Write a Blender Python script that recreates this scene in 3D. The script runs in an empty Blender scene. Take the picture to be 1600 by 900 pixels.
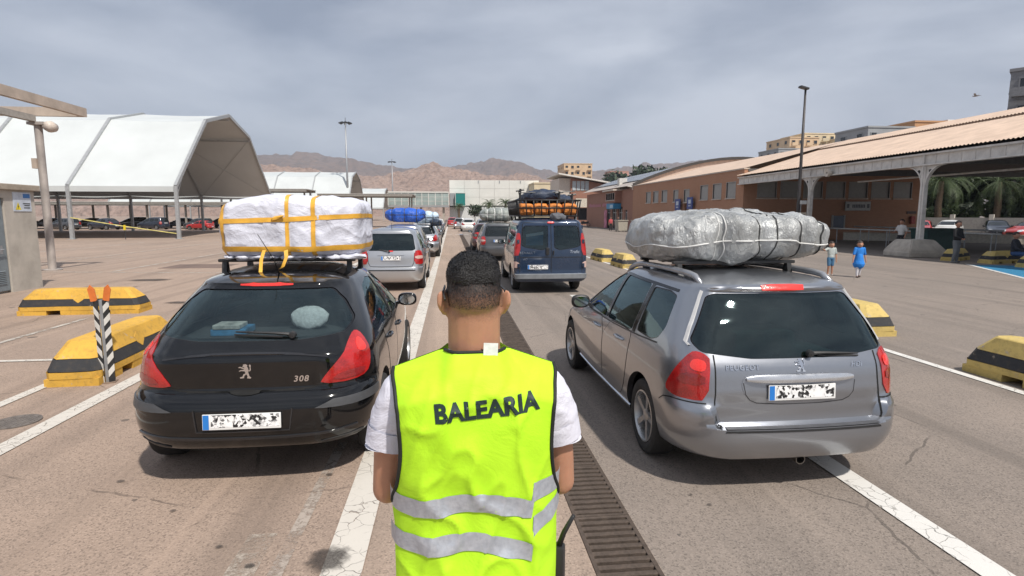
import bpy, bmesh, math, random
from mathutils import Vector, Matrix, noise
from mathutils.bvhtree import BVHTree
R = math.radians
PI = math.pi
random.seed(7)
SC = bpy.context.scene
COL = SC.collection

# ---------------------------------------------------------------- camera, sky, sun, exposure
cam_d = bpy.data.cameras.new('camera'); cam_d.sensor_width = 36; cam_d.lens = 20.25
cam_d.clip_start = 0.05; cam_d.clip_end = 12000
cam = bpy.data.objects.new('camera', cam_d); COL.objects.link(cam)
cam.location = (0, 0, 2.0); cam.rotation_euler = (R(90 - 7.28), 0, R(-5.98))
SC.camera = cam

SUN_DIR = Vector((-0.33, 0.62, -1.0)).normalized()          # the way the light travels
sun_el = math.asin(-SUN_DIR.z)
sun_az = math.atan2(-SUN_DIR.x, -SUN_DIR.y)                  # clockwise from +Y, towards the sun
W = bpy.data.worlds.new('World'); SC.world = W; W.use_nodes = True
nt = W.node_tree; nt.nodes.clear()
o_ = nt.nodes.new('ShaderNodeOutputWorld'); bg = nt.nodes.new('ShaderNodeBackground')
sky_n = nt.nodes.new('ShaderNodeTexSky'); sky_n.sky_type = 'NISHITA'; sky_n.sun_disc = False
sky_n.sun_elevation = sun_el; sky_n.sun_rotation = sun_az; sky_n.dust_density = 2.5; sky_n.air_density = 1.0
tc = nt.nodes.new('ShaderNodeTexCoord')
mp = nt.nodes.new('ShaderNodeMapping'); mp.inputs['Scale'].default_value = (1.0, 1.0, 3.2)
mp.inputs['Rotation'].default_value = (0.15, -0.22, 0.5)
n1 = nt.nodes.new('ShaderNodeTexNoise'); n1.inputs['Scale'].default_value = 1.9; n1.inputs['Detail'].default_value = 9
n1.inputs['Roughness'].default_value = 0.52; n1.inputs['Distortion'].default_value = 0.35
r1 = nt.nodes.new('ShaderNodeValToRGB')
r1.color_ramp.elements[0].position = 0.36; r1.color_ramp.elements[0].color = (2.75, 3.15, 4.0, 1)
r1.color_ramp.elements[1].position = 0.64; r1.color_ramp.elements[1].color = (6.0, 6.35, 7.1, 1)
n2 = nt.nodes.new('ShaderNodeTexNoise'); n2.inputs['Scale'].default_value = 1.3; n2.inputs['Detail'].default_value = 4
r2 = nt.nodes.new('ShaderNodeValToRGB')
r2.color_ramp.elements[0].position = 0.40; r2.color_ramp.elements[0].color = (0.80, 0.80, 0.80, 1)
r2.color_ramp.elements[1].position = 0.62; r2.color_ramp.elements[1].color = (0.97, 0.97, 0.97, 1)
mx = nt.nodes.new('ShaderNodeMix'); mx.data_type = 'RGBA'; mx.clamp_factor = True
L = nt.links.new
L(tc.outputs['Generated'], mp.inputs['Vector']); L(mp.outputs[0], n1.inputs['Vector']); L(mp.outputs[0], n2.inputs['Vector'])
L(n1.outputs['Fac'], r1.inputs[0]); L(n2.outputs['Fac'], r2.inputs[0])
L(r2.outputs[0], mx.inputs['Factor']); L(sky_n.outputs[0], mx.inputs[6]); L(r1.outputs[0], mx.inputs[7])
L(mx.outputs[2], bg.inputs['Color']); bg.inputs['Strength'].default_value = 0.1
L(bg.outputs[0], o_.inputs['Surface'])

sl = bpy.data.lights.new('sun', 'SUN'); sl.energy = 4.05; sl.angle = R(1.8); sl.color = (1.0, 0.945, 0.87)
so = bpy.data.objects.new('sun', sl); COL.objects.link(so)
so.rotation_euler = SUN_DIR.to_track_quat('-Z', 'Y').to_euler(); so.location = (6, -10, 30)
SC.view_settings.view_transform = 'Standard'; SC.view_settings.look = 'None'
SC.view_settings.exposure = 0.22; SC.view_settings.gamma = 1; SC.view_settings.use_curve_mapping = False

# ---------------------------------------------------------------- materials
MATS = {}
def nodes_of(m):
    m.use_nodes = True
    t = m.node_tree; t.nodes.clear()
    return t
class NT:
    def __init__(s, name):
        s.m = bpy.data.materials.new(name); s.t = nodes_of(s.m)
        s.out = s.n('ShaderNodeOutputMaterial')
    def n(s, k, **kw):
        x = s.t.nodes.new(k)
        for a, v in kw.items():
            if a[:3] == 'in_': x.inputs[a[3:].replace('_', ' ')].default_value = v
            else: setattr(x, a, v)
        return x
    def l(s, a, b): s.t.links.new(a, b)
    def coord(s, kind='Object', scale=(1, 1, 1)):
        c = s.n('ShaderNodeTexCoord'); m = s.n('ShaderNodeMapping'); m.inputs['Scale'].default_value = scale
        s.l(c.outputs[kind], m.inputs['Vector']); return m.outputs[0]
    def noise(s, vec, scale, detail=4, rough=0.55, dist=0):
        x = s.n('ShaderNodeTexNoise'); x.inputs['Scale'].default_value = scale; x.inputs['Detail'].default_value = detail
        x.inputs['Roughness'].default_value = rough; x.inputs['Distortion'].default_value = dist
        s.l(vec, x.inputs['Vector']); return x.outputs['Fac']
    def ramp(s, fac, stops):
        x = s.n('ShaderNodeValToRGB'); e = x.color_ramp.elements
        while len(e) < len(stops): e.new(0.5)
        for i, (p, c) in enumerate(stops):
            e[i].position = p
            e[i].color = (c[0], c[1], c[2], 1) if not isinstance(c, (int, float)) else (c, c, c, 1)
        s.l(fac, x.inputs[0]); return x.outputs[0]
    def mix(s, fac, a, b, mode='MIX'):
        x = s.n('ShaderNodeMix', data_type='RGBA', blend_type=mode)
        for sock, v in ((x.inputs['Factor'], fac), (x.inputs[6], a), (x.inputs[7], b)):
            if hasattr(v, 'is_output'): s.l(v, sock)
            elif isinstance(v, (int, float)): sock.default_value = v if sock.type == 'VALUE' else (v, v, v, 1)
            else: sock.default_value = (v[0], v[1], v[2], 1)
        return x.outputs[2]
    def math(s, op, a, b=0.0):
        x = s.n('ShaderNodeMath', operation=op)
        for i, v in enumerate((a, b)):
            if hasattr(v, 'is_output'): s.l(v, x.inputs[i])
            else: x.inputs[i].default_value = v
        return x.outputs[0]
    def bump(s, h, strength=0.3, dist=0.01):
        b = s.n('ShaderNodeBump'); b.inputs['Strength'].default_value = strength; b.inputs['Distance'].default_value = dist
        s.l(h, b.inputs['Height']); return b.outputs[0]
    def bsdf(s, col, rough=0.6, metal=0.0, normal=None, **kw):
        p = s.n('ShaderNodeBsdfPrincipled')
        for nm, v in (('Base Color', col), ('Roughness', rough), ('Metallic', metal)):
            if hasattr(v, 'is_output'): s.l(v, p.inputs[nm])
            elif nm == 'Base Color': p.inputs[nm].default_value = (v[0], v[1], v[2], 1)
            else: p.inputs[nm].default_value = v
        for k, v in kw.items():
            q = p.inputs[k.replace('_', ' ')]
            q.default_value = v
        if normal is not None: s.l(normal, p.inputs['Normal'])
        s.l(p.outputs[0], s.out.inputs['Surface']); s.p = p
        return s.m

def plain(name, col, rough=0.6, metal=0.0, var=0.18, scale=6.0, bump=0.0, bscale=40, **kw):
    """colour with a little dirt-like variation and fine relief"""
    if name in MATS: return MATS[name]
    t = NT(name); v = t.coord('Object')
    f = t.noise(v, scale, 6, 0.6)
    lo = [c * (1 - var) for c in col]; hi = [min(1, c * (1 + var)) for c in col]
    c = t.ramp(f, [(0.3, lo), (0.7, hi)])
    r = t.ramp(t.noise(v, scale * 2.3, 4), [(0.3, max(0.03, rough - 0.08)), (0.7, min(1, rough + 0.08))])
    nb = t.bump(t.noise(v, bscale, 4), bump, 0.01) if bump else None
    MATS[name] = t.bsdf(c, r, metal, nb, **kw); return MATS[name]

def paint(name, col, metal=0.5, rough=0.3, dust=0.12, spec=.5):
    """car paint: coat over flakes, dust settling on top-facing faces"""
    if name in MATS: return MATS[name]
    t = NT(name); v = t.coord('Object')
    f = t.noise(v, 3.0, 6, 0.65); f2 = t.noise(v, 22, 4, 0.6)
    d = t.math('MULTIPLY', t.ramp(f, [(0.35, 0.0), (0.75, 1.0)]), dust)
    d = t.math('ADD', d, t.math('MULTIPLY', t.ramp(f2, [(0.45, 0.0), (0.8, 1.0)]), dust * 0.5))
    c = t.mix(d, col, (0.33, 0.29, 0.25))
    rr = t.math('ADD', d, rough)
    g = t.n('ShaderNodeNewGeometry')
    c2 = t.mix(g.outputs['Backfacing'], c, (0.02, 0.02, 0.022))
    MATS[name] = t.bsdf(c2, rr, metal, Coat_Weight=1.0, Coat_Roughness=0.06, Specular_IOR_Level=spec)
    return MATS[name]

def glass(name, tint=(0.25, 0.30, 0.29), rough=0.0, ior=1.5):
    if name in MATS: return MATS[name]
    t = NT(name)
    tr = t.n('ShaderNodeBsdfTransparent'); tr.inputs[0].default_value = (*tint, 1)
    gl = t.n('ShaderNodeBsdfGlossy'); gl.inputs['Roughness'].default_value = 0.02 + rough; gl.inputs[0].default_value = (.70, .92, .96, 1)
    fr = t.n('ShaderNodeFresnel'); fr.inputs['IOR'].default_value = ior
    df = t.n('ShaderNodeBsdfDiffuse'); df.inputs[0].default_value = (0.35, 0.33, 0.30, 1)
    v = t.coord('Object')
    ms = t.n('ShaderNodeMixShader'); t.l(fr.outputs[0], ms.inputs[0]); t.l(tr.outputs[0], ms.inputs[1]); t.l(gl.outputs[0], ms.inputs[2])
    m2 = t.n('ShaderNodeMixShader')
    dust = t.ramp(t.noise(v, 4, 6, 0.6), [(0.4, 0.004), (0.75, 0.022)])
    t.l(dust, m2.inputs[0]); t.l(ms.outputs[0], m2.inputs[1]); t.l(df.outputs[0], m2.inputs[2])
    t.l(m2.outputs[0], t.out.inputs['Surface'])
    MATS[name] = t.m; return t.m

# ---------------------------------------------------------------- mesh helpers
def link(o, parent=None):
    COL.objects.link(o)
    if parent is not None: o.parent = parent
    return o
def mk(name, verts, faces, mat=None, parent=None, smooth=False, sharp=None, mats=None, midx=None):
    me = bpy.data.meshes.new(name)
    me.from_pydata([tuple(v) for v in verts], [], faces); me.update()
    for m in (mats or ([mat] if mat else [])): me.materials.append(m)
    if midx: me.polygons.foreach_set('material_index', midx)
    if smooth or sharp:
        me.polygons.foreach_set('use_smooth', [True] * len(me.polygons))
        if sharp: me.set_sharp_from_angle(angle=R(sharp))
    return link(bpy.data.objects.new(name, me), parent)
def tag(o, label=None, cat=None, group=None, kind=None):
    if label: o['label'] = label
    if cat: o['category'] = cat
    if group: o['group'] = group
    if kind: o['kind'] = kind
    return o
def thing(name, label, cat, loc=(0, 0, 0), rz=0, group=None):
    o = bpy.data.objects.new(name, None); o.empty_display_size = 0.2
    COL.objects.link(o); o.location = loc; o.rotation_euler = (0, 0, rz)
    return tag(o, label, cat, group)

class MB:
    """collects primitives, then links them as ONE mesh object"""
    def __init__(s): s.v = []; s.f = []; s.mi = []; s.cur = 0
    def add(s, vs, fs):
        b = len(s.v); s.v += [tuple(v) for v in vs]
        s.f += [tuple(i + b for i in f) for f in fs]; s.mi += [s.cur] * len(fs); return s
    def box(s, a, b, bev=0.0):
        x0, x1 = sorted((a[0], b[0])); y0, y1 = sorted((a[1], b[1])); z0, z1 = sorted((a[2], b[2]))
        if bev <= 0:
            vs = [(x0, y0, z0), (x1, y0, z0), (x1, y1, z0), (x0, y1, z0), (x0, y0, z1), (x1, y0, z1), (x1, y1, z1), (x0, y1, z1)]
            return s.add(vs, [(3, 2, 1, 0), (4, 5, 6, 7), (0, 1, 5, 4), (1, 2, 6, 5), (2, 3, 7, 6), (3, 0, 4, 7)])
        bm = bmesh.new(); bmesh.ops.create_cube(bm, size=1)
        for v in bm.verts:
            v.co = Vector(((x0 + x1) / 2 + v.co.x * (x1 - x0), (y0 + y1) / 2 + v.co.y * (y1 - y0), (z0 + z1) / 2 + v.co.z * (z1 - z0)))
        bmesh.ops.bevel(bm, geom=bm.edges[:], offset=bev, segments=2, affect='EDGES', profile=0.6)
        return s.bm(bm)
    def bm(s, bm):
        bm.verts.index_update()
        s.add([v.co.copy() for v in bm.verts], [[v.index for v in f.verts] for f in bm.faces]); bm.free(); return s
    def obox(s, c, size, m, bev=0.0):
        """box of size about c, turned by a matrix"""
        t = MB(); t.box([-q / 2 for q in size], [q / 2 for q in size], bev)
        m = m.to_3x3(); c = Vector(c)
        return s.add([m @ Vector(v) + c for v in t.v], t.f)
    def bar(s, p, q, w, h=None, up=(0, 0, 1)):
        h = h or w; p = Vector(p); q = Vector(q); d = q - p; ln = d.length; d.normalize()
        u = Vector(up); x = d.cross(u)
        if x.length < 1e-4: x = d.cross(Vector((0, 1, 0)))
        x.normalize(); z = x.cross(d)
        m = Matrix((x, d, z)).transposed()
        return s.obox((p + q) / 2, (w, ln, h), m)
    def tube(s, pts, r, n=8, caps=True):
        pts = [Vector(p) for p in pts]; k = len(pts)
        rs = r if isinstance(r, (list, tuple)) else [r] * k
        vs = []; prev = None
        for i, p in enumerate(pts):
            d = (pts[min(i + 1, k - 1)] - pts[max(i - 1, 0)]).normalized()
            if prev is None:
                x = d.cross(Vector((0, 0, 1)))
                if x.length < 1e-3: x = Vector((1, 0, 0))
            else: x = prev - d * prev.dot(d)
            x.normalize(); prev = x; y = d.cross(x)
            for j in range(n):
                a = 2 * PI * j / n; vs.append(p + (x * math.cos(a) + y * math.sin(a)) * rs[i])
        fs = [(i * n + j, i * n + (j + 1) % n, (i + 1) * n + (j + 1) % n, (i + 1) * n + j) for i in range(k - 1) for j in range(n)]
        if caps: fs += [tuple(range(n - 1, -1, -1)), tuple(range((k - 1) * n, k * n))]
        return s.add(vs, fs)
    def lathe(s, prof, n=24, c=(0, 0, 0), axis='z'):
        vs = []
        for r, h in prof:
            for j in range(n):
                a = 2 * PI * j / n
                p = (r * math.cos(a), r * math.sin(a), h) if axis == 'z' else ((h, r * math.cos(a), r * math.sin(a)) if axis == 'x' else (r * math.sin(a), h, r * math.cos(a)))
                vs.append((p[0] + c[0], p[1] + c[1], p[2] + c[2]))
        fs = [(i * n + j, i * n + (j + 1) % n, (i + 1) * n + (j + 1) % n, (i + 1) * n + j) for i in range(len(prof) - 1) for j in range(n)]
        return s.add(vs, fs)
    def prism(s, poly, d0, d1, plane='xz'):
        """polygon in a plane pushed along the third axis"""
        def P3(p, d):
            return (p[0], d, p[1]) if plane == 'xz' else ((d, p[0], p[1]) if plane == 'yz' else (p[0], p[1], d))
        n = len(poly)
        vs = [P3(p, d0) for p in poly] + [P3(p, d1) for p in poly]
        fs = [tuple(range(n))[::-1], tuple(range(n, 2 * n))] + [(i, (i + 1) % n, n + (i + 1) % n, n + i) for i in range(n)]
        return s.add(vs, fs)
    def quad(s, *p): return s.add(p, [tuple(range(len(p)))])
    def build(s, name, mat, parent=None, smooth=False, sharp=None, mats=None):
        o = mk(name, s.v, s.f, mat, parent, smooth, sharp, mats, s.mi if mats else None)
        bm = bmesh.new(); bm.from_mesh(o.data); bmesh.ops.recalc_face_normals(bm, faces=bm.faces[:]); bm.to_mesh(o.data); bm.free()
        if sharp: o.data.set_sharp_from_angle(angle=R(sharp))
        return o

def text_mesh(txt, size, shear=0.0, bold=0.0, spacing=1.0):
    """flat lettering as (verts, faces) in x,z; centred"""
    cu = bpy.data.curves.new('lettering', 'FONT'); cu.body = txt; cu.size = size; cu.shear = shear; cu.offset = bold
    cu.align_x = 'CENTER'; cu.align_y = 'CENTER'; cu.resolution_u = 3; cu.space_character = spacing
    ob = bpy.data.objects.new('lettering', cu); COL.objects.link(ob)
    me = bpy.data.meshes.new_from_object(ob.evaluated_get(bpy.context.evaluated_depsgraph_get()))
    vs = [(v.co.x, v.co.y) for v in me.vertices]; fs = [tuple(p.vertices) for p in me.polygons]
    bpy.data.objects.remove(ob); bpy.data.meshes.remove(me); bpy.data.curves.remove(cu)
    return vs, fs
def flat_text(name, txt, size, mat, parent, fn, shear=0, bold=0.0, spacing=1.0, thick=None):
    """lettering laid on a surface: fn maps (u, v) to a point"""
    vs, fs = text_mesh(txt, size, shear, bold, spacing)
    return mk(name, [fn(u, v) for u, v in vs], fs, mat, parent)

def copy_tree(o, parent=None, mats=None):
    c = o.copy(); COL.objects.link(c); c.parent = parent
    if mats and c.data:
        for i, sl_ in enumerate(c.material_slots):
            if sl_.material and sl_.material.name in mats:
                nm_ = sl_.material.name; sl_.link = 'OBJECT'; sl_.material = mats[nm_]
    for ch in list(o.children):
        copy_tree(ch, c, mats)
    return c

def evaluated(o, apply=True):
    dg = bpy.context.evaluated_depsgraph_get()
    me = bpy.data.meshes.new_from_object(o.evaluated_get(dg))
    old = o.data; o.modifiers.clear(); o.data = me
    if old.users == 0: bpy.data.meshes.remove(old)
    return o

def chaikin(p, n=2, closed=True):
    for _ in range(n):
        q = []
        k = len(p)
        for i in range(k if closed else k - 1):
            a, b = Vector(p[i]), Vector(p[(i + 1) % k])
            q += [a * .75 + b * .25, a * .25 + b * .75]
        if not closed: q = [Vector(p[0])] + q + [Vector(p[-1])]
        p = q
    return [tuple(v) for v in p]
def resample(p, step, closed=True):
    out = []
    k = len(p)
    for i in range(k if closed else k - 1):
        a, b = Vector(p[i]), Vector(p[(i + 1) % k]); n = max(1, int((b - a).length / step + 0.5))
        out += [tuple(a.lerp(b, j / n)) for j in range(n)]
    if not closed: out.append(tuple(p[-1]))
    return out
# ---------------------------------------------------------------- cars
def pchip(tab):
    xs = [p[0] for p in tab]; ys = [p[1] for p in tab]; n = len(xs)
    if n == 1: return lambda x: ys[0]
    h = [xs[i + 1] - xs[i] for i in range(n - 1)]; d = [(ys[i + 1] - ys[i]) / h[i] for i in range(n - 1)]
    m = [d[0]] + [0 if d[i - 1] * d[i] <= 0 else 2 * d[i - 1] * d[i] / (d[i - 1] + d[i]) for i in range(1, n - 1)] + [d[-1]]
    def f(x):
        if x <= xs[0]: return ys[0]
        if x >= xs[-1]: return ys[-1]
        i = 0
        while x > xs[i + 1]: i += 1
        t = (x - xs[i]) / h[i]
        return (ys[i] * (1 + 2 * t) * (1 - t) ** 2 + h[i] * m[i] * t * (1 - t) ** 2 + ys[i + 1] * t * t * (3 - 2 * t) + h[i] * m[i + 1] * t * t * (t - 1))
    return f

def roundc(poly, r, n=4):
    out = []; k = len(poly)
    for i in range(k):
        p = Vector(poly[i]); a = Vector(poly[i - 1]) - p; b = Vector(poly[(i + 1) % k]) - p
        q = min(r, a.length * .45, b.length * .45)
        A = p + a.normalized() * q; B = p + b.normalized() * q
        for j in range(n + 1):
            t = j / n; out.append(tuple(A * (1 - t) ** 2 + p * 2 * t * (1 - t) + B * t * t))
    return out
CDEF = dict(rr=[(0.2, .42), (1.0, .36), (1.5, .25)], rl=[(0.2, .45), (1.0, .5), (1.5, .3)], br=[(0.2, .06), (1.5, .10)],
            rf=[(0.2, .5), (1.5, .3)], rlf=[(0.2, .6), (0.9, .5), (1.5, .3)], bf=[(0.2, .15), (1.0, .25), (1.5, .12)], tr=[(0.2, .05)], tf=[(0.2, .06)])
class Shape:
    def __init__(s, spec, res=1.0):
        s.sp = spec; s.f = {k: pchip(spec.get(k, CDEF.get(k))) for k in ('yr', 'yf', 'w', 'rr', 'rl', 'br', 'rf', 'rlf', 'bf', 'tr', 'tf')}
        s.res = res
        if 'rec' in spec: s.f['rec'] = pchip(spec['rec'])
    def ring(s, z, inset=0.0, ymax=None):
        g = {k: f(z) for k, f in s.f.items()}
        w = g['w'] - inset; yr = g['yr'] + inset * 1.2; yf = g['yf'] - inset * 1.2
        if ymax: yf = min(yf, ymax)
        rr = min(g['rr'], w * .8); rl = g['rl']; rf = min(g['rf'], w * .8); rlf = g['rlf']
        ln = yf - yr
        if rl + rlf + g['br'] + g['bf'] > ln * .9:
            k = ln * .9 / (rl + rlf + g['br'] + g['bf']); rl *= k; rlf *= k; g['br'] *= k; g['bf'] *= k
        rec = s.f['rec'](z) if 'rec' in s.f else 0; xw = s.sp.get('recw', .6)
        q = s.res; nE, nC, nS = int(10 * q), int(9 * q), int(30 * q)
        half = []
        wr = w * (1 - g['tr']); wf = w * (1 - g['tf'])
        for i in range(nE):
            x = (wr - rr) * i / nE; half.append((x, yr + g['br'] * (x / wr) ** 2))
        y1 = yr + g['br'] * ((wr - rr) / wr) ** 2
        for i in range(nC):
            a = PI / 2 * i / nC; half.append((wr - rr + rr * math.sin(a), y1 + rl * (1 - math.cos(a))))
        ya = y1 + rl; y2 = yf - g['bf'] * ((wf - rf) / wf) ** 2; yb = y2 - rlf; yc = (ya + yb) / 2
        for i in range(nS):
            y = ya + (yb - ya) * i / nS
            t = (yc - y) / (yc - ya) if y < yc else (y - yc) / (yb - yc)
            half.append((w * (1 - (g['tr'] if y < yc else g['tf']) * t * t), y))
        for i in range(nC):
            a = PI / 2 * i / nC; half.append((wf - rf + rf * math.cos(a), yb + rlf * math.sin(a)))
        for i in range(nE + 1):
            x = (wf - rf) * (1 - i / nE); half.append((x, yf - g['bf'] * (x / wf) ** 2))
        if rec:
            for i in range(nE + nC + 2):
                x, y = half[i]; t = min(1, max(0, (xw + .03 - x) / .06)); half[i] = (x, y + rec * t * t * (3 - 2 * t))
        return half + [(-x, y) for x, y in half[-2:0:-1]]
    def mesh(s, dz=0.028, inset=0.0, z0=None, z1=None, ymax=None, crown=None):
        kn = sorted({z for z, _ in s.sp['yr']} | {z for z, _ in s.sp['w']} | {z for z, _ in s.sp['yf']})
        lo = kn[0] if z0 is None else z0; hi = kn[-1] if z1 is None else z1
        base = [lo] + [k for k in kn if lo + .004 < k < hi - .004] + [hi]; zs = []
        for a, b in zip(base, base[1:]):
            n = max(1, int((b - a) / (dz / s.res) + .5)); zs += [a + (b - a) * i / n for i in range(n)]
        zs.append(hi)
        vs = []; rings = []
        for z in zs:
            r = s.ring(z, inset, ymax); rings.append([(x, y, z) for x, y in r])
        cr = s.sp.get('crown', .02) if crown is None else crown
        top = rings[-1]; n = len(top)
        cy = sum(p[1] for p in top) / n
        for t in (.86, .66, .42, .2):
            rings.append([(x * t, cy + (y - cy) * t, hi + cr * (1 - t * t)) for x, y, z in top])
        for r in rings: vs += r
        fs = [(i * n + j, i * n + (j + 1) % n, (i + 1) * n + (j + 1) % n, (i + 1) * n + j) for i in range(len(rings) - 1) for j in range(n)]
        vs.append((0, cy, hi + cr)); k = len(vs) - 1; b = (len(rings) - 1) * n
        fs += [(b + j, b + (j + 1) % n, k) for j in range(n)]
        vs.append((0, sum(p[1] for p in rings[0]) / n, lo)); k = len(vs) - 1
        fs += [((j + 1) % n, j, k) for j in range(n)]
        return vs, fs

SOLVER = 'MANIFOLD'
class Car:
    def __init__(s, name, label, spec, paint_m, res=1.0, hollow=True, group=None):
        s.root = thing(name, label, spec.get('cat', 'car'), group=group); s.sp = spec; s.paint = paint_m
        s.shape = Shape(spec, res); s.hollow = hollow
        vs, fs = s.shape.mesh()
        s.bvh = BVHTree.FromPolygons([Vector(v) for v in vs], fs)
        s.body = mk('body', vs, fs, parent=s.root, mats=[paint_m, M_TRIM])
        s.cut = MB(); s.holes = []
    # ---- projection onto the body
    def proj(s, kind, p, off=0.0, side=1):
        u, v = p
        if 'zs' in s.sp and kind != 'top' and v > 1: v = 1 + (v - 1) * s.sp['zs']
        if kind == 'rear': o, d = Vector((u, -1.5, v)), Vector((0, 1, 0))
        elif kind == 'front': o, d = Vector((u, 8, v)), Vector((0, -1, 0))
        elif kind == 'side': o, d = Vector((3 * side, u, v)), Vector((-side, 0, 0))
        elif kind == 'top': o, d = Vector((u, v, 4)), Vector((0, 0, -1))
        elif kind == 'corner':                       # u: degrees round a vertical axis inside the corner
            ax, ay = s.sp['corner']; a = R(u)
            d = Vector((-math.sin(a) * side, math.cos(a), 0)); o = Vector((ax * side, ay, v)) - d * 3
        h = s.bvh.ray_cast(o, d)
        if h[0] is None:
            h = s.bvh.find_nearest(o + d * (2.2 if kind != 'rear' else 1.8))
        n = h[1]
        if n.dot(d) > 0: n = -n
        return h[0] + n * off
    def patch(s, name, poly, kind, mat, off=0.004, side=1, smooth=2, step=0.04, parent=None, border=None, bmat=None, skirt=0.012, bulge=0.0):
        if smooth: poly = chaikin(poly, smooth)
        poly = resample(poly, step); n = len(poly)
        cx = sum(p[0] for p in poly) / n; cz = sum(p[1] for p in poly) / n
        ext = max(max(abs(p[0] - cx) for p in poly), max(abs(p[1] - cz) for p in poly))
        sc = [1.0]
        if border: sc.append(1 - border / ext)
        k = max(3, int(ext / (step * 1.6)))
        last = sc[-1]
        sc += [last * (1 - i / k) for i in range(1, k)]
        vs = []; fs = []; mi = []
        if skirt: sc = [1.0] + sc
        for i, t in enumerate(sc):
            o2 = off - skirt if (skirt and i == 0) else off + bulge * (1 - t * t)
            for (a, b) in poly: vs.append(s.proj(kind, (cx + (a - cx) * t, cz + (b - cz) * t), o2, side))
        for i in range(len(sc) - 1):
            for j in range(n):
                fs.append((i * n + j, i * n + (j + 1) % n, (i + 1) * n + (j + 1) % n, (i + 1) * n + j))
                mi.append(1 if (border and i <= (1 if skirt else 0)) else 0)
        vs.append(s.proj(kind, (cx, cz), off + bulge, side)); b = (len(sc) - 1) * n
        fs += [(b + j, b + (j + 1) % n, len(vs) - 1) for j in range(n)]; mi += [0] * n
        o = mk(name, vs, fs, parent=parent or s.root, mats=[mat] + ([bmat] if bmat else []), midx=mi if bmat else None)
        bm = bmesh.new(); bm.from_mesh(o.data); bmesh.ops.recalc_face_normals(bm, faces=bm.faces[:])
        # outwards: compare with the projection direction
        c = Vector(vs[-1]); ref = s.proj(kind, (cx, cz), off + .1, side) - c
        fc = min(bm.faces, key=lambda f: (f.calc_center_median() - c).length)
        if fc.normal.dot(ref) < 0: bmesh.ops.reverse_faces(bm, faces=bm.faces[:])
        bm.to_mesh(o.data); bm.free()
        o.data.polygons.foreach_set('use_smooth', [True] * len(o.data.polygons)); o.data.set_sharp_from_angle(angle=R(40))
        return o
    def window(s, name, poly, kind, mat, side=1, border=0.03, parent=None):
        if s.hollow:
            sm = [(a, 1 + (b - 1) * s.sp.get('zs', 1) if b > 1 else b) for a, b in roundc(poly, s.sp.get('wrad', .035))]
            if kind == 'side': s.cut.prism([(a, b) for a, b in sm], side * .35, side * 1.4, 'yz')
            elif kind == 'rear': s.cut.prism(sm, -.6, s.sp.get('reardepth', 1.15), 'xz')
            else: s.cut.prism(sm, s.sp.get('frontdepth', 2.3), 5.5, 'xz')
            s.holes.append(1)
        big = poly
        cx = sum(p[0] for p in poly) / len(poly); cz = sum(p[1] for p in poly) / len(poly)
        big = [(cx + (a - cx) * 1.03, cz + (b - cz) * 1.03) for a, b in poly] if s.hollow else poly
        return s.patch(name, roundc(big, s.sp.get('wrad', .035) + .005), kind, mat, -0.006 if s.hollow else 0.003, side, smooth=0, border=border, bmat=M_FRIT, skirt=0, parent=parent, step=.05)
    def ribbon(s, name, line, kind, w, mat, off=0.0015, side=1, smooth=1, parent=None, closed=False, step=.05, thick=0.0):
        if smooth: line = chaikin(line, smooth, closed)
        line = resample(line, step, closed); n = len(line); vs = []
        for i, p in enumerate(line):
            a = Vector(line[(i - 1) % n] if closed or i else line[0]); b = Vector(line[(i + 1) % n] if closed or i < n - 1 else line[-1])
            d = (b - a); d = d.normalized() if d.length else Vector((1, 0)); nn = Vector((-d.y, d.x)) * w / 2
            q0 = Vector(p) - nn; q1 = Vector(p) + nn
            if thick:
                vs += [s.proj(kind, q0, off - .004, side), s.proj(kind, q0.lerp(q1, .12), off + thick, side), s.proj(kind, q0.lerp(q1, .88), off + thick, side), s.proj(kind, q1, off - .004, side)]
            else: vs += [s.proj(kind, q0, off, side), s.proj(kind, q1, off, side)]
        k = 4 if thick else 2
        m = n if closed else n - 1
        fs = [(i * k + j, i * k + j + 1, ((i + 1) % n) * k + j + 1, ((i + 1) % n) * k + j) for i in range(m) for j in range(k - 1)]
        return mk(name, vs, fs, mat, parent or s.root, smooth=True, sharp=50)
    def panel(s, name, poly, kind, side=1, seam=0.007, off=0.0025, parent=None, mat=None, smooth=1):
        o = s.patch(name, poly, kind, mat or s.paint, off, side, smooth=smooth, parent=parent, skirt=0.004, step=.045)
        s.ribbon('panel_gap', resample(poly, .05) if not smooth else chaikin(poly, smooth), kind, seam * 2, M_GAP, 0.0012, side, smooth=0, parent=o, closed=True)
        return o
    def lettering(s, txt, size, at, kind, mat, shear=0, bold=0.0, spacing=1.0, off=.006, name='badge'):
        vs, fs = text_mesh(txt, size, shear, bold, spacing)
        return mk(name, [s.proj(kind, (at[0] + u, at[1] + v), off) for u, v in vs], fs, mat, s.root)
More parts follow.
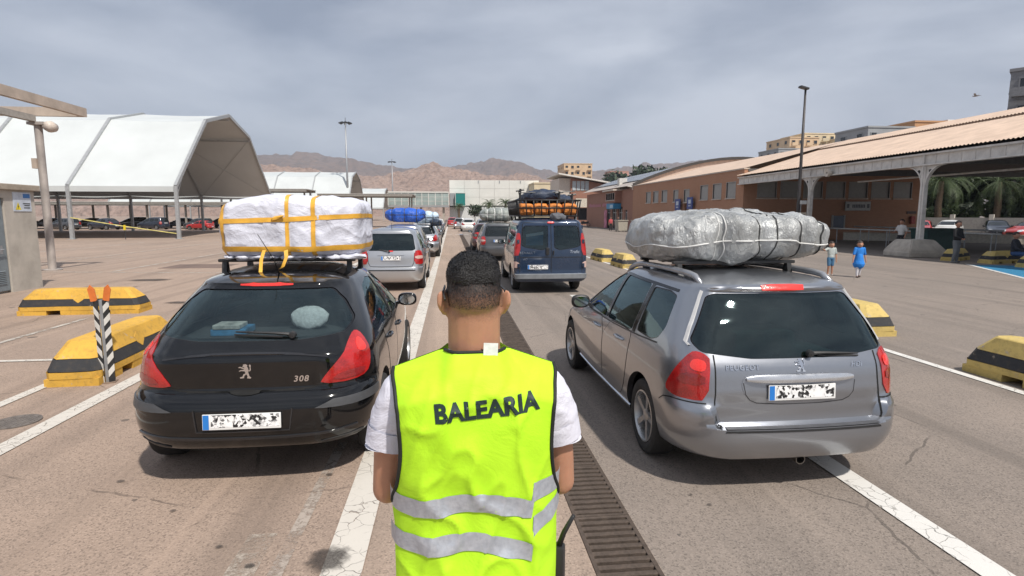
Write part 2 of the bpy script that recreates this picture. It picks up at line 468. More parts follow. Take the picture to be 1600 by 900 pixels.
    def emblem(s, at, h, kind='rear', off=.007):
        """small chrome rearing lion"""
        q = h
        polys = [[(-.10, .50), (.08, .52), (.20, .44), (.16, .34), (.22, .26), (.06, .24), (-.02, .30), (-.16, .34), (-.10, .42)],   # head and mane
                 [(-.02, .32), (.22, .26), (.26, .06), (.22, -.18), (.06, -.20), (.00, 0.0), (-.06, .18)],                          # trunk
                 [(-.06, .26), (-.30, .34), (-.42, .30), (-.40, .24), (-.30, .26), (-.04, .14)],                                     # upper foreleg
                 [(-.04, .12), (-.28, .10), (-.40, .02), (-.34, -.02), (-.26, .03), (.00, .00)],                                     # lower foreleg
                 [(.06, -.14), (-.10, -.22), (-.16, -.38), (-.34, -.44), (-.32, -.52), (-.06, -.50), (-.04, -.34), (.12, -.20)],      # hind leg
                 [(.12, -.12), (.26, -.16), (.30, -.36), (.42, -.46), (.38, -.54), (.14, -.52), (.18, -.36), (.10, -.22)],            # hind leg
                 [(.24, .04), (.34, .10), (.34, .30), (.28, .42), (.36, .50), (.42, .42), (.40, .30), (.42, .08), (.32, -.02)]]       # tail
        m = MB()
        for p in polys:
            p = resample(p, .2)
            a = [s.proj(kind, (at[0] + x * q, at[1] + z * q), off) for x, z in p]; b = [s.proj(kind, (at[0] + x * q, at[1] + z * q), .001) for x, z in p]
            n = len(p); m.add(a + b, [tuple(range(n))] + [(i, (i + 1) % n, n + (i + 1) % n, n + i) for i in range(n)])
        return m.build('lion_emblem', M_CHROME, s.root)
    def plate(s, at, w, h, off=.012, tilt=True, blue='left', white=(.8, .8, .78)):
        pts = [s.proj('rear', (at[0] + dx, at[1] + dz), 0) for dx in (-w / 2, 0, w / 2) for dz in (-h / 2, h / 2)]
        y0 = min(p.y for p in pts) - off
        d = s.proj('rear', (at[0], at[1] + h / 2), 0).y - s.proj('rear', (at[0], at[1] - h / 2), 0).y
        ang = math.atan2(d, h) if tilt else 0
        mt = Matrix.Rotation(-ang, 3, 'X'); c = Vector((at[0], y0, at[1]))
        o = MB().obox(c, (w, .012, h), mt, .004).build('licence_plate', M_PLATE, s.root, smooth=True, sharp=30)
        fn = lambda u, v: c + mt @ Vector((u, -.0075, v))
        MB().quad(fn(-w / 2 + .004, -h / 2 + .004), fn(-w / 2 + w * .085, -h / 2 + .004), fn(-w / 2 + w * .085, h / 2 - .004), fn(-w / 2 + .004, h / 2 - .004)).build('blue_band', M_EUBLUE, o)
        q = .46
        MB().quad(fn(-w / 2 + w * .11, -h * .36), fn(w / 2 - w * .02, -h * .36), fn(w / 2 - w * .02, h * q), fn(-w / 2 + w * .11, h * q)).build('blurred_number', M_SCRAMBLE, o)
        return o
    def wheels(s, proto):
        for y in (s.sp['ax_r'], s.sp['ax_f']):
            for sd in (1, -1):
                w = copy_tree(proto, s.root); w.location = (s.sp['track'] * sd, y, s.sp['wr']); w.rotation_euler = (0, 0, 0 if sd > 0 else PI)
                k = s.sp['wr'] / .32; w.scale = (1, k, k)
    def finish(s):
        b = s.body; sp = s.sp
        arch = MB()
        for y in (sp['ax_r'], sp['ax_f']):
            for sd in (1, -1):
                n = 40; r = sp['arch']; zc = sp['wr'] + .02
                arch.prism([(y + r * math.cos(2 * PI * i / n), zc + r * math.sin(2 * PI * i / n)) for i in range(n)], sd * (sp['track'] - .16), sd * (sp['track'] + .5), 'yz')
        ops = []
        tmp = []
        def tool(mb, name):
            o = mb.build(name, None)
            o.data.materials.append(s.paint); o.data.materials.append(M_TRIM)
            tmp.append(o); return o
        if s.hollow:
            top = sp['yr'][-1][0]
            vs, fs = s.shape.mesh(dz=.08, inset=.055, z0=.30, z1=top - .035, ymax=sp['firewall'], crown=.01)
            c = MB().add(vs, fs); co = tool(c, 'cutter'); co.data.polygons.foreach_set('material_index', [1] * len(co.data.polygons)); ops.append(co)
            wc = tool(s.cut, 'cutter'); wc.data.polygons.foreach_set('material_index', [1] * len(wc.data.polygons)); ops.append(wc)
        ac = tool(arch, 'cutter'); ac.data.polygons.foreach_set('material_index', [1] * len(ac.data.polygons)); ops.append(ac)
        for o in ops:
            md = b.modifiers.new('cut', 'BOOLEAN'); md.operation = 'DIFFERENCE'; md.object = o; md.solver = SOLVER
        evaluated(b)
        for o in tmp:
            me = o.data; bpy.data.objects.remove(o); bpy.data.meshes.remove(me)
        b.data.polygons.foreach_set('use_smooth', [True] * len(b.data.polygons)); b.data.set_sharp_from_angle(angle=R(32))
        return s.root

M_TRIM = plain('interior_trim', (.018, .018, .02), .75, var=.3)
M_FRIT = plain('window_frit_black', (.006, .006, .007), .12)
M_GAP = plain('panel_gap_black', (.004, .004, .004), .8)
M_RUB = plain('black_plastic', (.02, .02, .021), .45, var=.25, bump=.1, bscale=300)
M_RUB2 = plain('bumper_strip_plastic', (.060, .062, .066), .42, var=.15, bump=.1, bscale=300)
M_TYRE = plain('tyre_rubber', (.022, .021, .02), .8, var=.35, bump=.2, bscale=60)
M_CHROME = plain('chrome', (.75, .75, .76), .12, 1.0, var=.05)
M_ALLOY = plain('alloy_wheel', (.50, .50, .50), .32, .85, var=.15)
M_PLATE = plain('plate_white', (.78, .78, .76), .35, var=.06)
M_EUBLUE = plain('plate_blue', (.02, .18, .55), .35, var=.05)
M_GLASS = glass('car_glass', (.50, .58, .56), ior=1.7)
M_GLASSD = glass('car_glass_dark', (.22, .30, .30), ior=1.7)
M_GLASSP = glass('car_glass_privacy', (.10, .19, .19), ior=1.75)
M_GLASSR = glass('car_glass_rear', (.55, .64, .65), ior=1.75)
M_SEAT = plain('seat_fabric', (.035, .036, .04), .9, var=.3, bump=.2, bscale=120)
def mk_lamp(name, col, dark=.5):
    t = NT(name); v = t.coord('Object')
    cell = t.n('ShaderNodeTexVoronoi'); cell.inputs['Scale'].default_value = 90; t.l(v, cell.inputs['Vector'])
    big = t.noise(v, 9, 2, .4)
    c = t.mix(t.ramp(big, [(.38, 0.), (.62, 1.)]), [q * dark for q in col], col)
    c = t.mix(t.math('MULTIPLY', cell.outputs['Distance'], .5), c, [min(1, q * 1.45 + .006) for q in col])
    return t.bsdf(c, .22, 0, t.bump(cell.outputs['Distance'], .25, .003), Coat_Weight=1.0, Coat_Roughness=.03)
M_TAIL = mk_lamp('tail_lamp_red', (.40, .010, .009))
M_TAILD = mk_lamp('tail_lamp_dark', (.26, .012, .012), .6)
M_TAILW = mk_lamp('tail_lamp_clear', (.55, .38, .33), .8)
M_BRAKE = mk_lamp('brake_lamp_red', (.75, .03, .02), .8)
M_HEAD = mk_lamp('head_lamp_clear', (.6, .62, .65), .5)
def mk_scramble():
    t = NT('plate_scrambled'); v = t.coord('Object', (1, 1, 1))
    vo = t.n('ShaderNodeTexVoronoi'); vo.inputs['Scale'].default_value = 55; t.l(v, vo.inputs['Vector'])
    sx = t.n('ShaderNodeSeparateColor'); t.l(vo.outputs['Color'], sx.inputs[0])
    big = t.noise(v, 14, 2, .5)
    f = t.math('ADD', t.math('MULTIPLY', sx.outputs[0], .55), t.math('MULTIPLY', big, .9))
    c = t.ramp(f, [(.56, (.02, .02, .02)), (.66, (.30, .30, .30)), (.72, (.74, .74, .73)), (.95, (.85, .85, .84))])
    return t.bsdf(c, .4)
M_SCRAMBLE = mk_scramble()

def make_wheel(spokes=5, name='wheel', hub=M_ALLOY, rim_w=.055):
    root = bpy.data.objects.new(name, None); COL.objects.link(root); root.empty_display_size = .1
    r = .32
    t = MB(); hw = .10
    prof = [(r * .64, -hw * .8), (r * .72, -hw), (r * .86, -hw * 1.06), (r * .95, -hw * .95), (r * .985, -hw * .75), (r, -hw * .4), (r, hw * .4), (r * .985, hw * .75), (r * .95, hw * .95), (r * .86, hw * 1.06), (r * .72, hw), (r * .64, hw * .8), (r * .64, -hw * .8)]
    t.lathe(prof, 40, axis='x'); t.build('tyre', M_TYRE, root, smooth=True, sharp=35)
    m = MB()
    m.lathe([(r * .66, hw * .78), (r * .68, hw * .98), (r * .64, hw * 1.0), (r * .60, hw * .7), (r * .58, -hw * .6)], 40, axis='x')
    for k in range(spokes):
        a = 2 * PI * k / spokes
        for i in range(1):
            ca, sa = math.cos(a), math.sin(a)
            def pt(rad, tan, x): return (x, rad * ca - tan * sa, rad * sa + tan * ca)
            w0, w1 = rim_w * .75, rim_w * .55
            vs = [pt(r * .13, -w0 / 2, hw * .72), pt(r * .13, w0 / 2, hw * .72), pt(r * .62, w1 / 1.2, hw * .86), pt(r * .62, -w1 / 1.2, hw * .86),
                  pt(r * .13, -w0 / 2, hw * .4), pt(r * .13, w0 / 2, hw * .4), pt(r * .62, w1 / 1.2, hw * .5), pt(r * .62, -w1 / 1.2, hw * .5)]
            m.add(vs, [(0, 1, 2, 3), (7, 6, 5, 4), (0, 4, 5, 1), (1, 5, 6, 2), (2, 6, 7, 3), (3, 7, 4, 0)])
    m.lathe([(0.001, hw * .85), (r * .10, hw * .84), (r * .17, hw * .74), (r * .19, hw * .3)], 24, axis='x')
    m.build('rim', hub, root, smooth=True, sharp=35)
    d = MB(); d.lathe([(0.001, -hw * .1), (r * .42, -hw * .1), (r * .42, -hw * .35), (.001, -hw * .35)], 28, axis='x'); d.lathe([(.001, -hw * .6), (r * .6, -hw * .6)], 28, axis='x')
    d.build('brake_disc', plain('brake_disc_iron', (.09, .085, .08), .5, .6), root, smooth=True, sharp=35)
    return root
WHEEL5 = make_wheel(5); WHEEL7 = make_wheel(8, rim_w=.042); WHEELC = make_wheel(10, hub=plain('hub_cap', (.36, .36, .36), .45, .3), rim_w=.062)

def add_seats(c, rows, hz=.95, w=.30):
    """rows: list of (y of the backrest, number of seats)"""
    for y, xs in rows:
        for x in xs:
            s = MB(); rot = Matrix.Rotation(R(14), 3, 'X')
            s.obox((x, y, hz - .24), (w * 1.55, .13, .58), rot, .05); s.box((x - w * .75, y + .02, .36), (x + w * .75, y + .52, .50), .05)
            so_ = s.build('seat', M_SEAT, c.root, smooth=True, sharp=50)
            h = MB(); h.obox((x, y - .08, hz + .15), (w * .85, .09, .19), rot, .04); h.box((x - .06, y - .075, hz), (x - .045, y - .06, hz + .1)); h.box((x + .045, y - .075, hz), (x + .06, y - .06, hz + .1))
            h.build('headrest', M_SEAT, so_, smooth=True, sharp=50)

def add_mirror(c, y, z, mat, w=None):
    for sd in (1, -1):
        p = c.proj('side', (y, z), 0, sd)
        m = MB(); bm = bmesh.new(); bmesh.ops.create_uvsphere(bm, u_segments=20, v_segments=12, radius=1)
        for v in bm.verts:
            x, yy, zz = v.co
            e = lambda q: math.copysign(abs(q) ** .7, q)
            v.co = Vector((p.x + sd * (.11 + .105 * e(x)), p.y + .03 + (.075 if yy > 0 else .035) * e(yy), p.z + .045 + .075 * e(zz)))
        m.bm(bm); m.bar((p.x - sd * .02, p.y + .02, p.z), (p.x + sd * .08, p.y + .03, p.z + .02), .05, .035)
        o = m.build('door_mirror', mat, c.root, smooth=True, sharp=40)
        g = MB(); g.add([(p.x + sd * (.11 + .085 * math.cos(a)), p.y - .007, p.z + .045 + .058 * math.sin(a)) for a in [2 * PI * i / 16 for i in range(16)]], [tuple(range(16))])
        g.build('mirror_glass', plain('mirror_silver', (.6, .65, .68), .03, 1.0, var=.02), o)
def add_handles(c, spots, mat, z=None):
    for (y, z) in spots:
        for sd in (1, -1):
            a = c.proj('side', (y - .09, z), .018, sd); b = c.proj('side', (y + .09, z), .018, sd); m0 = c.proj('side', (y - .115, z), -.004, sd); m1 = c.proj('side', (y + .115, z), -.004, sd)
            MB().tube([m0, a.lerp(m0, .25), a, (a + b) / 2 + Vector((sd * .006, 0, 0)), b, b.lerp(m1, .25), m1], [.011, .013, .013, .014, .013, .013, .011], 8).build('door_handle', mat, c.root, smooth=True, sharp=40)
def add_wiper(c, a, b, mat=M_RUB, off=.03):
    p = c.proj('rear', a, .012); q = c.proj('rear', b, off * .6)
    m = MB(); m.tube([p, p.lerp(q, .3) + Vector((0, -.018, .008)), q], [.016, .011, .006], 6)
    mid = p.lerp(q, .62); d = (q - p) * .42
    pts = [c.proj('rear', (a[0] + (b[0] - a[0]) * t, a[1] + (b[1] - a[1]) * t - .012), .008) for t in (.18, .4, .6, .8, 1.02)]
    m.tube(pts, .007, 5)
    m.lathe([(.001, -.035), (.022, -.032), (.028, -.01), (.028, .0)], 14, c=(p.x, p.y, p.z), axis='y')
    return m.build('rear_wiper', mat, c.root, smooth=True, sharp=40)
def roof_top(c, x, y): return c.proj('top', (x, y), 0).z
def add_bars(c, ys, x, h, mat, bw=.035, over=.05):
    """cross bars on feet"""
    for y in ys:
        zz = roof_top(c, x, y)
        m = MB(); zt = max(zz, roof_top(c, 0, y)) + h
        m.box((-x - over, y - bw, zt - .028), (x + over, y + bw, zt), .008)
        for sd in (1, -1):
            m.prism([(y - .05, roof_top(c, x * .98, y) - .03), (y + .05, roof_top(c, x * .98, y) - .03), (y + .022, zt - .02), (y - .022, zt - .02)], sd * (x - .025), sd * (x + .015), 'yz')
        m.build('roof_bar', mat, c.root, smooth=True, sharp=35)
    return zt
S_HATCH = dict(cat='car', crown=.012, corner=(.30, .75), reardepth=1.0, frontdepth=2.2, firewall=3.15, ax_r=.80, ax_f=3.41, track=.79, wr=.318, arch=.355,
    yr=[(.275, .14), (.31, .06), (.37, .02), (.46, 0), (.60, .01), (.665, .03), (.70, .06), (.715, .09), (.74, .10), (.85, .105), (.95, .112), (.98, .125), (1.0, .155), (1.06, .215), (1.12, .29), (1.2, .40), (1.3, .565), (1.375, .70), (1.395, .705), (1.415, .76), (1.44, .92), (1.465, 1.3)],
    yf=[(.275, 4.15), (.34, 4.24), (.5, 4.28), (.65, 4.26), (.75, 4.18), (.82, 4.05), (.9, 3.75), (.98, 3.35), (1.02, 3.18), (1.06, 3.08), (1.2, 2.78), (1.3, 2.53), (1.38, 2.3), (1.415, 2.15), (1.44, 2.05), (1.465, 1.9)],
    w=[(.275, .81), (.32, .85), (.4, .885), (.6, .905), (.75, .905), (.9, .885), (1.0, .86), (1.06, .835), (1.2, .755), (1.3, .695), (1.38, .635), (1.415, .58), (1.44, .51), (1.465, .36)],
    rr=[(.2, .45), (.5, .42), (.72, .40), (1.0, .36), (1.3, .30), (1.5, .24)], rl=[(.2, .5), (.5, .42), (.9, .5), (1.1, .55), (1.3, .5), (1.43, .4), (1.5, .3)],
    br=[(.2, .05), (.5, .07), (.9, .07), (1.2, .11), (1.4, .13)], tr=[(.2, .035)])
S_WAGON = dict(cat='car', crown=.012, corner=(.40, .62), reardepth=.8, frontdepth=2.3, firewall=3.2, ax_r=.90, ax_f=3.64, track=.765, wr=.318, arch=.352,
    yr=[(.22, .16), (.27, .06), (.34, .02), (.42, 0), (.485, .004), (.503, .006), (.56, .012), (.62, .035), (.68, .09), (.75, .105), (.9, .13), (.98, .165), (1.05, .20), (1.2, .285), (1.35, .385), (1.42, .42), (1.45, .405), (1.468, .44), (1.50, .60), (1.52, .9)],
    yf=[(.22, 4.2), (.35, 4.38), (.5, 4.42), (.62, 4.40), (.72, 4.30), (.8, 4.1), (.9, 3.75), (.98, 3.42), (1.03, 3.3), (1.1, 3.15), (1.25, 2.82), (1.38, 2.5), (1.45, 2.28), (1.475, 2.15), (1.50, 2.0), (1.52, 1.8)],
    w=[(.22, .80), (.28, .86), (.42, .895), (.6, .905), (.75, .90), (.9, .88), (1.0, .853), (1.1, .815), (1.25, .750), (1.38, .685), (1.45, .63), (1.475, .59), (1.50, .50), (1.52, .38)],
    rec=[(.22, 0), (.503, 0), (.512, .085), (.56, .088), (.62, .065), (.68, .015), (.74, 0), (1.5, 0)], recw=.63,
    rr=[(.22, .40), (.5, .38), (.7, .30), (1.0, .22), (1.3, .17), (1.52, .16)], rl=[(.22, .5), (.5, .42), (.9, .36), (1.1, .32), (1.3, .28), (1.52, .2)],
    br=[(.22, .06), (.5, .07), (.9, .07), (1.2, .08), (1.4, .09)], tr=[(.2, .015), (1.0, .03), (1.5, .04)])
S_MPV = dict(cat='car', crown=.012, corner=(.45, .60), reardepth=.8, frontdepth=2.4, firewall=3.2, ax_r=.82, ax_f=3.51, track=.745, wr=.312, arch=.345,
    yr=[(.22, .14), (.28, .05), (.38, .01), (.55, 0), (.62, .015), (.64, .06), (.7, .07), (.9, .085), (1.02, .11), (1.1, .13), (1.3, .19), (1.48, .26), (1.54, .27), (1.57, .28), (1.61, .42), (1.64, .75)],
    yf=[(.22, 4.1), (.35, 4.28), (.5, 4.32), (.7, 4.25), (.8, 4.1), (.95, 3.75), (1.05, 3.45), (1.12, 3.3), (1.3, 2.95), (1.48, 2.55), (1.54, 2.4), (1.57, 2.3), (1.61, 2.1), (1.64, 1.85)],
    w=[(.22, .76), (.3, .83), (.5, .865), (.7, .87), (.9, .855), (1.02, .835), (1.1, .81), (1.3, .735), (1.48, .655), (1.54, .62), (1.57, .59), (1.61, .51), (1.64, .36)],
    rr=[(.22, .34), (.6, .30), (1.0, .24), (1.3, .20), (1.64, .18)], rl=[(.22, .42), (.6, .36), (1.0, .30), (1.3, .26), (1.64, .2)], br=[(.22, .05), (1.0, .06), (1.6, .08)])
S_VAN = dict(cat='van', crown=.02, corner=(.6, .5), reardepth=.5, frontdepth=3.1, firewall=3.75, ax_r=1.02, ax_f=4.0, track=.80, wr=.335, arch=.375,
    yr=[(.30, .06), (.36, .01), (.42, 0), (.50, 0), (.515, .04), (.60, .05), (.9, .055), (1.2, .075), (1.5, .12), (1.72, .17), (1.80, .185), (1.85, .23), (1.885, .33), (1.90, .5)],
    yf=[(.30, 4.6), (.45, 4.75), (.6, 4.78), (.8, 4.74), (.95, 4.6), (1.05, 4.35), (1.12, 4.2), (1.3, 4.0), (1.5, 3.72), (1.7, 3.4), (1.8, 3.2), (1.85, 3.05), (1.885, 2.9), (1.90, 2.7)],
    w=[(.30, .86), (.36, .92), (.6, .945), (.9, .945), (1.1, .93), (1.2, .92), (1.5, .875), (1.7, .835), (1.8, .805), (1.85, .76), (1.885, .66), (1.90, .5)],
    rr=[(.3, .14), (1.0, .12), (1.9, .14)], rl=[(.3, .16), (1.0, .13), (1.9, .15)], br=[(.3, .03), (1.0, .03), (1.9, .04)], tr=[(.3, .01)], tf=[(.3, .08)])

S_HATCH['zs'] = 1.125
for k_ in ('yr', 'yf', 'w', 'rr', 'rl', 'br', 'tr'): S_HATCH[k_] = [(1 + (z - 1) * 1.125 if z > 1 else z, v) for z, v in S_HATCH[k_]]
P_BLACK = paint('paint_black', (.003, .0033, .004), .0, .10, .010, .12)
P_GREY = paint('paint_iron_grey', (.32, .335, .365), .88, .30, .045)
P_SILVER = paint('paint_silver', (.52, .53, .545), .8, .30, .06)
P_NAVY = paint('paint_navy', (.010, .030, .072), .35, .24, .04)
P_DKGREY = paint('paint_dark_grey', (.10, .105, .115), .6, .3, .12)
P_WHITE = paint('paint_white', (.72, .72, .70), .0, .3, .08)
P_RED = paint('paint_red', (.42, .02, .02), .0, .3, .08)
P_DKBLUE = paint('paint_dark_blue', (.015, .025, .05), .3, .3, .10)
P_BRONZE = paint('paint_plum', (.07, .025, .03), .4, .3, .1)
M_BLIND = plain('dark_window', (.012, .016, .018), .06, var=.4, scale=3)

def hatch_windows(c, gl, gr, front=True):
    c.window('rear_window', [(-.50, 1.355), (.50, 1.355), (.61, 1.27), (.70, 1.15), (.66, 1.09), (.35, 1.06), (-.35, 1.06), (-.66, 1.09), (-.70, 1.15), (-.61, 1.27)], 'rear', gr, border=.035)
    for sd in (1, -1):
        c.window('rear_door_window', [(1.70, 1.0), (1.70, 1.35), (1.45, 1.365), (1.18, 1.32), (1.0, 1.22), (.98, 1.08), (1.15, 1.02)], 'side', gl, sd, .018)
        c.window('front_door_window', [(1.79, .99), (1.79, 1.35), (2.05, 1.335), (2.35, 1.24), (2.62, 1.10), (2.78, 1.0)], 'side', gl, sd, .018)
    if front: c.window('windscreen', [(-.50, 1.35), (.50, 1.35), (.62, 1.20), (.70, 1.08), (-.70, 1.08), (-.62, 1.20)], 'front', gl, border=.04)

def build_black_hatch():
    c = Car('hatchback', 'black five-door hatchback carrying a white bundle, stopped left of the man', S_HATCH, P_BLACK)
    c.root['group'] = 'cars queueing in lanes'
    hatch_windows(c, M_GLASS, M_GLASSR)
    c.patch('roof_glass', [(-.42, .98), (.42, .98), (.46, 1.4), (.42, 1.95), (-.42, 1.95), (-.46, 1.4)], 'top', M_FRIT, .003, skirt=.006)
    for sd in (1, -1):
        # wedge shaped lamp: pointed foot on the tailgate, wide top round the corner
        c.patch('tail_light', [(18, .757), (20, .80), (25, .87), (31, .94), (38, 1.01), (46, 1.065), (54, 1.085), (59, 1.05), (59, .95), (56, .85), (50, .78), (38, .755)], 'corner', M_TAIL, .006, sd, smooth=1, step=1.6, bulge=.006, skirt=.012)
        c.patch('indicator_lens', [(25, .775), (29, .83), (50, .84), (46, .785)], 'corner', M_TAILD, .0135, sd, smooth=1, step=1.6, skirt=.004)
        c.patch('brake_lens', [(44, .95), (47, 1.03), (53, 1.04), (55, .95)], 'corner', M_BRAKE, .0135, sd, smooth=2, step=1.6, skirt=.004)
        c.patch('bumper_strip', [(14, .600), (24, .655), (62, .668), (62, .610), (34, .598)], 'corner', M_RUB2, .010, sd, smooth=0, step=2, skirt=.01)
        d = c.panel('rear_door', [(1.745, .40), (1.745, .97), (1.45, .985), (1.12, 1.0), (1.03, .96), (1.10, .78), (1.16, .60), (1.16, .42), (1.30, .36), (1.60, .36)], 'side', sd, smooth=1)
        d = c.panel('front_door', [(2.80, .40), (2.88, .62), (2.86, .95), (2.4, .965), (1.77, .97), (1.77, .40), (1.86, .36), (2.70, .36)], 'side', sd, smooth=1)
    for sd in (1, -1): c.ribbon('door_pillar', [(1.745, .985), (1.745, 1.36)], 'side', .085, M_FRIT, .002, sd, smooth=0)
    c.ribbon('tailgate_gap', [(-.40, .722), (.40, .722), (.56, .76), (.60, .84)], 'rear', .012, M_GAP)
    c.ribbon('tailgate_gap', [(.40, .722), (-.40, .722), (-.56, .76), (-.60, .84)], 'rear', .012, M_GAP)
    c.patch('tailgate_handle', [(-.11, .735), (.11, .735), (.09, .70), (-.09, .70)], 'rear', M_GAP, .006, smooth=1, skirt=.006)
    c.ribbon('tailgate_crease', [(-.56, .955), (-.3, .985), (0, .99), (.3, .985), (.56, .955)], 'rear', .014, P_BLACK, .002, thick=.006)
    c.patch('brake_light', [(-.20, 1.395), (.20, 1.395), (.20, 1.372), (-.20, 1.372)], 'rear', M_BRAKE, .006, smooth=1, skirt=.01)
    c.patch('tailgate_handle', [(.13, .735), (-.13, .735), (-.08, .705), (.08, .705)], 'rear', M_GAP, .007, smooth=1, skirt=.006)
    for sd in (1, -1):
        c.patch('reflector', [(16, .345), (30, .36), (44, .375), (44, .345), (30, .325), (18, .32)], 'corner', M_RUB, .006, sd, smooth=1, step=2, skirt=.006)
    c.ribbon('bumper_crease', [(-.75, .43), (-.42, .405), (0, .40), (.42, .405), (.75, .43)], 'rear', .022, P_BLACK, .002, thick=.010)
    c.ribbon('plate_surround', [(-.33, .61), (-.31, .455), (.31, .455), (.33, .61)], 'rear', .012, P_BLACK, .002, thick=.008, smooth=0)
    c.plate((0, .535), .52, .112)
    c.emblem((.0, .87), .10)
    c.lettering('308', .062, (.375, .80), 'rear', M_CHROME, shear=.2, spacing=1.15, bold=.0012)
    add_wiper(c, (.30, 1.085), (-.10, 1.105))
    add_mirror(c, 2.62, .97, P_BLACK)
    add_handles(c, [(1.28, .88), (2.0, .86)], P_BLACK)
    c.wheels(WHEEL5)
    add_seats(c, [(1.25, (-.4, .0, .4)), (2.05, (-.36, .36))], .90)
    MB().box((-.60, .50, 1.03), (.60, 1.1, 1.045), .006).build('parcel_shelf', plain('shelf_grey', (.05, .05, .052), .9), c.root)
    # dashboard and wheel
    MB().box((-.66, 2.75, .72), (.66, 3.05, .93), .05).build('dashboard', M_TRIM, c.root, smooth=True, sharp=40)
    sw = MB(); sw.tube([(-.36 + .17 * math.cos(a), 2.62 + .05 * math.sin(a), .93 + .16 * math.sin(a)) for a in [2 * PI * i / 20 for i in range(21)]], .014, 6, False); sw.build('steering_wheel', M_TRIM, c.root, smooth=True)
    # antenna at the rear edge of the roof
    zt = roof_top(c, 0, 1.0)
    MB().tube([(.03, .95, zt - .01), (.02, .86, zt + .12), (-.035, .66, zt + .34)], [.008, .004, .0025], 6).build('aerial', M_RUB, c.root, smooth=True)
    c.zbar = add_bars(c, (1.35, 2.0), .54, .07, M_RUB, .025)
    c.finish()
    return c

def wagon_windows(c, gl, gp, front=True):
    c.window('rear_window', [(-.50, 1.41), (.50, 1.41), (.56, 1.39), (.735, 1.08), (.69, 1.015), (.35, .972), (-.35, .972), (-.69, 1.015), (-.735, 1.08), (-.56, 1.39)], 'rear', gp, border=.03)
    for sd in (1, -1):
        c.window('quarter_window', [(1.16, 1.0), (1.18, 1.38), (.86, 1.385), (.72, 1.36), (.66, 1.12), (.72, 1.02), (.84, .99)], 'side', gp, sd, .02)
        c.window('rear_door_window', [(1.98, .97), (1.98, 1.40), (1.30, 1.395), (1.26, 1.38), (1.26, .99), (1.32, .975)], 'side', gp, sd, .02)
        c.window('front_door_window', [(2.06, .965), (2.06, 1.40), (2.20, 1.385), (2.45, 1.29), (2.75, 1.13), (2.95, .98)], 'side', gl, sd, .02)
    if front: c.window('windscreen', [(-.50, 1.40), (.50, 1.40), (.62, 1.25), (.70, 1.07), (-.70, 1.07), (-.62, 1.25)], 'front', gl, border=.04)

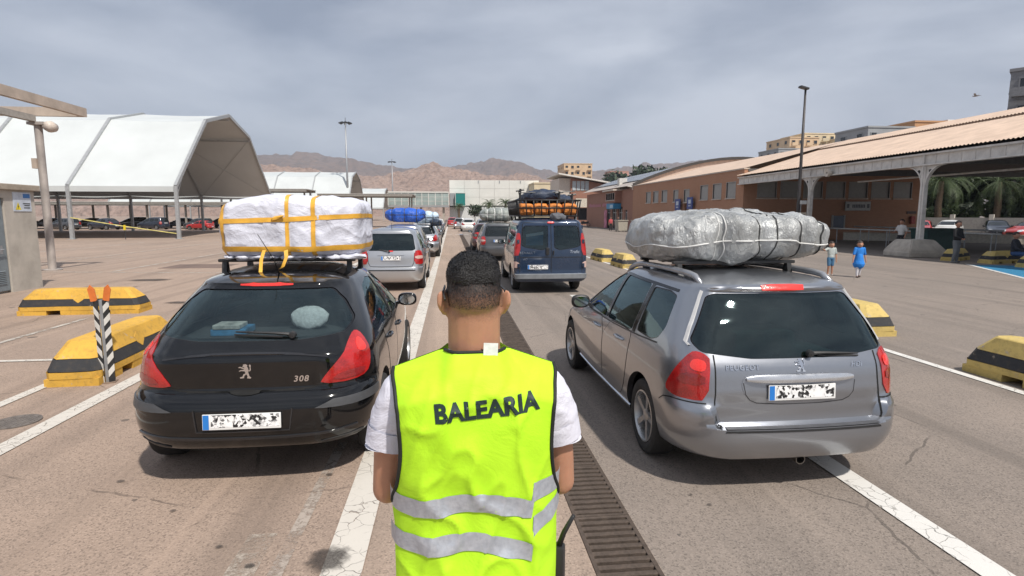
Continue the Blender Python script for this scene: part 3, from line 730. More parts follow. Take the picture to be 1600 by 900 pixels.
def build_grey_estate():
    c = Car('estate_car', 'grey estate car with silver wrapped load on its roof rails, right of the man', S_WAGON, P_GREY)
    c.root['group'] = 'cars queueing in lanes'
    wagon_windows(c, M_GLASS, M_GLASSP)
    for sd in (1, -1):
        c.patch('tail_light', [(29, .69), (29, .965), (33, 1.0), (40, 1.02), (46, 1.01), (55, .91), (63, .80), (67, .72), (60, .69), (45, .675)], 'corner', M_TAIL, .007, sd, smooth=1, step=2.5, bulge=.004, skirt=.014)
        c.patch('brake_lens', [(32, .88), (32, .96), (43, .97), (45, .90)], 'corner', M_BRAKE, .0125, sd, smooth=2, step=2, skirt=.004)
        c.patch('indicator_lens', [(32, .79), (32, .87), (50, .87), (54, .79)], 'corner', M_TAILD, .0125, sd, smooth=1, step=2, skirt=.004)
        c.panel('rear_door', [(2.02, .36), (2.02, .955), (1.28, .975), (1.24, .93), (1.27, .72), (1.30, .52), (1.42, .36), (1.55, .33), (1.95, .33)], 'side', sd)
        c.panel('front_door', [(3.06, .36), (3.12, .6), (3.10, .93), (2.6, .945), (2.045, .955), (2.045, .36), (2.12, .33), (2.98, .33)], 'side', sd)
        c.ribbon('side_moulding', [(1.20, .30), (3.15, .30)], 'side', .035, M_CHROME if sd < 0 else M_RUB, .004, sd, thick=.008)
        c.ribbon('window_trim', [(.70, .99), (1.2, .965), (2.0, .945), (2.95, .945)], 'side', .012, M_RUB, .003, sd)
        c.ribbon('bumper_gap', [(24, .668), (40, .664), (66, .66), (76, .60)], 'corner', .009, M_GAP, .0015, sd, step=3)
        c.ribbon('tailgate_gap', [(sd * .61, 1.0), (sd * .615, .75), (sd * .625, .66), (sd * .625, .53), (sd * .59, .516)], 'rear', .010, M_GAP, .002, 1, step=.05)
        c.ribbon('rear_window_trim', [(.57 * sd, 1.425), (.755 * sd, 1.08), (.74 * sd, 1.05)], 'rear', .016, plain('pale_trim', (.5, .5, .5), .4), .003, 1, thick=.005)
    for sd in (1, -1):
        for y_ in (1.215, 2.02): c.ribbon('door_pillar', [(y_, .975), (y_, 1.395)], 'side', .075, M_FRIT, .002, sd, smooth=0)
        c.ribbon('window_frame', [(.74, 1.395), (1.2, 1.405), (2.1, 1.41), (2.25, 1.395)], 'side', .022, M_FRIT, .002, sd)
    c.patch('bumper_ledge', [(-.57, .497), (.57, .497), (.58, .482), (-.58, .482)], 'rear', M_RUB, .006, smooth=0, skirt=.01)
    # top face of the ledge
    pts = [(-.62, .0), (.62, .0)]
    m = MB(); n = 24
    a = [c.proj('rear', (-.57 + 1.14 * i / n, .498), .004) for i in range(n + 1)]; b = [c.proj('rear', (-.57 + 1.14 * i / n, .525), .002) for i in range(n + 1)]
    a = [Vector((p.x, p.y - .003, .512)) for p in a]; b = [Vector((p.x, p.y, .518)) for p in b]
    m.add(a + b, [(i, i + 1, n + 2 + i, n + 1 + i) for i in range(n)]); m.build('ledge_guard', plain('worn_black_plastic', (.07, .07, .075), .35, var=.4), c.root, smooth=True)
    c.patch('plate_recess', [(-.40, .86), (.40, .86), (.44, .80), (.40, .70), (.30, .655), (-.30, .655), (-.40, .70), (-.44, .80)], 'rear', P_GREY, .003, smooth=2, skirt=.004)
    c.ribbon('recess_edge', [(-.42, .81), (-.40, .70), (-.30, .655), (.30, .655), (.40, .70), (.42, .81)], 'rear', .006, plain('shadow_gap', (.03, .03, .032), .6), .004)
    hb = MB(); k = 20; vs = []
    for i in range(k + 1):
        x = -.40 + .8 * i / k; t = 1 - abs(2 * i / k - 1) ** 6 * .55
        for dz, dy in ((.0, 0), (.032, .016), (.028, .034), (0, .044), (-.024, .036), (-.026, 0)):
            p = c.proj('rear', (x, .835 + dz * t), 0.002 + dy * t); vs.append(p)
    hb.add(vs, [(i * 6 + j, i * 6 + (j + 1) % 6, (i + 1) * 6 + (j + 1) % 6, (i + 1) * 6 + j) for i in range(k) for j in range(6)]); hb.add([vs[j] for j in range(6)], [tuple(range(6))]); hb.add([vs[k * 6 + j] for j in range(6)], [tuple(range(6))])
    hb.build('tailgate_bar', plain('satin_silver', (.62, .63, .65), .25, .8, var=.06), c.root, smooth=True, sharp=50)
    c.plate((0, .742), .50, .11, off=.012)
    c.emblem((.0, .925), .085)
    c.lettering('PEUGEOT', .05, (-.42, .915), 'rear', M_CHROME, spacing=1.15, bold=.001)
    c.lettering('HDi', .05, (.44, .915), 'rear', M_CHROME, shear=.25, spacing=1.1)
    c.patch('spoiler', [(-.50, 1.462), (.50, 1.462), (.56, 1.43), (.0, 1.425), (-.56, 1.43)], 'rear', P_GREY, .008, smooth=1, skirt=.02)
    c.patch('brake_light', [(-.17, 1.462), (.17, 1.462), (.16, 1.438), (-.16, 1.438)], 'rear', M_BRAKE, .02, smooth=1, skirt=.03)
    add_wiper(c, (.08, 1.0), (.46, .985))
    add_mirror(c, 2.80, .96, M_RUB)
    add_handles(c, [(1.52, .86), (2.28, .84)], P_GREY)
    c.wheels(WHEEL5)
    add_seats(c, [(1.25, (-.42, 0, .42)), (2.15, (-.36, .36))], .92)
    MB().box((-.66, 2.85, .72), (.66, 3.12, .93), .05).build('dashboard', M_TRIM, c.root, smooth=True, sharp=40)
    sw = MB(); sw.tube([(-.36 + .17 * math.cos(a), 2.72 + .05 * math.sin(a), .93 + .16 * math.sin(a)) for a in [2 * PI * i / 20 for i in range(21)]], .014, 6, False); sw.build('steering_wheel', M_TRIM, c.root, smooth=True)
    lug = MB()
    for (a, b) in (((-.5, .35, .5), (-.05, .95, .85)), ((.0, .4, .5), (.5, .95, .95)), ((-.3, .5, .86), (.2, .9, 1.1))): lug.box(a, b, .05)
    lug.build('boot_load', plain('boot_load_cloth', (.10, .13, .12), .9, var=.6, scale=5), c.root, smooth=True, sharp=50)
    for sd in (1, -1):
        m = MB(); pts = []
        for i in range(17):
            t = i / 16; y = .62 + 1.75 * t; h = .05 * min(1, math.sin(PI * min(max(t, .0), 1)) * 4) ** .6 if 0 < t < 1 else 0
            z = roof_top(c, .535, y); pts.append(Vector((sd * .535, y, z + h - .012)))
        m.tube(pts, [.02] + [.026] * 15 + [.02], 8); m.build('roof_rail', plain('rail_grey', (.34, .35, .37), .35, .6), c.root, smooth=True)
    c.zbar = add_bars(c, (1.15, 1.95), .50, .07, M_RUB, .025)
    # exhaust
    ex = MB(); ex.lathe([(.001, .25), (.03, .25), (.03, .045), (.036, .04), (.036, -.03), (.030, -.03), (.028, .2)], 18, c=(.02, .12, .235), axis='y'); ex.build('exhaust_pipe', plain('exhaust_steel', (.22, .20, .18), .35, .9), c.root, smooth=True, sharp=35)
    c.finish()
    return c

def build_silver_mpv():
    c = Car('people_carrier', 'silver people carrier ahead of the black hatchback, red left lamp hidden', S_MPV, P_SILVER, res=.75)
    c.root['label'] = 'silver people carrier with nothing on its roof, directly ahead of the black hatchback'
    c.root['group'] = 'cars queueing in lanes'
    mpv_windows(c, M_GLASSD, M_GLASSP)
    mpv_lamps(c)
    for sd in (1, -1):
        c.panel('rear_door', [(1.95, .40), (1.95, 1.03), (1.22, 1.05), (1.20, .8), (1.30, .45), (1.5, .36), (1.9, .36)], 'side', sd)
        c.panel('front_door', [(2.95, .40), (3.02, .65), (3.0, 1.0), (2.5, 1.02), (1.975, 1.03), (1.975, .38), (2.9, .36)], 'side', sd)
    c.ribbon('tailgate_gap', [(-.60, 1.0), (-.58, .665), (-.4, .65), (.4, .65), (.58, .665), (.60, 1.0)], 'rear', .014, M_GAP)
    c.ribbon('bumper_strip', [(-.62, .56), (0, .56), (.62, .56)], 'rear', .03, M_RUB, .003, thick=.006)
    c.plate((0, .87), .50, .11)
    c.patch('tailgate_bar', [(-.34, .965), (.34, .965), (.34, .94), (-.34, .94)], 'rear', P_SILVER, .02, smooth=1, skirt=.03)
    c.patch('emblem', [(-.05, 1.0), (.05, 1.0), (.05, .975), (-.05, .975)], 'rear', M_CHROME, .01, smooth=2, step=.02)
    c.patch('brake_light', [(-.06, 1.065), (.06, 1.065), (.06, 1.035), (-.06, 1.035)], 'rear', M_BRAKE, .012, smooth=1, skirt=.02, step=.03)
    add_wiper(c, (-.05, 1.03), (-.3, 1.09)); add_mirror(c, 2.85, 1.0, M_RUB); add_handles(c, [(1.5, .92), (2.2, .90)], P_SILVER)
    c.wheels(WHEEL7)
    add_seats(c, [(.95, (-.4, .4)), (1.5, (-.42, 0, .42)), (2.25, (-.36, .36))], 1.0)
    zt = roof_top(c, 0, .6); MB().tube([(0, .5, zt - .01), (0, .42, zt + .16)], [.007, .003], 6).build('aerial', M_RUB, c.root)
    c.finish(); return c
def mpv_windows(c, gl, gp, front=True):
    c.window('rear_window', [(-.50, 1.50), (.50, 1.50), (.56, 1.46), (.63, 1.10), (.56, 1.06), (-.56, 1.06), (-.63, 1.10), (-.56, 1.46)], 'rear', gp, border=.03)
    for sd in (1, -1):
        c.window('quarter_window', [(1.10, 1.09), (1.10, 1.48), (.72, 1.48), (.60, 1.42), (.56, 1.14), (.66, 1.09)], 'side', gp, sd, .02)
        c.window('rear_door_window', [(1.90, 1.06), (1.90, 1.49), (1.18, 1.49), (1.18, 1.08)], 'side', gp, sd, .02)
        c.window('front_door_window', [(2.0, 1.05), (2.0, 1.49), (2.22, 1.46), (2.6, 1.28), (2.95, 1.06)], 'side', gl, sd, .02)
    if front: c.window('windscreen', [(-.50, 1.48), (.50, 1.48), (.62, 1.3), (.70, 1.14), (-.70, 1.14), (-.62, 1.3)], 'front', gl, border=.04)
def mpv_lamps(c):
    for sd in (1, -1):
        o = c.patch('tail_light', [(16, .72), (18, 1.05), (34, 1.07), (50, 1.04), (56, .9), (56, .72), (34, .70)], 'corner', M_TAIL, .008, sd, smooth=1, step=4, bulge=.01, skirt=.014)
        c.patch('indicator_lens', [(19, .85), (19, .93), (52, .93), (52, .85)], 'corner', M_TAILW, .02, sd, smooth=1, step=4, skirt=.014, parent=o)

def build_van():
    c = Car('panel_van', 'dark blue van with a loaded roof rack, ahead of the grey estate car', S_VAN, P_NAVY, res=.8)
    c.root['group'] = 'cars queueing in lanes'
    for sd in (1, -1):
        c.window('rear_window', [(sd * .07, 1.72), (sd * .66, 1.72), (sd * .72, 1.66), (sd * .76, 1.22), (sd * .66, 1.17), (sd * .22, 1.10), (sd * .08, 1.16)], 'rear', M_GLASSR, border=.03)
        c.window('side_window', [(1.9, 1.16), (1.9, 1.68), (.45, 1.68), (.40, 1.62), (.40, 1.18)], 'side', M_GLASSP, sd, .04)
        c.window('sliding_window', [(3.05, 1.15), (3.05, 1.68), (2.02, 1.68), (2.02, 1.16)], 'side', M_GLASSP, sd, .04)
        c.window('front_door_window', [(3.16, 1.12), (3.16, 1.66), (3.35, 1.63), (3.7, 1.40), (3.98, 1.15), (3.9, 1.10)], 'side', M_GLASSD, sd, .02)
    c.window('windscreen', [(-.60, 1.68), (.60, 1.68), (.72, 1.45), (.80, 1.18), (-.80, 1.18), (-.72, 1.45)], 'front', M_GLASS, border=.05)
    c.panel('rear_cargo_door', [(-.80, .56), (-.80, 1.0), (-.785, 1.2), (-.715, 1.78), (-.70, 1.80), (-.012, 1.81), (-.012, .55), (-.78, .55)], 'rear', 1, smooth=0, off=.004) if False else None
    c.ribbon('door_gap', [(0, .54), (0, 1.80)], 'rear', .018, M_GAP, smooth=0)
    c.ribbon('door_gap', [(-.80, .54), (-.80, 1.0), (-.75, 1.5), (-.70, 1.79), (0, 1.81), (.70, 1.79), (.75, 1.5), (.80, 1.0), (.80, .54)], 'rear', .016, M_GAP, smooth=0)
    c.ribbon('door_crease', [(-.79, .93), (-.01, .93)], 'rear', .02, P_NAVY, .002, thick=.008); c.ribbon('door_crease', [(.01, .93), (.79, .93)], 'rear', .02, P_NAVY, .002, thick=.008)
    for sd in (1, -1):
        c.patch('tail_light', [(24, .98), (24, 1.52), (40, 1.54), (62, 1.50), (66, 1.0), (44, .96)], 'corner', M_TAIL, .008, sd, smooth=1, step=4, skirt=.014)
        c.patch('reversing_light', [(26, .66), (26, .82), (58, .82), (58, .66)], 'corner', M_TAILW, .008, sd, smooth=1, step=4, skirt=.014)
        for z in (.72, 1.32, 1.68):
            p = c.proj('rear', (sd * .83, z), .0); MB().box((p.x - .03, p.y - .03, z - .05), (p.x + .03, p.y + .02, z + .05), .01).build('hinge', P_NAVY, c.root)
        c.panel('sliding_door', [(3.08, .42), (3.08, 1.05), (2.0, 1.08), (1.55, 1.08), (1.55, .42), (2.0, .38), (3.0, .38)], 'side', sd)
        c.panel('cab_door', [(4.0, .5), (4.08, .8), (4.0, 1.05), (3.11, 1.08), (3.11, .40), (3.8, .40)], 'side', sd)
        c.patch('bumper_reflector', [(sd * .58, .46), (sd * .72, .46), (sd * .72, .43), (sd * .58, .43)], 'rear', M_TAIL, .012, smooth=0, skirt=.01)
    c.ribbon('rear_bumper', [(-.90, .445), (0, .445), (.90, .445)], 'rear', .135, plain('grey_bumper', (.17, .18, .19), .55, var=.2), .004, smooth=0, thick=.02)
    c.plate((-.34, .68), .52, .11); 
    MB().box((-.14, .012, .98), (-.05, .05, 1.17), .015).build('door_latch', M_RUB, c.root); MB().box((.04, .012, .98), (.07, .05, 1.1), .01).build('door_latch', M_RUB, c.root)
    c.patch('brake_light', [(-.085, 1.81), (.085, 1.81), (.085, 1.775), (-.085, 1.775)], 'rear', M_BRAKE, .014, smooth=1, skirt=.02, step=.03)
    c.lettering('RENAULT', .085, (-.60, 1.035), 'rear', M_CHROME, spacing=1.1); c.lettering('Trafic', .11, (.60, 1.06), 'rear', M_CHROME, shear=.2)
    c.lettering('dCi', .075, (-.66, .875), 'rear', M_CHROME, shear=.2)
    # roller blind and box behind the left rear window, pale sticker in it
    MB().box((-.62, .24, 1.22), (-.18, .26, 1.48)).build('window_cargo', plain('blue_card', (.03, .16, .30), .6), c.root)
    MB().obox((-.40, .22, 1.50), (.44, .02, .07), Matrix.Rotation(R(-8), 3, 'Y')).build('window_sticker', plain('sticker_white', (.65, .72, .74), .5), c.root)
    add_mirror(c, 3.75, 1.12, M_RUB)
    c.wheels(WHEELC)
    add_seats(c, [(1.5, (-.5, 0, .5)), (2.5, (-.5, 0, .5)), (3.2, (-.48, .48))], 1.15)
    c.finish(); return c

def far_car(kind, paint_m, label, name):
    spec = dict(hatch=S_HATCH, wagon=S_WAGON, mpv=S_MPV)[kind]
    c = Car(name, label, spec, paint_m, res=.45, hollow=False)
    if kind == 'hatch':
        hatch_windows(c, M_BLIND, M_BLIND)
        for sd in (1, -1): c.patch('tail_light', [(6, .76), (30, .97), (46, 1.06), (56, 1.02), (50, .80), (30, .755)], 'corner', M_TAIL, .008, sd, smooth=1, step=5)
        c.plate((0, .535), .52, .11)
    elif kind == 'wagon':
        wagon_windows(c, M_BLIND, M_BLIND)
        for sd in (1, -1): c.patch('tail_light', [(4, .70), (4, 1.0), (34, 1.05), (60, .80), (58, .69), (30, .675)], 'corner', M_TAIL, .008, sd, smooth=1, step=5)
        c.plate((0, .74), .52, .11)
    else:
        mpv_windows(c, M_BLIND, M_BLIND); mpv_lamps(c); c.plate((0, .87), .52, .11)
    for sd in (1, -1):
        z = .66; y0 = spec['yf'][3][1] - .35
        c.patch('head_light', [(sd * .42, .60), (sd * .42, .74), (sd * .66, .80), (sd * .72, .74), (sd * .70, .62)], 'front', M_HEAD, .008, smooth=1, step=.06)
    c.patch('grille', [(-.38, .36), (.38, .36), (.32, .56), (-.32, .56)], 'front', M_RUB, .006, smooth=1, step=.08)
    add_mirror(c, 2.7, .98, M_RUB)
    c.wheels(WHEEL7)
    c.finish(); return c
# ---------------------------------------------------------------- ground, road markings, drain
def mk_asphalt(name, base, warm, stains=True):
    t = NT(name); v = t.coord('Object')
    big = t.noise(v, .16, 5, .6); mid = t.noise(v, 1.3, 6, .65); fine = t.noise(v, 42, 3, .7)
    g = t.n('ShaderNodeTexVoronoi'); g.inputs['Scale'].default_value = 95; t.l(v, g.inputs['Vector'])
    c = t.mix(t.ramp(big, [(.35, 0.), (.65, 1.)]), base, warm)
    c = t.mix(t.ramp(mid, [(.3, .30), (.7, 0.)]), c, [q * .62 for q in base])
    sp = t.n('ShaderNodeSeparateColor'); t.l(g.outputs['Color'], sp.inputs[0])
    c = t.mix(t.math('MULTIPLY', t.ramp(sp.outputs[0], [(.72, 0.), (.80, 1.)]), .35), c, [min(1, q * 1.55) for q in base])
    c = t.mix(t.math('MULTIPLY', t.ramp(sp.outputs[1], [(.80, 0.), (.86, 1.)]), .50), c, [q * .35 for q in base])
    # tyre paths along the lanes
    vy = t.coord('Object', (1.15, .035, 1)); tr = t.noise(vy, 1.6, 4, .55)
    c = t.mix(t.ramp(tr, [(.50, 0.), (.66, .50)]), c, [q * .55 for q in base])
    c = t.mix(t.ramp(t.noise(vy, 3.1, 3, .6, .4), [(.56, 0.), (.74, .34)]), c, [min(1, q * 1.35) for q in warm])
    # oil drops
    dv = t.n('ShaderNodeTexVoronoi'); dv.inputs['Scale'].default_value = 1.9; dv.inputs['Randomness'].default_value = 1; 
    wv = t.mix(.035, v, t.n('ShaderNodeTexNoise', ).outputs['Color']) if False else v
    t.l(wv, dv.inputs['Vector'])
    ds = t.n('ShaderNodeSeparateColor'); t.l(dv.outputs['Color'], ds.inputs[0])
    rad = t.math('MULTIPLY', t.math('POWER', ds.outputs[0], 4.0), .16)
    edge = t.math('ADD', dv.outputs['Distance'], t.math('MULTIPLY', t.math('SUBTRACT', fine, .5), .05))
    drop = t.math('LESS_THAN', edge, rad)
    c = t.mix(t.math('MULTIPLY', drop, .62), c, (.05, .044, .04))
    st = t.noise(v, .55, 5, .7, .6)
    c = t.mix(t.ramp(st, [(.66, 0.), (.72, .45)]), c, [q * .45 for q in base])
    # hairline cracks
    cr = t.n('ShaderNodeTexVoronoi', feature='DISTANCE_TO_EDGE'); cr.inputs['Scale'].default_value = .38
    dn = t.n('ShaderNodeTexNoise'); dn.inputs['Scale'].default_value = 2.2; dn.inputs['Detail'].default_value = 6; t.l(v, dn.inputs['Vector'])
    wv2 = t.mix(.16, v, dn.outputs['Color'], 'ADD'); t.l(wv2, cr.inputs['Vector'])
    crk = t.math('MULTIPLY', t.math('LESS_THAN', cr.outputs['Distance'], .0035), t.ramp(mid, [(.48, 0.), (.56, 1.)]))
    c = t.mix(t.math('MULTIPLY', crk, .6), c, [q * .3 for q in base])
    h = t.math('ADD', t.math('MULTIPLY', g.outputs['Distance'], .6), fine)
    return t.bsdf(c, t.ramp(mid, [(.3, .82), (.7, .95)]), 0, t.bump(h, .5, .006))
A_LEFT = mk_asphalt('asphalt_pale', (.300, .226, .178), (.380, .280, .216))
A_STRIP = mk_asphalt('concrete_strip', (.32, .246, .194), (.405, .304, .236))
def mk_ground():
    """one sheet; the paler, redder asphalt of the left apron passes into the greyer right lanes"""
    m = A_LEFT.copy(); m.name = 'asphalt_apron'; t = m.node_tree
    p = next(n for n in t.nodes if n.type == 'BSDF_PRINCIPLED'); src = p.inputs['Base Color'].links[0].from_socket
    tcn = t.nodes.new('ShaderNodeTexCoord'); sx = t.nodes.new('ShaderNodeSeparateXYZ'); t.links.new(tcn.outputs['Object'], sx.inputs[0])
    mr = t.nodes.new('ShaderNodeMapRange'); mr.inputs[1].default_value = 1.155; mr.inputs[2].default_value = 1.165; t.links.new(sx.outputs[0], mr.inputs[0])
    hs = t.nodes.new('ShaderNodeMix'); hs.data_type = 'RGBA'; hs.blend_type = 'MULTIPLY'; hs.inputs[7].default_value = (.70, .78, .845, 1)
    t.links.new(mr.outputs[0], hs.inputs[0]); t.links.new(src, hs.inputs[6]); t.links.new(hs.outputs[2], p.inputs['Base Color'])
    return m
A_GROUND = mk_ground()
DX0, DX1 = .78, 1.16
gv = []; xs = [-3200, DX0, DX1, 3200]; ys = [-60, -1, 60, 3600]
for y in ys:
    for x in xs: gv.append((x, y, 0))
gf = [(j * 4 + i, j * 4 + i + 1, j * 4 + 5 + i, j * 4 + 4 + i) for j in range(3) for i in range(3) if not (i == 1 and j == 1)]
tag(mk('ground', gv, gf, A_GROUND), kind='structure')
tag(MB().box((-.52, -2, .0), (DX0 - .004, 75, .005)).build('pavement_strip', A_STRIP), kind='structure')
M_PIT = plain('drain_pit', (.05, .042, .036), .95, var=.4, bump=.4)
pit = MB(); pit.quad((DX0, -1, 0), (DX0, 60, 0), (DX0, 60, -.35), (DX0, -1, -.35)); pit.quad((DX1, -1, 0), (DX1, 60, 0), (DX1, 60, -.35), (DX1, -1, -.35)); pit.quad((DX0, -1, -.35), (DX1, -1, -.35), (DX1, 60, -.35), (DX0, 60, -.35))
tag(pit.build('drain_channel', M_PIT), kind='structure')
M_IRON = plain('rusty_iron', (.088, .066, .052), .85, .15, var=.4, scale=14, bump=.5, bscale=90)
GR = .757
def grate_frame():
    m = MB(); b = .028
    m.box((DX0 + .003, 0, -.03), (DX0 + b, GR - .006, .003)); m.box((DX1 - b, 0, -.03), (DX1 - .003, GR - .006, .003))
    m.box((DX0 + b, 0, -.03), (DX1 - b, .024, .003)); m.box((DX0 + b, GR - .030, -.03), (DX1 - b, GR - .006, .003)); return m
bar_me = None
for k in range(78):
    y0 = -1.0 + k * GR
    far = y0 > 7.5
    fr = grate_frame()
    ys_ = [.024 + .0685 * (i + .62) for i in range(10)]
    if far:
        for yy in ys_: fr.box((DX0 + .028, yy - .019, -.03), (DX1 - .028, yy + .019, .0))
    if k == 0 or (far and 'grate_far_me' not in globals()):
        o = fr.build('drain_grate', M_IRON)
        if far: grate_far_me = o.data
        else: grate_me = o.data
    else:
        o = bpy.data.objects.new('drain_grate', grate_far_me if far else grate_me); COL.objects.link(o)
    o.location = (0, y0, 0)
    tag(o, 'rusty iron slotted grate panel lying in the drain line beside the man', 'drain grate', 'grates along the drain')
    if not far:
        for i, yy in enumerate(ys_):
            if bar_me is None:
                b = MB().box((DX0 + .026, -.0195, -.028), (DX1 - .026, .0195, .0015), .003).build('bar', M_IRON, o); bar_me = b.data
            else: b = link(bpy.data.objects.new('bar', bar_me), o)
            b.location = (0, yy, random.uniform(-.0015, .001))

def mk_roadpaint(name, col, wear=.5, under=(.25, .20, .165)):
    t = NT(name); v = t.coord('Object')
    a = t.noise(v, 2.4, 6, .7); b = t.noise(v, 26, 4, .7)
    cr = t.n('ShaderNodeTexVoronoi', feature='DISTANCE_TO_EDGE'); cr.inputs['Scale'].default_value = 9
    dn = t.n('ShaderNodeTexNoise'); dn.inputs['Scale'].default_value = 7; t.l(v, dn.inputs['Vector'])
    t.l(t.mix(.12, v, dn.outputs['Color'], 'ADD'), cr.inputs['Vector'])
    f = t.math('ADD', t.math('MULTIPLY', a, .6), t.math('MULTIPLY', b, .4))
    w = t.ramp(f, [(wear - .05, 1.), (wear + .05, 0.)])
    w2 = t.math('MULTIPLY', t.math('LESS_THAN', cr.outputs['Distance'], .022), t.ramp(a, [(.45, .7), (.6, 0.)]))
    t.bsdf(t.mix(a, [q * .86 for q in col], col), .7, 0, t.bump(b, .25, .004))
    tr = t.n('ShaderNodeBsdfTransparent'); ms = t.n('ShaderNodeMixShader'); t.l(t.math('MULTIPLY', t.math('MAXIMUM', w, w2), .9), ms.inputs[0]); t.l(t.p.outputs[0], ms.inputs[1]); t.l(tr.outputs[0], ms.inputs[2]); t.l(ms.outputs[0], t.out.inputs['Surface'])
    return t.m
M_LINE = mk_roadpaint('road_paint_white', (.60, .56, .50), .36)
M_LINE2 = mk_roadpaint('road_paint_worn', (.50, .455, .40), .49)
M_LINE3 = mk_roadpaint('road_paint_bright', (.66, .64, .60), .30, (.22, .19, .17))
M_BLUE = mk_roadpaint('blue_ground_paint', (.03, .20, .36), .34, (.12, .15, .18))
def line(p, q, w, mat=M_LINE, z=.0085):
    p = Vector(p); q = Vector(q); d = (q - p).normalized(); n = Vector((-d.y, d.x)) * w / 2
    k = max(1, int((q - p).length / 2)); vs = []
    for i in range(k + 1):
        c = p.lerp(q, i / k); j = random.uniform(-.006, .006)
        vs += [(c.x - n.x * (1 + j), c.y - n.y * (1 + j), z), (c.x + n.x * (1 + j), c.y + n.y * (1 + j), z)]
    o = mk('lane_line', vs, [(2 * i, 2 * i + 1, 2 * i + 3, 2 * i + 2) for i in range(k)], mat)
    return tag(o, kind='structure')
line((-.64, -1), (-.64, 110), .23, M_LINE)
line((3.0, -1), (3.0, 14), .19, M_LINE3); line((3.0, 16), (3.0, 60), .12, M_LINE2, .0085)
line((6.38, 1), (6.38, 34), .12, M_LINE3)
line((-3.86, 2), (-3.86, 40), .19, M_LINE); line((-4.77, 4), (-4.77, 7.3), .13, M_LINE)
line((-9, 8.39), (-5.2, 8.39), .10, M_LINE); line((-7.06, 9.0), (-7.02, 14), .10, M_LINE2)
line((-15, 21.75), (-7.5, 20.6), .13, M_LINE2); line((-11.86, 21.4), (-11.9, 40), .12, M_LINE2)
line((-22, 28.8), (-8.5, 28.3), .13, M_LINE2); line((-16.5, 22), (-16.8, 44), .12, M_LINE2); line((-21.8, 24), (-21.9, 44), .12, M_LINE2)
line((-30, 40.5), (-8, 40.2), .14, M_LINE2); line((-7, 21), (-7.1, 48), .12, M_LINE2)
for i in range(5): line((-.45 + i * .85, 58.6), (.05 + i * .85, 58.6), .5, M_LINE3)
line((5, 47), (20, 47.5), .25, M_LINE2); line((5, 60), (20, 60.4), .3, M_LINE2)
# pale scrapes where paint was blasted away in front of the camera
line((-1.02, 2.2), (-.98, 5.0), .085, mk_roadpaint('scraped_paint', (.40, .34, .29), .49), .0045); line((-1.22, 2.4), (-1.2, 3.55), .17, mk_roadpaint('scraped_paint_patch', (.42, .36, .30), .52), .0045)
# blue bay with its white edge
bp = [(20.6, 21.0), (18.2, 16.9), (14.5, 10.2), (14.5, 6), (24, 6), (24, 19.0), (22.2, 20.3)]
tag(mk('painted_bay', [(x, y, .0045) for x, y in bp], [tuple(range(len(bp)))], M_BLUE), kind='structure')
line((20.75, 21.25), (14.4, 10.0), .14, M_LINE3, .0085)
# oil stains and drips in front of the camera
def mk_stain():
    t = NT('oil_stain'); v = t.coord('Object'); ln = t.n('ShaderNodeVectorMath', operation='LENGTH'); t.l(v, ln.inputs[0])
    oi = t.n('ShaderNodeObjectInfo'); sh = t.n('ShaderNodeVectorMath', operation='ADD'); t.l(v, sh.inputs[0]); t.l(oi.outputs['Location'], sh.inputs[1])
    r_ = t.math('ADD', ln.outputs['Value'], t.math('MULTIPLY', t.math('SUBTRACT', t.noise(sh.outputs[0], 2.2, 5, .65), .5), .9))
    a = t.math('MULTIPLY', t.ramp(r_, [(.50, 1.), (.86, 0.)]), t.ramp(t.noise(sh.outputs[0], 9, 3, .7), [(.25, .45), (.7, .78)]))
    t.bsdf((.045, .038, .034), .8); tr = t.n('ShaderNodeBsdfTransparent'); ms = t.n('ShaderNodeMixShader')
    t.l(a, ms.inputs[0]); t.l(tr.outputs[0], ms.inputs[1]); t.l(t.p.outputs[0], ms.inputs[2]); t.l(ms.outputs[0], t.out.inputs['Surface']); return t.m
M_STAIN = mk_stain()
STM = None
def stain(x, y, r, k=1.0, seed=0):
    global STM
    if STM is None:
        o = mk('oil_stain', [(math.cos(2 * PI * i / 24), math.sin(2 * PI * i / 24), 0) for i in range(24)], [tuple(range(24))], M_STAIN); STM = o.data
    else: o = link(bpy.data.objects.new('oil_stain', STM))
    o.location = (x, y, .0125); o.scale = (r * 1.35, r * k * 1.35, 1); tag(o, kind='structure')
for i, (x, y, r, k) in enumerate(((-.74, 3.22, .12, 1.0), (-1.88, 3.12, .045, 1.1), (-1.17, 3.2, .03, .8), (-1.42, 3.42, .022, .8), (-1.9, 3.9, .02, .7), (-2.5, 4.4, .03, .6), (-.96, 4.35, .026, .8), (-1.5, 5.1, .03, .7), (-.25, 4.6, .035, .8), (-.2, 7.4, .06, .7), (1.75, 3.6, .018, .8), (1.68, 3.75, .014, .8), (-5.6, 10.2, .32, .45), (-6.1, 13.7, .4, .4), (4.6, 5.4, .03, .6), (-9.2, 18.6, .6, .5))): stain(x, y, r, k, i)
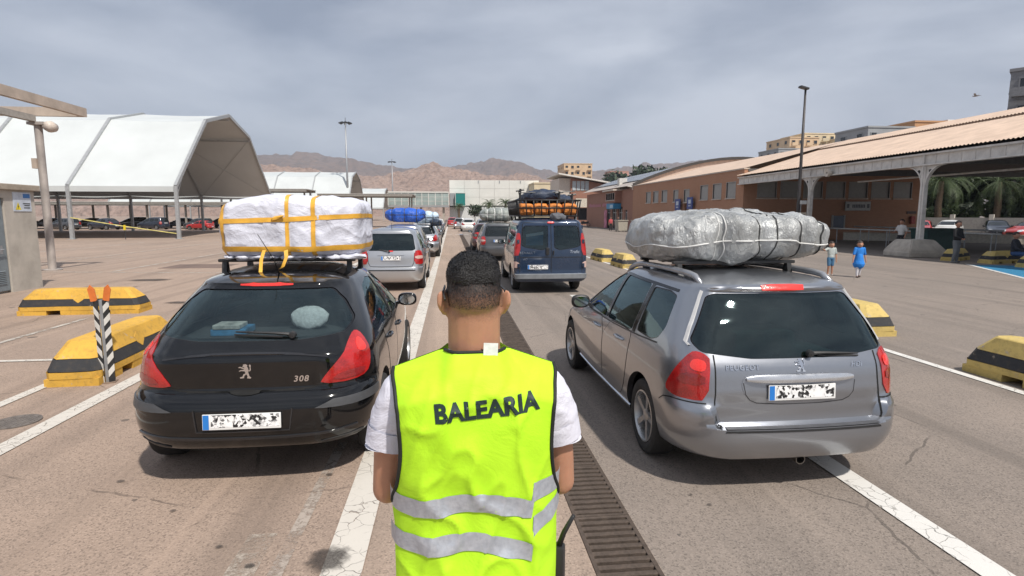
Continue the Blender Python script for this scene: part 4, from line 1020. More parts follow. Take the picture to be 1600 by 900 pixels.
# manhole covers
M_CAST = plain('cast_iron', (.16, .14, .125), .7, .2, var=.25, scale=20, bump=.5, bscale=70)
def manhole(x, y, r, label):
    m = MB(); m.lathe([(r, 0), (r, .012), (r * .93, .013), (r * .92, .009), (.001, .010)], 40)
    for i in range(-4, 5):
        for j in range(-4, 5):
            px, py = i * r * .19, j * r * .19
            if math.hypot(px, py) < r * .82: m.box((px - r * .05, py - r * .05, .008), (px + r * .05, py + r * .05, .0125))
    o = m.build('manhole_cover', M_CAST); o.location = (x, y, 0); tag(o, label, 'manhole cover')
manhole(-4.22, 5.85, .20, 'round iron manhole cover between the two white lines at far left')
tag(MB().box((-10.9, 22.6, 0), (-8.6, 24.4, .005)).build('asphalt_patch', mk_asphalt('asphalt_patch_dark', (.15, .11, .09), (.19, .13, .105))), kind='structure')

# ---------------------------------------------------------------- hills
def ridge(name, y0, depth, prof, cols, seed, rough, rows=44, nx=260, cut=1.0):
    """prof: list of (x, height) along the crest"""
    f = pchip(prof); x0, x1 = prof[0][0], prof[-1][0]
    vs = []
    for j in range(rows):
        t = j / (rows - 1)
        for i in range(nx):
            x = x0 + (x1 - x0) * i / (nx - 1); y = y0 + depth * t
            h = f(x) * math.sin(min(1, t / .6) * PI / 2) ** cut if t <= .6 else f(x) * math.cos((t - .6) / .4 * PI / 2) ** .8
            s = Vector((x * rough[1], y * rough[1], seed))
            n = noise.fractal(s, .9, 2.2, 6) + .8 * abs(noise.fractal(s * 2.7, 1.0, 2.1, 4))
            vs.append((x, y, h * (1 + .12 * noise.noise(s * .4)) + n * rough[0] * min(1, t * 5) - 1))
    fs = [(j * nx + i, j * nx + i + 1, (j + 1) * nx + i + 1, (j + 1) * nx + i) for j in range(rows - 1) for i in range(nx - 1)]
    t = NT(name + '_rock'); v = t.coord('Object')
    a = t.noise(v, cols[3], 8, .7, .6); b = t.noise(v, cols[3] * 7, 6, .7)
    c = t.mix(t.ramp(a, [(.35, 0.), (.62, 1.)]), cols[0], cols[1]); c = t.mix(t.ramp(b, [(.45, 0.), (.66, .85)]), c, cols[2])
    m = t.bsdf(c, .95, 0, t.bump(b, .8, 2.0))
    return tag(mk(name, vs, fs, m, smooth=False), kind='structure')
ridge('hill', 640, 420, [(-900, 30), (-420, 50), (-300, 61), (-225, 66), (-150, 55), (-80, 58), (-30, 68), (20, 67), (60, 60), (110, 58), (200, 40), (500, 34)],
      ((.35, .255, .21), (.28, .195, .158), (.13, .095, .078), .03), 3.1, (6.5, .026), 60, 420, .55)
ridge('mountain', 1900, 1500, [(-3100, 260), (-1500, 285), (-820, 262), (-450, 232), (-150, 196), (60, 205), (190, 240), (270, 246), (390, 205), (560, 170), (800, 200), (1100, 230), (1600, 260), (3100, 220)],
      ((.20, .135, .10), (.15, .105, .085), (.09, .07, .055), .004), 8.7, (22, .006), 50, 420, .8)

# ---------------------------------------------------------------- white tents
M_PVC = plain('tent_pvc', (.53, .555, .55), .5, var=.06, scale=.35, bump=.35, bscale=1.2)
M_ALU = plain('tent_aluminium', (.42, .43, .43), .5, .5, var=.15)
def tent(y0, w, x1, x0, label, eave=4.25, top=11.9, bay=8.2, parts=True):
    t = thing('marquee', label, 'tent', (x1, y0, 0), 0, 'polygonal white marquees')
    prof = [(0, eave), (w * .27, eave + (top - eave) * .815), (w * .5, top), (w * .73, eave + (top - eave) * .815), (w, eave)]
    n = int((x1 - x0) / bay)
    def P2(u, sag=0): return u
    for k in range(n):
        xa, xb = -bay * k - .10, -bay * (k + 1) + .10
        m = MB(); nx = 6
        line_ = []
        for (a, b) in zip(prof, prof[1:]):
            for i in range(5): line_.append((a[0] + (b[0] - a[0]) * i / 5, a[1] + (b[1] - a[1]) * i / 5))
        line_.append(prof[-1])
        vs = []
        for i in range(nx + 1):
            x = xa + (xb - xa) * i / nx; s = math.sin(PI * i / nx) * .10
            for (y, z) in line_: vs.append((x, y + (s if y < w / 2 else -s) * .6, z - s))
        L_ = len(line_)
        m.add(vs, [(i * L_ + j, i * L_ + j + 1, (i + 1) * L_ + j + 1, (i + 1) * L_ + j) for i in range(nx) for j in range(L_ - 1)])
        # valances
        for yv in (-.02, w + .02): m.quad((xa, yv, eave + .02), (xb, yv, eave + .02), (xb, yv, eave - .42), (xa, yv, eave - .42))
        m.build('roof_sheet', M_PVC, t, smooth=True, sharp=25)
    for k in range(n + 1):
        x = -bay * k; m = MB()
        for (a, b) in zip(prof, prof[1:]): m.bar((x, a[0], a[1] + .02), (x, b[0], b[1] + .02), .24, .30)
        m.build('arch_beam', M_ALU, t)
        for yv in (0, w):
            p = MB(); p.box((x - .13, yv - .13, 0), (x + .13, yv + .13, eave + .05), .02); p.box((x - .28, yv - .28, 0), (x + .28, yv + .28, .03)); p.build('post', M_ALU, t)
        if k in (0, n):
            pass
        if k < n:
            for i in (1, 2, 3, 4):
                q = prof[1] if i == 1 else prof[2] if i == 2 else prof[3] if i == 3 else ((prof[0][0] + prof[1][0]) / 2, (prof[0][1] + prof[1][1]) / 2)
                MB().bar((x, q[0], q[1] - .42), (x - bay, q[0], q[1] - .42), .10, .12).build('purlin', M_ALU, t)
            if k in (0, 2):
                cb = MB(); a, b = prof[3], prof[4]
                cb.bar((x, a[0], a[1] - .25), (x - bay, b[0], b[1] - .2), .03); cb.bar((x - bay, a[0], a[1] - .25), (x, b[0], b[1] - .2), .03)
                a, b = prof[1], prof[0]
                cb.bar((x, a[0], a[1] - .25), (x - bay, b[0], b[1] - .2), .03); cb.build('cross_cable', M_ALU, t)
    # strut at the open end
    s = MB(); s.bar((0, .2, eave - .6), (0, 2.1, eave + 2.1), .08); s.build('brace', M_ALU, t)
    return t
tent(50.2, 25, -22.3, -80, 'nearest white marquee with open right end, beyond the utility kiosk')
tent(130, 24, -22.3, -75, 'second white marquee, behind the nearest one and left of the tall mast')
tent(196, 24, -22.3, -62, 'farthest white marquee, partly hidden behind a long flat canopy', top=11.0)
# flat canopies between the tents
M_CANO = plain('canopy_steel', (.30, .28, .25), .7, .1, var=.2)
def flat_canopy(x0, x1, y0, y1, z, label):
    t = thing('flat_canopy', label, 'canopy', (x0, y0, 0))
    m = MB(); m.box((0, 0, z), (x1 - x0, y1 - y0, z + .12)); m.build('roof_panel', plain('canopy_roof', (.38, .36, .33), .7), t)
    for yy in (.15, (y1 - y0) / 2, y1 - y0 - .15): MB().box((.05, yy - .1, z - .28), (x1 - x0 - .05, yy + .1, z - .003)).build('beam', M_CANO, t)
    k = max(2, int((x1 - x0) / 5))
    for i in range(k + 1):
        for yy in (1.2, y1 - y0 - 1.2):
            x = .6 + (x1 - x0 - 1.2) * i / k; MB().box((x - .11, yy - .11, 0), (x + .11, yy + .11, z - .283)).build('post', M_CANO, t)
flat_canopy(-34, -21.0, 88, 94, 5.6, 'short flat steel canopy on posts just right of the nearest marquee')
flat_canopy(-20, -5.8, 90, 98, 5.0, 'long flat steel canopy beyond the blue roof bundle')
flat_canopy(-78, -26, 84, 92, 3.6, 'low flat canopy over the dark parked cars behind the nearest marquee')

# ---------------------------------------------------------------- tall masts and lamps
M_GALV = plain('galvanised', (.36, .37, .38), .5, .6, var=.15)
M_DKPOLE = plain('dark_pole', (.045, .047, .05), .5, .3)
def mast(x, y, h, label, r=1.9):
    t = thing('light_mast', label, 'light mast', (x, y, 0))
    MB().tube([(0, 0, 0), (0, 0, h * .5), (0, 0, h)], [.30, .22, .12], 12).build('pole', M_GALV, t, smooth=True)
    m = MB(); m.lathe([(r * .62, h - .25), (r * .66, h - .18), (r * .62, h - .1), (r * .55, h - .18), (r * .62, h - .25)], 24)
    for i in range(6): a = i * PI / 3; m.bar((0, 0, h - .2), (r * .6 * math.cos(a), r * .6 * math.sin(a), h - .18), .06)
    m.tube([(0, 0, h), (0, 0, h + .9)], .05, 6); m.build('ring', M_DKPOLE, t)
    for i in range(8):
        a = i * PI / 4 + .2; f = MB(); f.obox((r * math.cos(a), r * math.sin(a), h - .25), (.6, .45, .28), Matrix.Rotation(a, 3, 'Z') @ Matrix.Rotation(R(20), 3, 'Y'), .04); f.build('floodlight', M_DKPOLE, t)
mast(-23.0, 134, 22.3, 'tall pale mast with a ring of floodlights, above the second marquee', 1.15)
mast(-21.0, 215, 21.0, 'distant floodlight mast seen small against the pink hill', 1.2)
# ---------------------------------------------------------------- right: brick terminal and its iron canopy
def mk_brick(name, a, b, mortar, scale=1.0):
    t = NT(name); v = t.coord('Object')
    # bricks on faces that look along x or y: use (x + y, z)
    sx = t.n('ShaderNodeSeparateXYZ'); t.l(v, sx.inputs[0])
    cb = t.n('ShaderNodeCombineXYZ'); t.l(t.math('ADD', sx.outputs[0], sx.outputs[1]), cb.inputs[0]); t.l(sx.outputs[2], cb.inputs[1])
    br = t.n('ShaderNodeTexBrick'); br.inputs['Scale'].default_value = scale; br.inputs['Color1'].default_value = (*a, 1); br.inputs['Color2'].default_value = (*b, 1); br.inputs['Mortar'].default_value = (*mortar, 1)
    br.inputs['Brick Width'].default_value = .25; br.inputs['Row Height'].default_value = .075; br.inputs['Mortar Size'].default_value = .010
    t.l(cb.outputs[0], br.inputs['Vector'])
    c = t.mix(t.ramp(t.noise(v, .5, 5, .6), [(.35, 0.), (.7, .35)]), br.outputs['Color'], [q * .7 for q in a])
    return t.bsdf(c, .85, 0, t.bump(br.outputs['Fac'], -.3, .01))
M_BRICK = mk_brick('brick_ochre', (.44, .215, .125), (.39, .185, .105), (.35, .23, .155))
M_BRICK2 = mk_brick('brick_red', (.36, .165, .11), (.32, .14, .095), (.28, .19, .145))
M_SHUT = plain('shutter_grey', (.36, .35, .33), .7, var=.1)
M_STONE = plain('sill_stone', (.50, .42, .35), .8)
M_IRONP = plain('painted_iron', (.62, .59, .55), .6, .0, var=.18, scale=3, bump=.15, bscale=20)
M_ROOFT = plain('roof_pink_sheet', (.55, .415, .32), .75, var=.14, scale=1.2)
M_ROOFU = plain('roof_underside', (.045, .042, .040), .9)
M_DARKW = plain('dark_glass_far', (.03, .035, .04), .12, var=.3)
def window_x(t, x, y0, y1, z0, z1, shut=True, frame=M_STONE, d=.10):
    """window in a wall that faces -x: recess, shutter slats or panes, sill"""
    w = MB().box((x + d - .02, y0, z0), (x + d + .04, y1, z1)).build('window', M_SHUT if shut else M_DARKW, t)
    f = MB()
    for a, b in (((y0 - .05, z0 - .05), (y1 + .05, z0)), ((y0 - .05, z1), (y1 + .05, z1 + .05)), ((y0 - .05, z0), (y0, z1)), ((y1, z0), (y1 + .05, z1))): f.box((x - .02, a[0], a[1]), (x + d + .03, b[0], b[1]))
    f.build('frame', M_SHUT, w)
    MB().box((x - .09, y0 - .12, z0 - .13), (x + .02, y1 + .12, z0 - .055)).build('sill', M_STONE, w)
    if shut:
        s = MB(); n = int((z1 - z0) / .10)
        for i in range(n): s.box((x + d - .035, y0 + .01, z0 + i * .10 + .01), (x + d - .018, y1 - .01, z0 + i * .10 + .085))
        s.build('shutter_slats', M_SHUT, w)
    return w
TX = 22.5
# --- long brick block in the sun
t = thing('brick_terminal', 'long low brick terminal block with shuttered windows and blue door signs', 'building', (TX, 43, 0))
def wall_with_holes(t, x, y0, y1, z0, z1, holes, mat, th=.35, name='wall'):
    m = MB(); ys = sorted({y0, y1} | {h[0] for h in holes} | {h[1] for h in holes})
    for a, b in zip(ys, ys[1:]):
        hs = sorted([h for h in holes if h[0] <= a + 1e-6 and h[1] >= b - 1e-6], key=lambda h: h[2]); z = z0
        for h in hs: 
            if h[2] > z: m.box((x, a, z), (x + th, b, h[2]))
            z = h[3]
        if z < z1: m.box((x, a, z), (x + th, b, z1))
    bm = bmesh.new(); vs = [bm.verts.new(v) for v in m.v]
    for f in m.f: bm.faces.new([vs[i] for i in f])
    bmesh.ops.remove_doubles(bm, verts=bm.verts[:], dist=1e-4)
    dead = [f for f in bm.faces if sum(1 for g in bm.faces if False)]
    seen = {}
    for f in bm.faces: seen.setdefault(tuple(sorted(v.index for v in f.verts)), []).append(f)
    bmesh.ops.delete(bm, geom=[f for v in seen.values() if len(v) > 1 for f in v], context='FACES')
    o = MB().bm(bm).build(name, mat, t); return o
wins = []
wy = [1.3, 3.75, 6.3]
for y in wy: wins.append((y, y + 1.5, 3.35, 4.55))
for y in (10.3, 13.0): wins.append((y, y + 1.2, 3.3, 4.4))
for y in (16.0, 18.6, 21.0): wins.append((y, y + 1.5, 3.35, 4.5))
door = [(9.6, 10.9, 0, 2.9)]
wall_with_holes(t, 0, 0, 27.5, 0, 5.45, [w for w in wins if w[0] not in (10.3,)] + [(10.3, 11.5, 0.0, 4.4)], M_BRICK)
for w in wins: window_x(t, 0, *w) if w[0] != 10.3 else window_x(t, 0, 10.3, 11.5, 3.2, 4.35)
MB().box((.12, 10.35, .02), (.2, 11.45, 2.7)).build('door', plain('door_brown', (.10, .045, .03), .6), t)
for y, z in ((9.35, 3.05), (12.3, 2.95)):
    s = MB().box((-.35, y - .62, z - .55), (-.27, y + .62, z + .55), .02).build('door_sign', plain('sign_blue', (.015, .045, .22), .45), t)
    MB().box((-.275, y - .30, z + .05), (-.0, y - .24, z + .11)).build('bracket', M_GALV, s)
    p = MB(); p.box((-.356, y - .30, z - .05), (-.351, y + .30, z + .32)); p.box((-.356, y - .25, z - .30), (-.351, y + .25, z - .20)); p.build('pictogram', plain('sign_white', (.5, .55, .62), .5), s)
MB().box((-.12, 1.2, .9), (-.03, 4.4, 2.3)).build('notice_board', plain('notice_blue_white', (.32, .40, .60), .5, var=.8, scale=2.5), t)
# end wall, parapet cap
ew = [(1.15 + i * 1.9, 2.65 + i * 1.9) for i in range(7)]
m = MB(); prev = .352
for a, b in ew:
    m.box((prev, 0, 0), (a, .35, 5.45)); m.box((a, 0, 0), (b, .35, 3.3)); m.box((a, 0, 4.5), (b, .35, 5.45)); prev = b
m.box((prev, 0, 0), (15.0, .35, 5.45)); m.build('end_wall', M_BRICK, t)
for a, b in ew:
    w = MB().box((a, .10, 3.3), (b, .16, 4.5)).build('window', M_SHUT, t)
    f = MB(); f.box((a - .1, -.09, 3.18), (b + .1, .02, 3.27)); f.build('sill', M_STONE, w)
    f = MB(); f.box((a - .05, -.02, 3.27), (a, .12, 4.5)); f.box((b, -.02, 3.27), (b + .05, .12, 4.5)); f.box((a - .05, -.02, 4.5), (b + .05, .12, 4.55)); f.build('frame', M_SHUT, w)
    f = MB()
    for k in range(11): f.box((a + .01, .075, 3.32 + k * .105), (b - .01, .098, 3.40 + k * .105))
    f.build('shutter_slats', M_SHUT, w)
MB().box((.3, -.05, 5.3), (16.1, .4, 5.5)).build('wall_plate', plain('beam_dark', (.10, .095, .09), .7), t)
sg = MB().box((8.4, -.20, 2.30), (10.5, -.10, 3.0), .02).build('hanging_sign', plain('sign_panel_grey', (.42, .42, .40), .5), t)
m = MB()
for k in range(8): m.box((8.95 + k * .14, -.212, 2.52), (9.05 + k * .14, -.20, 2.78))
m.box((8.5, -.212, 2.5), (8.7, -.20, 2.82)); m.box((10.2, -.212, 2.5), (10.4, -.20, 2.82)); m.build('sign_letters', plain('sign_letter_dark', (.12, .12, .13), .6), sg)['kind'] = 'stuff'
b = MB().box((7.5, -.1, .9), (8.4, -.02, 1.9)).build('notice_case', plain('notice_dark_blue', (.06, .08, .12), .4), t)
f = MB(); f.box((7.4, -.12, .85), (7.5, -.0, 1.95)); f.box((8.4, -.12, .85), (8.5, -.0, 1.95)); f.build('frame', M_SHUT, b)
MB().box((14.1, -.2, 1.25), (14.45, -.01, 1.85), .03).build('hose_cabinet', plain('cabinet_red', (.30, .03, .02), .5), t)
MB().box((13.8, -.06, 2.05), (14.6, -.01, 2.25)).build('small_sign', plain('small_sign_dark', (.08, .05, .04), .6), t)
MB().box((-.06, -.04, 5.453), (.42, 27.5, 5.56)).build('parapet_cap', M_STONE, t)
m = MB()
n = 12
m.quad((.1, -.0, 5.58), (.1, 27.5, 5.58), (8.5, 27.5, 7.78), (8.5, 0, 7.78)); m.quad((8.5, 0, 7.78), (8.5, 27.5, 7.78), (17, 27.5, 5.5), (17, 0, 5.5)); m.build('roof', M_ROOFT, t)
# --- further brick block with solar roof
t = thing('brick_annex', 'far brick block with solar panels on its vaulted roof and pink shop lettering', 'building', (TX + .6, 70.6, 0))
wall_with_holes(t, 0, 0, 27, 0, 5.3, [(6.2, 8.2, 0, 3.0), (9.0, 11.4, 0, 3.0), (12.2, 14.2, 0, 3.0), (4.0, 5.2, 0, 2.6)], M_BRICK2)
MB().box((.35, 0, 0), (10, .35, 5.3)).build('end_wall', M_BRICK2, t); MB().box((.35, 26.65, 0), (10, 27, 5.3)).build('end_wall', M_BRICK2, t)
for a, b in ((6.2, 8.2), (9.0, 11.4), (12.2, 14.2), (4.0, 5.2)):
    s = MB().box((.2, a, 0), (.26, b, 3)).build('shop_front', M_DARKW, t)
    q = MB(); q.box((.17, a, 0), (.22, a + .07, 3)); q.box((.17, b - .07, 0), (.22, b, 3)); q.box((.17, (a + b) / 2 - .03, 0), (.22, (a + b) / 2 + .03, 3)); q.box((.17, a, 2.2), (.215, b, 2.28)); q.build('frame', plain('white_frame', (.62, .62, .60), .5), s)
# upper bay window, awning, letter band
bw = MB().box((-.9, 6.8, 3.6), (.0, 11.8, 5.2)).build('bay', M_BRICK2, t)
for i in range(4): window_x(t, -.9, 7.15 + i * 1.1, 8.0 + i * 1.1, 4.0, 4.9, False, d=.02)
MB().box((-1.3, 6.5, 5.203), (.1, 12.1, 5.4)).build('bay_roof', plain('bay_roof_cream', (.60, .53, .45), .7), t)
MB().box((-1.1, 6.9, 2.75), (-.001, 10.4, 3.5), .05).build('awning_box', plain('awning_blue', (.03, .22, .42), .5), t)
MB().box((-1.113, 7.1, 2.9), (-1.1, 8.6, 3.3)).build('awning_mark', plain('awning_mark_white', (.35, .50, .62), .5), t)
band = MB()
for i in range(17):
    if i in (11,): continue
    y = 25.0 - i * .72; h = random.uniform(.36, .62); band.box((-.06, y - .24, 3.15), (-.003, y + .22, 3.15 + h)); band.box((-.06, y - .30, 3.15), (-.003, y - .24, 3.15 + .5))
band.build('shop_lettering', plain('letter_pink', (.42, .17, .20), .6), t)['kind'] = 'stuff'
MB().box((-.45, 12.6, .02), (-.38, 14.0, 2.6)).build('banner', plain('banner_pink', (.50, .17, .25), .6, var=.4, scale=1.5), t)
# vaulted roof with panels
vp = [(-.7 + 14 * i / 10, 5.6 + 3.35 * math.sin(PI / 2 * i / 10) ** .9) for i in range(11)] + [(13.3 + 11 * i / 10, 8.95 - 2.75 * (1 - math.cos(PI / 2 * i / 10))) for i in range(1, 11)]
m = MB(); 
for (a, b) in zip(vp, vp[1:]): m.quad((a[0], -.3, a[1]), (b[0], -.3, b[1]), (b[0], 27.3, b[1]), (a[0], 27.3, a[1]))
m.build('vault_roof', plain('vault_sheet', (.42, .37, .33), .6), t, smooth=True)
m = MB()
for (a, b) in zip(vp, vp[1:]): m.bar((a[0], -.4, a[1] + .05), (b[0], -.4, b[1] + .05), .25, .32)
m.build('vault_rim', plain('vault_rim_dark', (.05, .045, .042), .7), t)
m = MB(); m.prism([(p[0], p[1] - .1) for p in vp] + [(vp[-1][0], 5), (vp[0][0], 5)], -.25, .1, 'xz'); m.build('gable', plain('gable_pale', (.55, .42, .34), .8), t)
M_SOLAR = plain('solar_glass', (.12, .125, .14), .16, .2, var=.2)
for r_ in range(4):
    for k in range(11):
        y = 26.0 - k * 2.9 - r_ * .1
        a, b = vp[1 + r_ * 2], vp[2 + r_ * 2 + 1]
        if y - 2.7 < -.2: continue
        d = Vector((b[0] - a[0], b[1] - a[1])).normalized(); nn = Vector((-d.y, d.x)) * .12
        m = MB(); m.add([(a[0] + nn.x, y, a[1] + nn.y), (b[0] - d.x * .08 + nn.x, y, b[1] - d.y * .08 + nn.y), (b[0] - d.x * .08 + nn.x, y - 2.75, b[1] - d.y * .08 + nn.y), (a[0] + nn.x, y - 2.75, a[1] + nn.y)], [(0, 1, 2, 3)])
        m.build('solar_panel', M_SOLAR, t)
m = MB(); m.box((.2, 8.6, 5.3), (1.3, 9.6, 7.0)); m.build('roof_cabinet', plain('cabinet_white', (.6, .58, .54), .6), t)

# --- canopy hall: brick back block in shade, iron columns, sheet roof
t = thing('canopy_hall', 'open station canopy with pink corrugated roof on pale iron columns', 'canopy', (TX, 0, 0))
Y0, Y1 = 2.0, 43.4
def roof_plane(x0, z0, x1, z1, name, mat, per=.2):
    vs = []; n = int((Y1 - Y0) / per * 4)
    for i in range(n + 1):
        y = Y0 + (Y1 - Y0) * i / n; h = .026 * math.sin(2 * PI * i / 4 + .4)
        vs += [(x0, y, z0 + h), (x1, y, z1 + h)]
    return mk(name, vs, [(2 * i, 2 * i + 1, 2 * i + 3, 2 * i + 2) for i in range(n)], mat, t, smooth=True)
roof_plane(-.45, 4.98, 6.2, 7.0, 'corrugated_roof', M_ROOFT); roof_plane(6.0, 7.06, 8.6, 7.80, 'ridge_roof', M_ROOFT)
roof_plane(8.6, 7.80, 17.5, 5.1, 'rear_roof', M_ROOFT)
MB().box((5.95, Y0, 6.95), (6.08, Y1, 7.03)).build('roof_step', plain('step_brown', (.20, .13, .09), .8), t)
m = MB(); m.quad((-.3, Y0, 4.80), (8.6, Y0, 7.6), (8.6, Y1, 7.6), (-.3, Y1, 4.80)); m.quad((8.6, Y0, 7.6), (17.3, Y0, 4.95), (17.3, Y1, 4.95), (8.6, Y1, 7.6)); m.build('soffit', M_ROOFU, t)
e = MB(); e.box((-.20, Y0, 4.30), (-.12, Y1, 4.86)); e.box((-.34, Y0, 4.78), (.02, Y1, 4.86)); e.box((-.34, Y0, 4.28), (.02, Y1, 4.34)); e.build('eave_girder', M_IRONP, t)
rv = MB().box((-.225, 0, 4.36), (-.20, .06, 4.76)).build('girder_stiffener', M_IRONP, t); rv.location.y = Y0 + .5
for i in range(1, 60): link(bpy.data.objects.new('girder_stiffener', rv.data), t).location.y = Y0 + .5 + i * .68
for ycol in (8.0, 16.8, 25.55, 34.3):
    for xc in (-.15, 16.9):
        c = MB(); z1 = 4.28
        c.box((xc - .13, ycol - .17, 0), (xc + .13, ycol + .17, .5)); c.prism([(ycol - .14, .5), (ycol + .14, .5), (ycol + .11, z1), (ycol - .11, z1)], xc - .10, xc + .10, 'yz')
        c.box((xc - .15, ycol - .03, .5), (xc - .10, ycol + .03, z1 + .5))
        co = c.build('column', M_IRONP, t)
        for sd in (1, -1):
            b = MB(); n = 10; outer = [(ycol + sd * (.11 + .95 * (1 - math.cos(PI / 2 * i / n))), 3.30 + .98 * math.sin(PI / 2 * i / n)) for i in range(n + 1)]
            poly = outer + [(ycol + sd * .11, z1)]
            b.prism(poly if sd > 0 else poly[::-1], xc - .04, xc + .04, 'yz')
            for p, q in zip(outer, outer[1:]): b.bar((xc, p[0], p[1]), (xc, q[0], q[1]), .16, .05, up=(0, 0, 1))
            b.build('bracket', M_IRONP, co)
            hl = MB(); cy, cz = ycol + sd * .33, 4.02
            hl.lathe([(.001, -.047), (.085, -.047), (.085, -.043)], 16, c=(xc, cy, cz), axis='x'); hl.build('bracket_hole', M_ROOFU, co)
# tie beams inside
for y in (8, 16.8, 25.55, 34.3): MB().box((0, y - .1, 4.4), (17, y + .1, 4.7)).build('tie_beam', plain('beam_dark', (.10, .095, .09), .7), t)
MB().tube([(2, 3, 3.95), (2, 33, 3.95)], .05, 6).build('light_rail', M_IRONP, t)
MB().lathe([(.05, -.25), (.22, -.28), (.24, -.12), (.12, 0), (.1, .12)], 16, c=(-.28, 32.3 - .0, 4.42), axis='x').build('loudspeaker', plain('speaker_cream', (.58, .52, .45), .6), t, smooth=True, sharp=40)
# hand rails in the shade
for y0_, y1_, x_, z_ in ((25.9, 40, 27.0, 1.02), (29, 41, 30.4, 1.10)):
    t = thing('hand_rail', 'pale steel hand rail in the shade, %s the walking man' % ('nearer and lower one behind' if x_ < 28 else 'farther and higher one behind'), 'rail', (x_, y0_, 0))
    MB().tube([(0, 0, z_), (0, y1_ - y0_, z_)], .05, 8).build('rail', plain('rail_white', (.62, .62, .60), .45), t, smooth=True)
    for i in range(6): MB().tube([(0, (y1_ - y0_) * (i + .2) / 6, 0), (0, (y1_ - y0_) * (i + .2) / 6, z_)], .03, 6).build('post', M_GALV, t)
# concrete block at the column foot
def lump(name, label, cat, size, loc, mat, rz=0, top=.62, seed=1):
    sx, sy, sz = size; m = MB(); bm = bmesh.new()
    vs = [(-sx, -sy, 0), (sx, -sy, 0), (sx, sy, 0), (-sx, sy, 0)]; q = top
    for v in vs: bm.verts.new(v)
    for v in vs: bm.verts.new((v[0], v[1], sz * .35))
    for v in vs: bm.verts.new((v[0] * q, v[1] * q, sz))
    bm.verts.ensure_lookup_table(); B = bm.verts
    bm.faces.new([B[i] for i in (3, 2, 1, 0)]); bm.faces.new([B[i] for i in (8, 9, 10, 11)])
    for l in (0, 4):
        for i in range(4): bm.faces.new([B[l + i], B[l + (i + 1) % 4], B[l + 4 + (i + 1) % 4], B[l + 4 + i]])
    bmesh.ops.bevel(bm, geom=bm.edges[:], offset=.04, segments=2, affect='EDGES'); bmesh.ops.triangulate(bm, faces=bm.faces[:]); bmesh.ops.subdivide_edges(bm, edges=bm.edges[:], cuts=1)
    for v in bm.verts: v.co += noise.noise_vector(v.co * 3 + Vector((seed, 0, 0))) * .025
    m.bm(bm); o = m.build(name, mat, smooth=True, sharp=40); o.location = loc; o.rotation_euler = (0, 0, rz); return tag(o, label, cat)
M_CONC = plain('raw_concrete', (.40, .36, .31), .9, var=.2, scale=3, bump=.3, bscale=20)
lump('concrete_block', 'rough concrete block around the foot of the iron column', 'concrete block', (.95, .85, .82), (22.0, 25.4, 0), M_CONC)

# lamp post with camera and sign
t = thing('lamp_post', 'dark street lamp on a tall thin pole in front of the canopy roof', 'street lamp', (21.4, 34.0, 0))
MB().tube([(0, 0, 0), (0, 0, 1.0), (0, 0, 5), (0, 0, 9.5)], [.13, .11, .09, .06], 12).build('pole', plain('pole_brown', (.055, .05, .05), .5, .3), t, smooth=True)
h = MB(); h.obox((-.18, -.1, 9.56), (.55, .34, .12), Matrix.Rotation(R(14), 3, 'Y'), .03); h.tube([(0, 0, 9.45), (-.06, -.03, 9.56)], .05, 8); h.build('lamp_head', M_DKPOLE, t, smooth=True, sharp=40)
MB().box((.03, -.25, 2.62), (.4, -.05, 2.85), .03).build('camera_box', plain('box_white', (.6, .6, .58), .5), t); MB().tube([(.1, -.1, 2.0), (.1, -.1, 2.65)], .03, 6).build('camera_stem', M_GALV, t)
s = MB().box((-.48, -.22, 1.45), (.42, -.16, 2.12), .02).build('small_board', plain('board_cream', (.58, .50, .40), .6), t); MB().box((-.36, -.226, 1.55), (.32, -.22, 2.0)).build('board_face', plain('board_plum', (.16, .12, .17), .5, var=.5, scale=8), s)

# ---------------------------------------------------------------- buildings at the end of the lanes and on the hill
def block(name, label, loc, size, wall, wins, rz=0, roof=None, wname='window', dark=M_DARKW):
    """box building; wins: list of (face, u0, u1, z0, z1), face 'f' looks to -y, 'l' to -x"""
    t = thing(name, label, 'building', loc, rz); sx, sy, sz = size
    MB().box((-sx / 2, 0, 0), (sx / 2, sy, sz)).build('wall', wall, t)
    for fc, u0, u1, z0, z1 in wins:
        m = MB()
        if fc == 'f': m.box((u0, -.03, z0), (u1, .05, z1))
        else: m.box((-sx / 2 - .03, u0, z0), (-sx / 2 + .05, u1, z1))
        o = m.build(wname, dark, t)
        f = MB(); e = .12
        if fc == 'f':
            f.box((u0 - e, -.16, z0 - e), (u1 + e, -.0, z0)); f.box((u0 - e, -.12, z1), (u1 + e, -.0, z1 + e)); f.box((u0 - e, -.12, z0), (u0, 0, z1)); f.box((u1, -.12, z0), (u1 + e, 0, z1))
        else:
            X = -sx / 2; f.box((X - .16, u0 - e, z0 - e), (X, u1 + e, z0)); f.box((X - .12, u0 - e, z1), (X, u1 + e, z1 + e)); f.box((X - .12, u0 - e, z0), (X, u0, z1)); f.box((X - .12, u1, z0), (X, u1 + e, z1))
        f.build('frame', wall, o)
    MB().box((-sx / 2 - .15, -.15, sz + .003), (sx / 2 + .15, sy + .1, sz + .35)).build('parapet', roof or wall, t)
    return t
M_WHITEB = plain('white_cladding', (.70, .69, .64), .7, var=.06, scale=.3)
M_CREAM = plain('cream_render', (.62, .52, .36), .85, var=.1, scale=.4)
M_SAND = plain('sand_render', (.62, .45, .29), .85, var=.12, scale=.3)
M_OCHRE = plain('ochre_render', (.48, .26, .13), .85, var=.12, scale=.3)
M_GREYR = plain('grey_render', (.30, .31, .32), .8, var=.12, scale=.4)
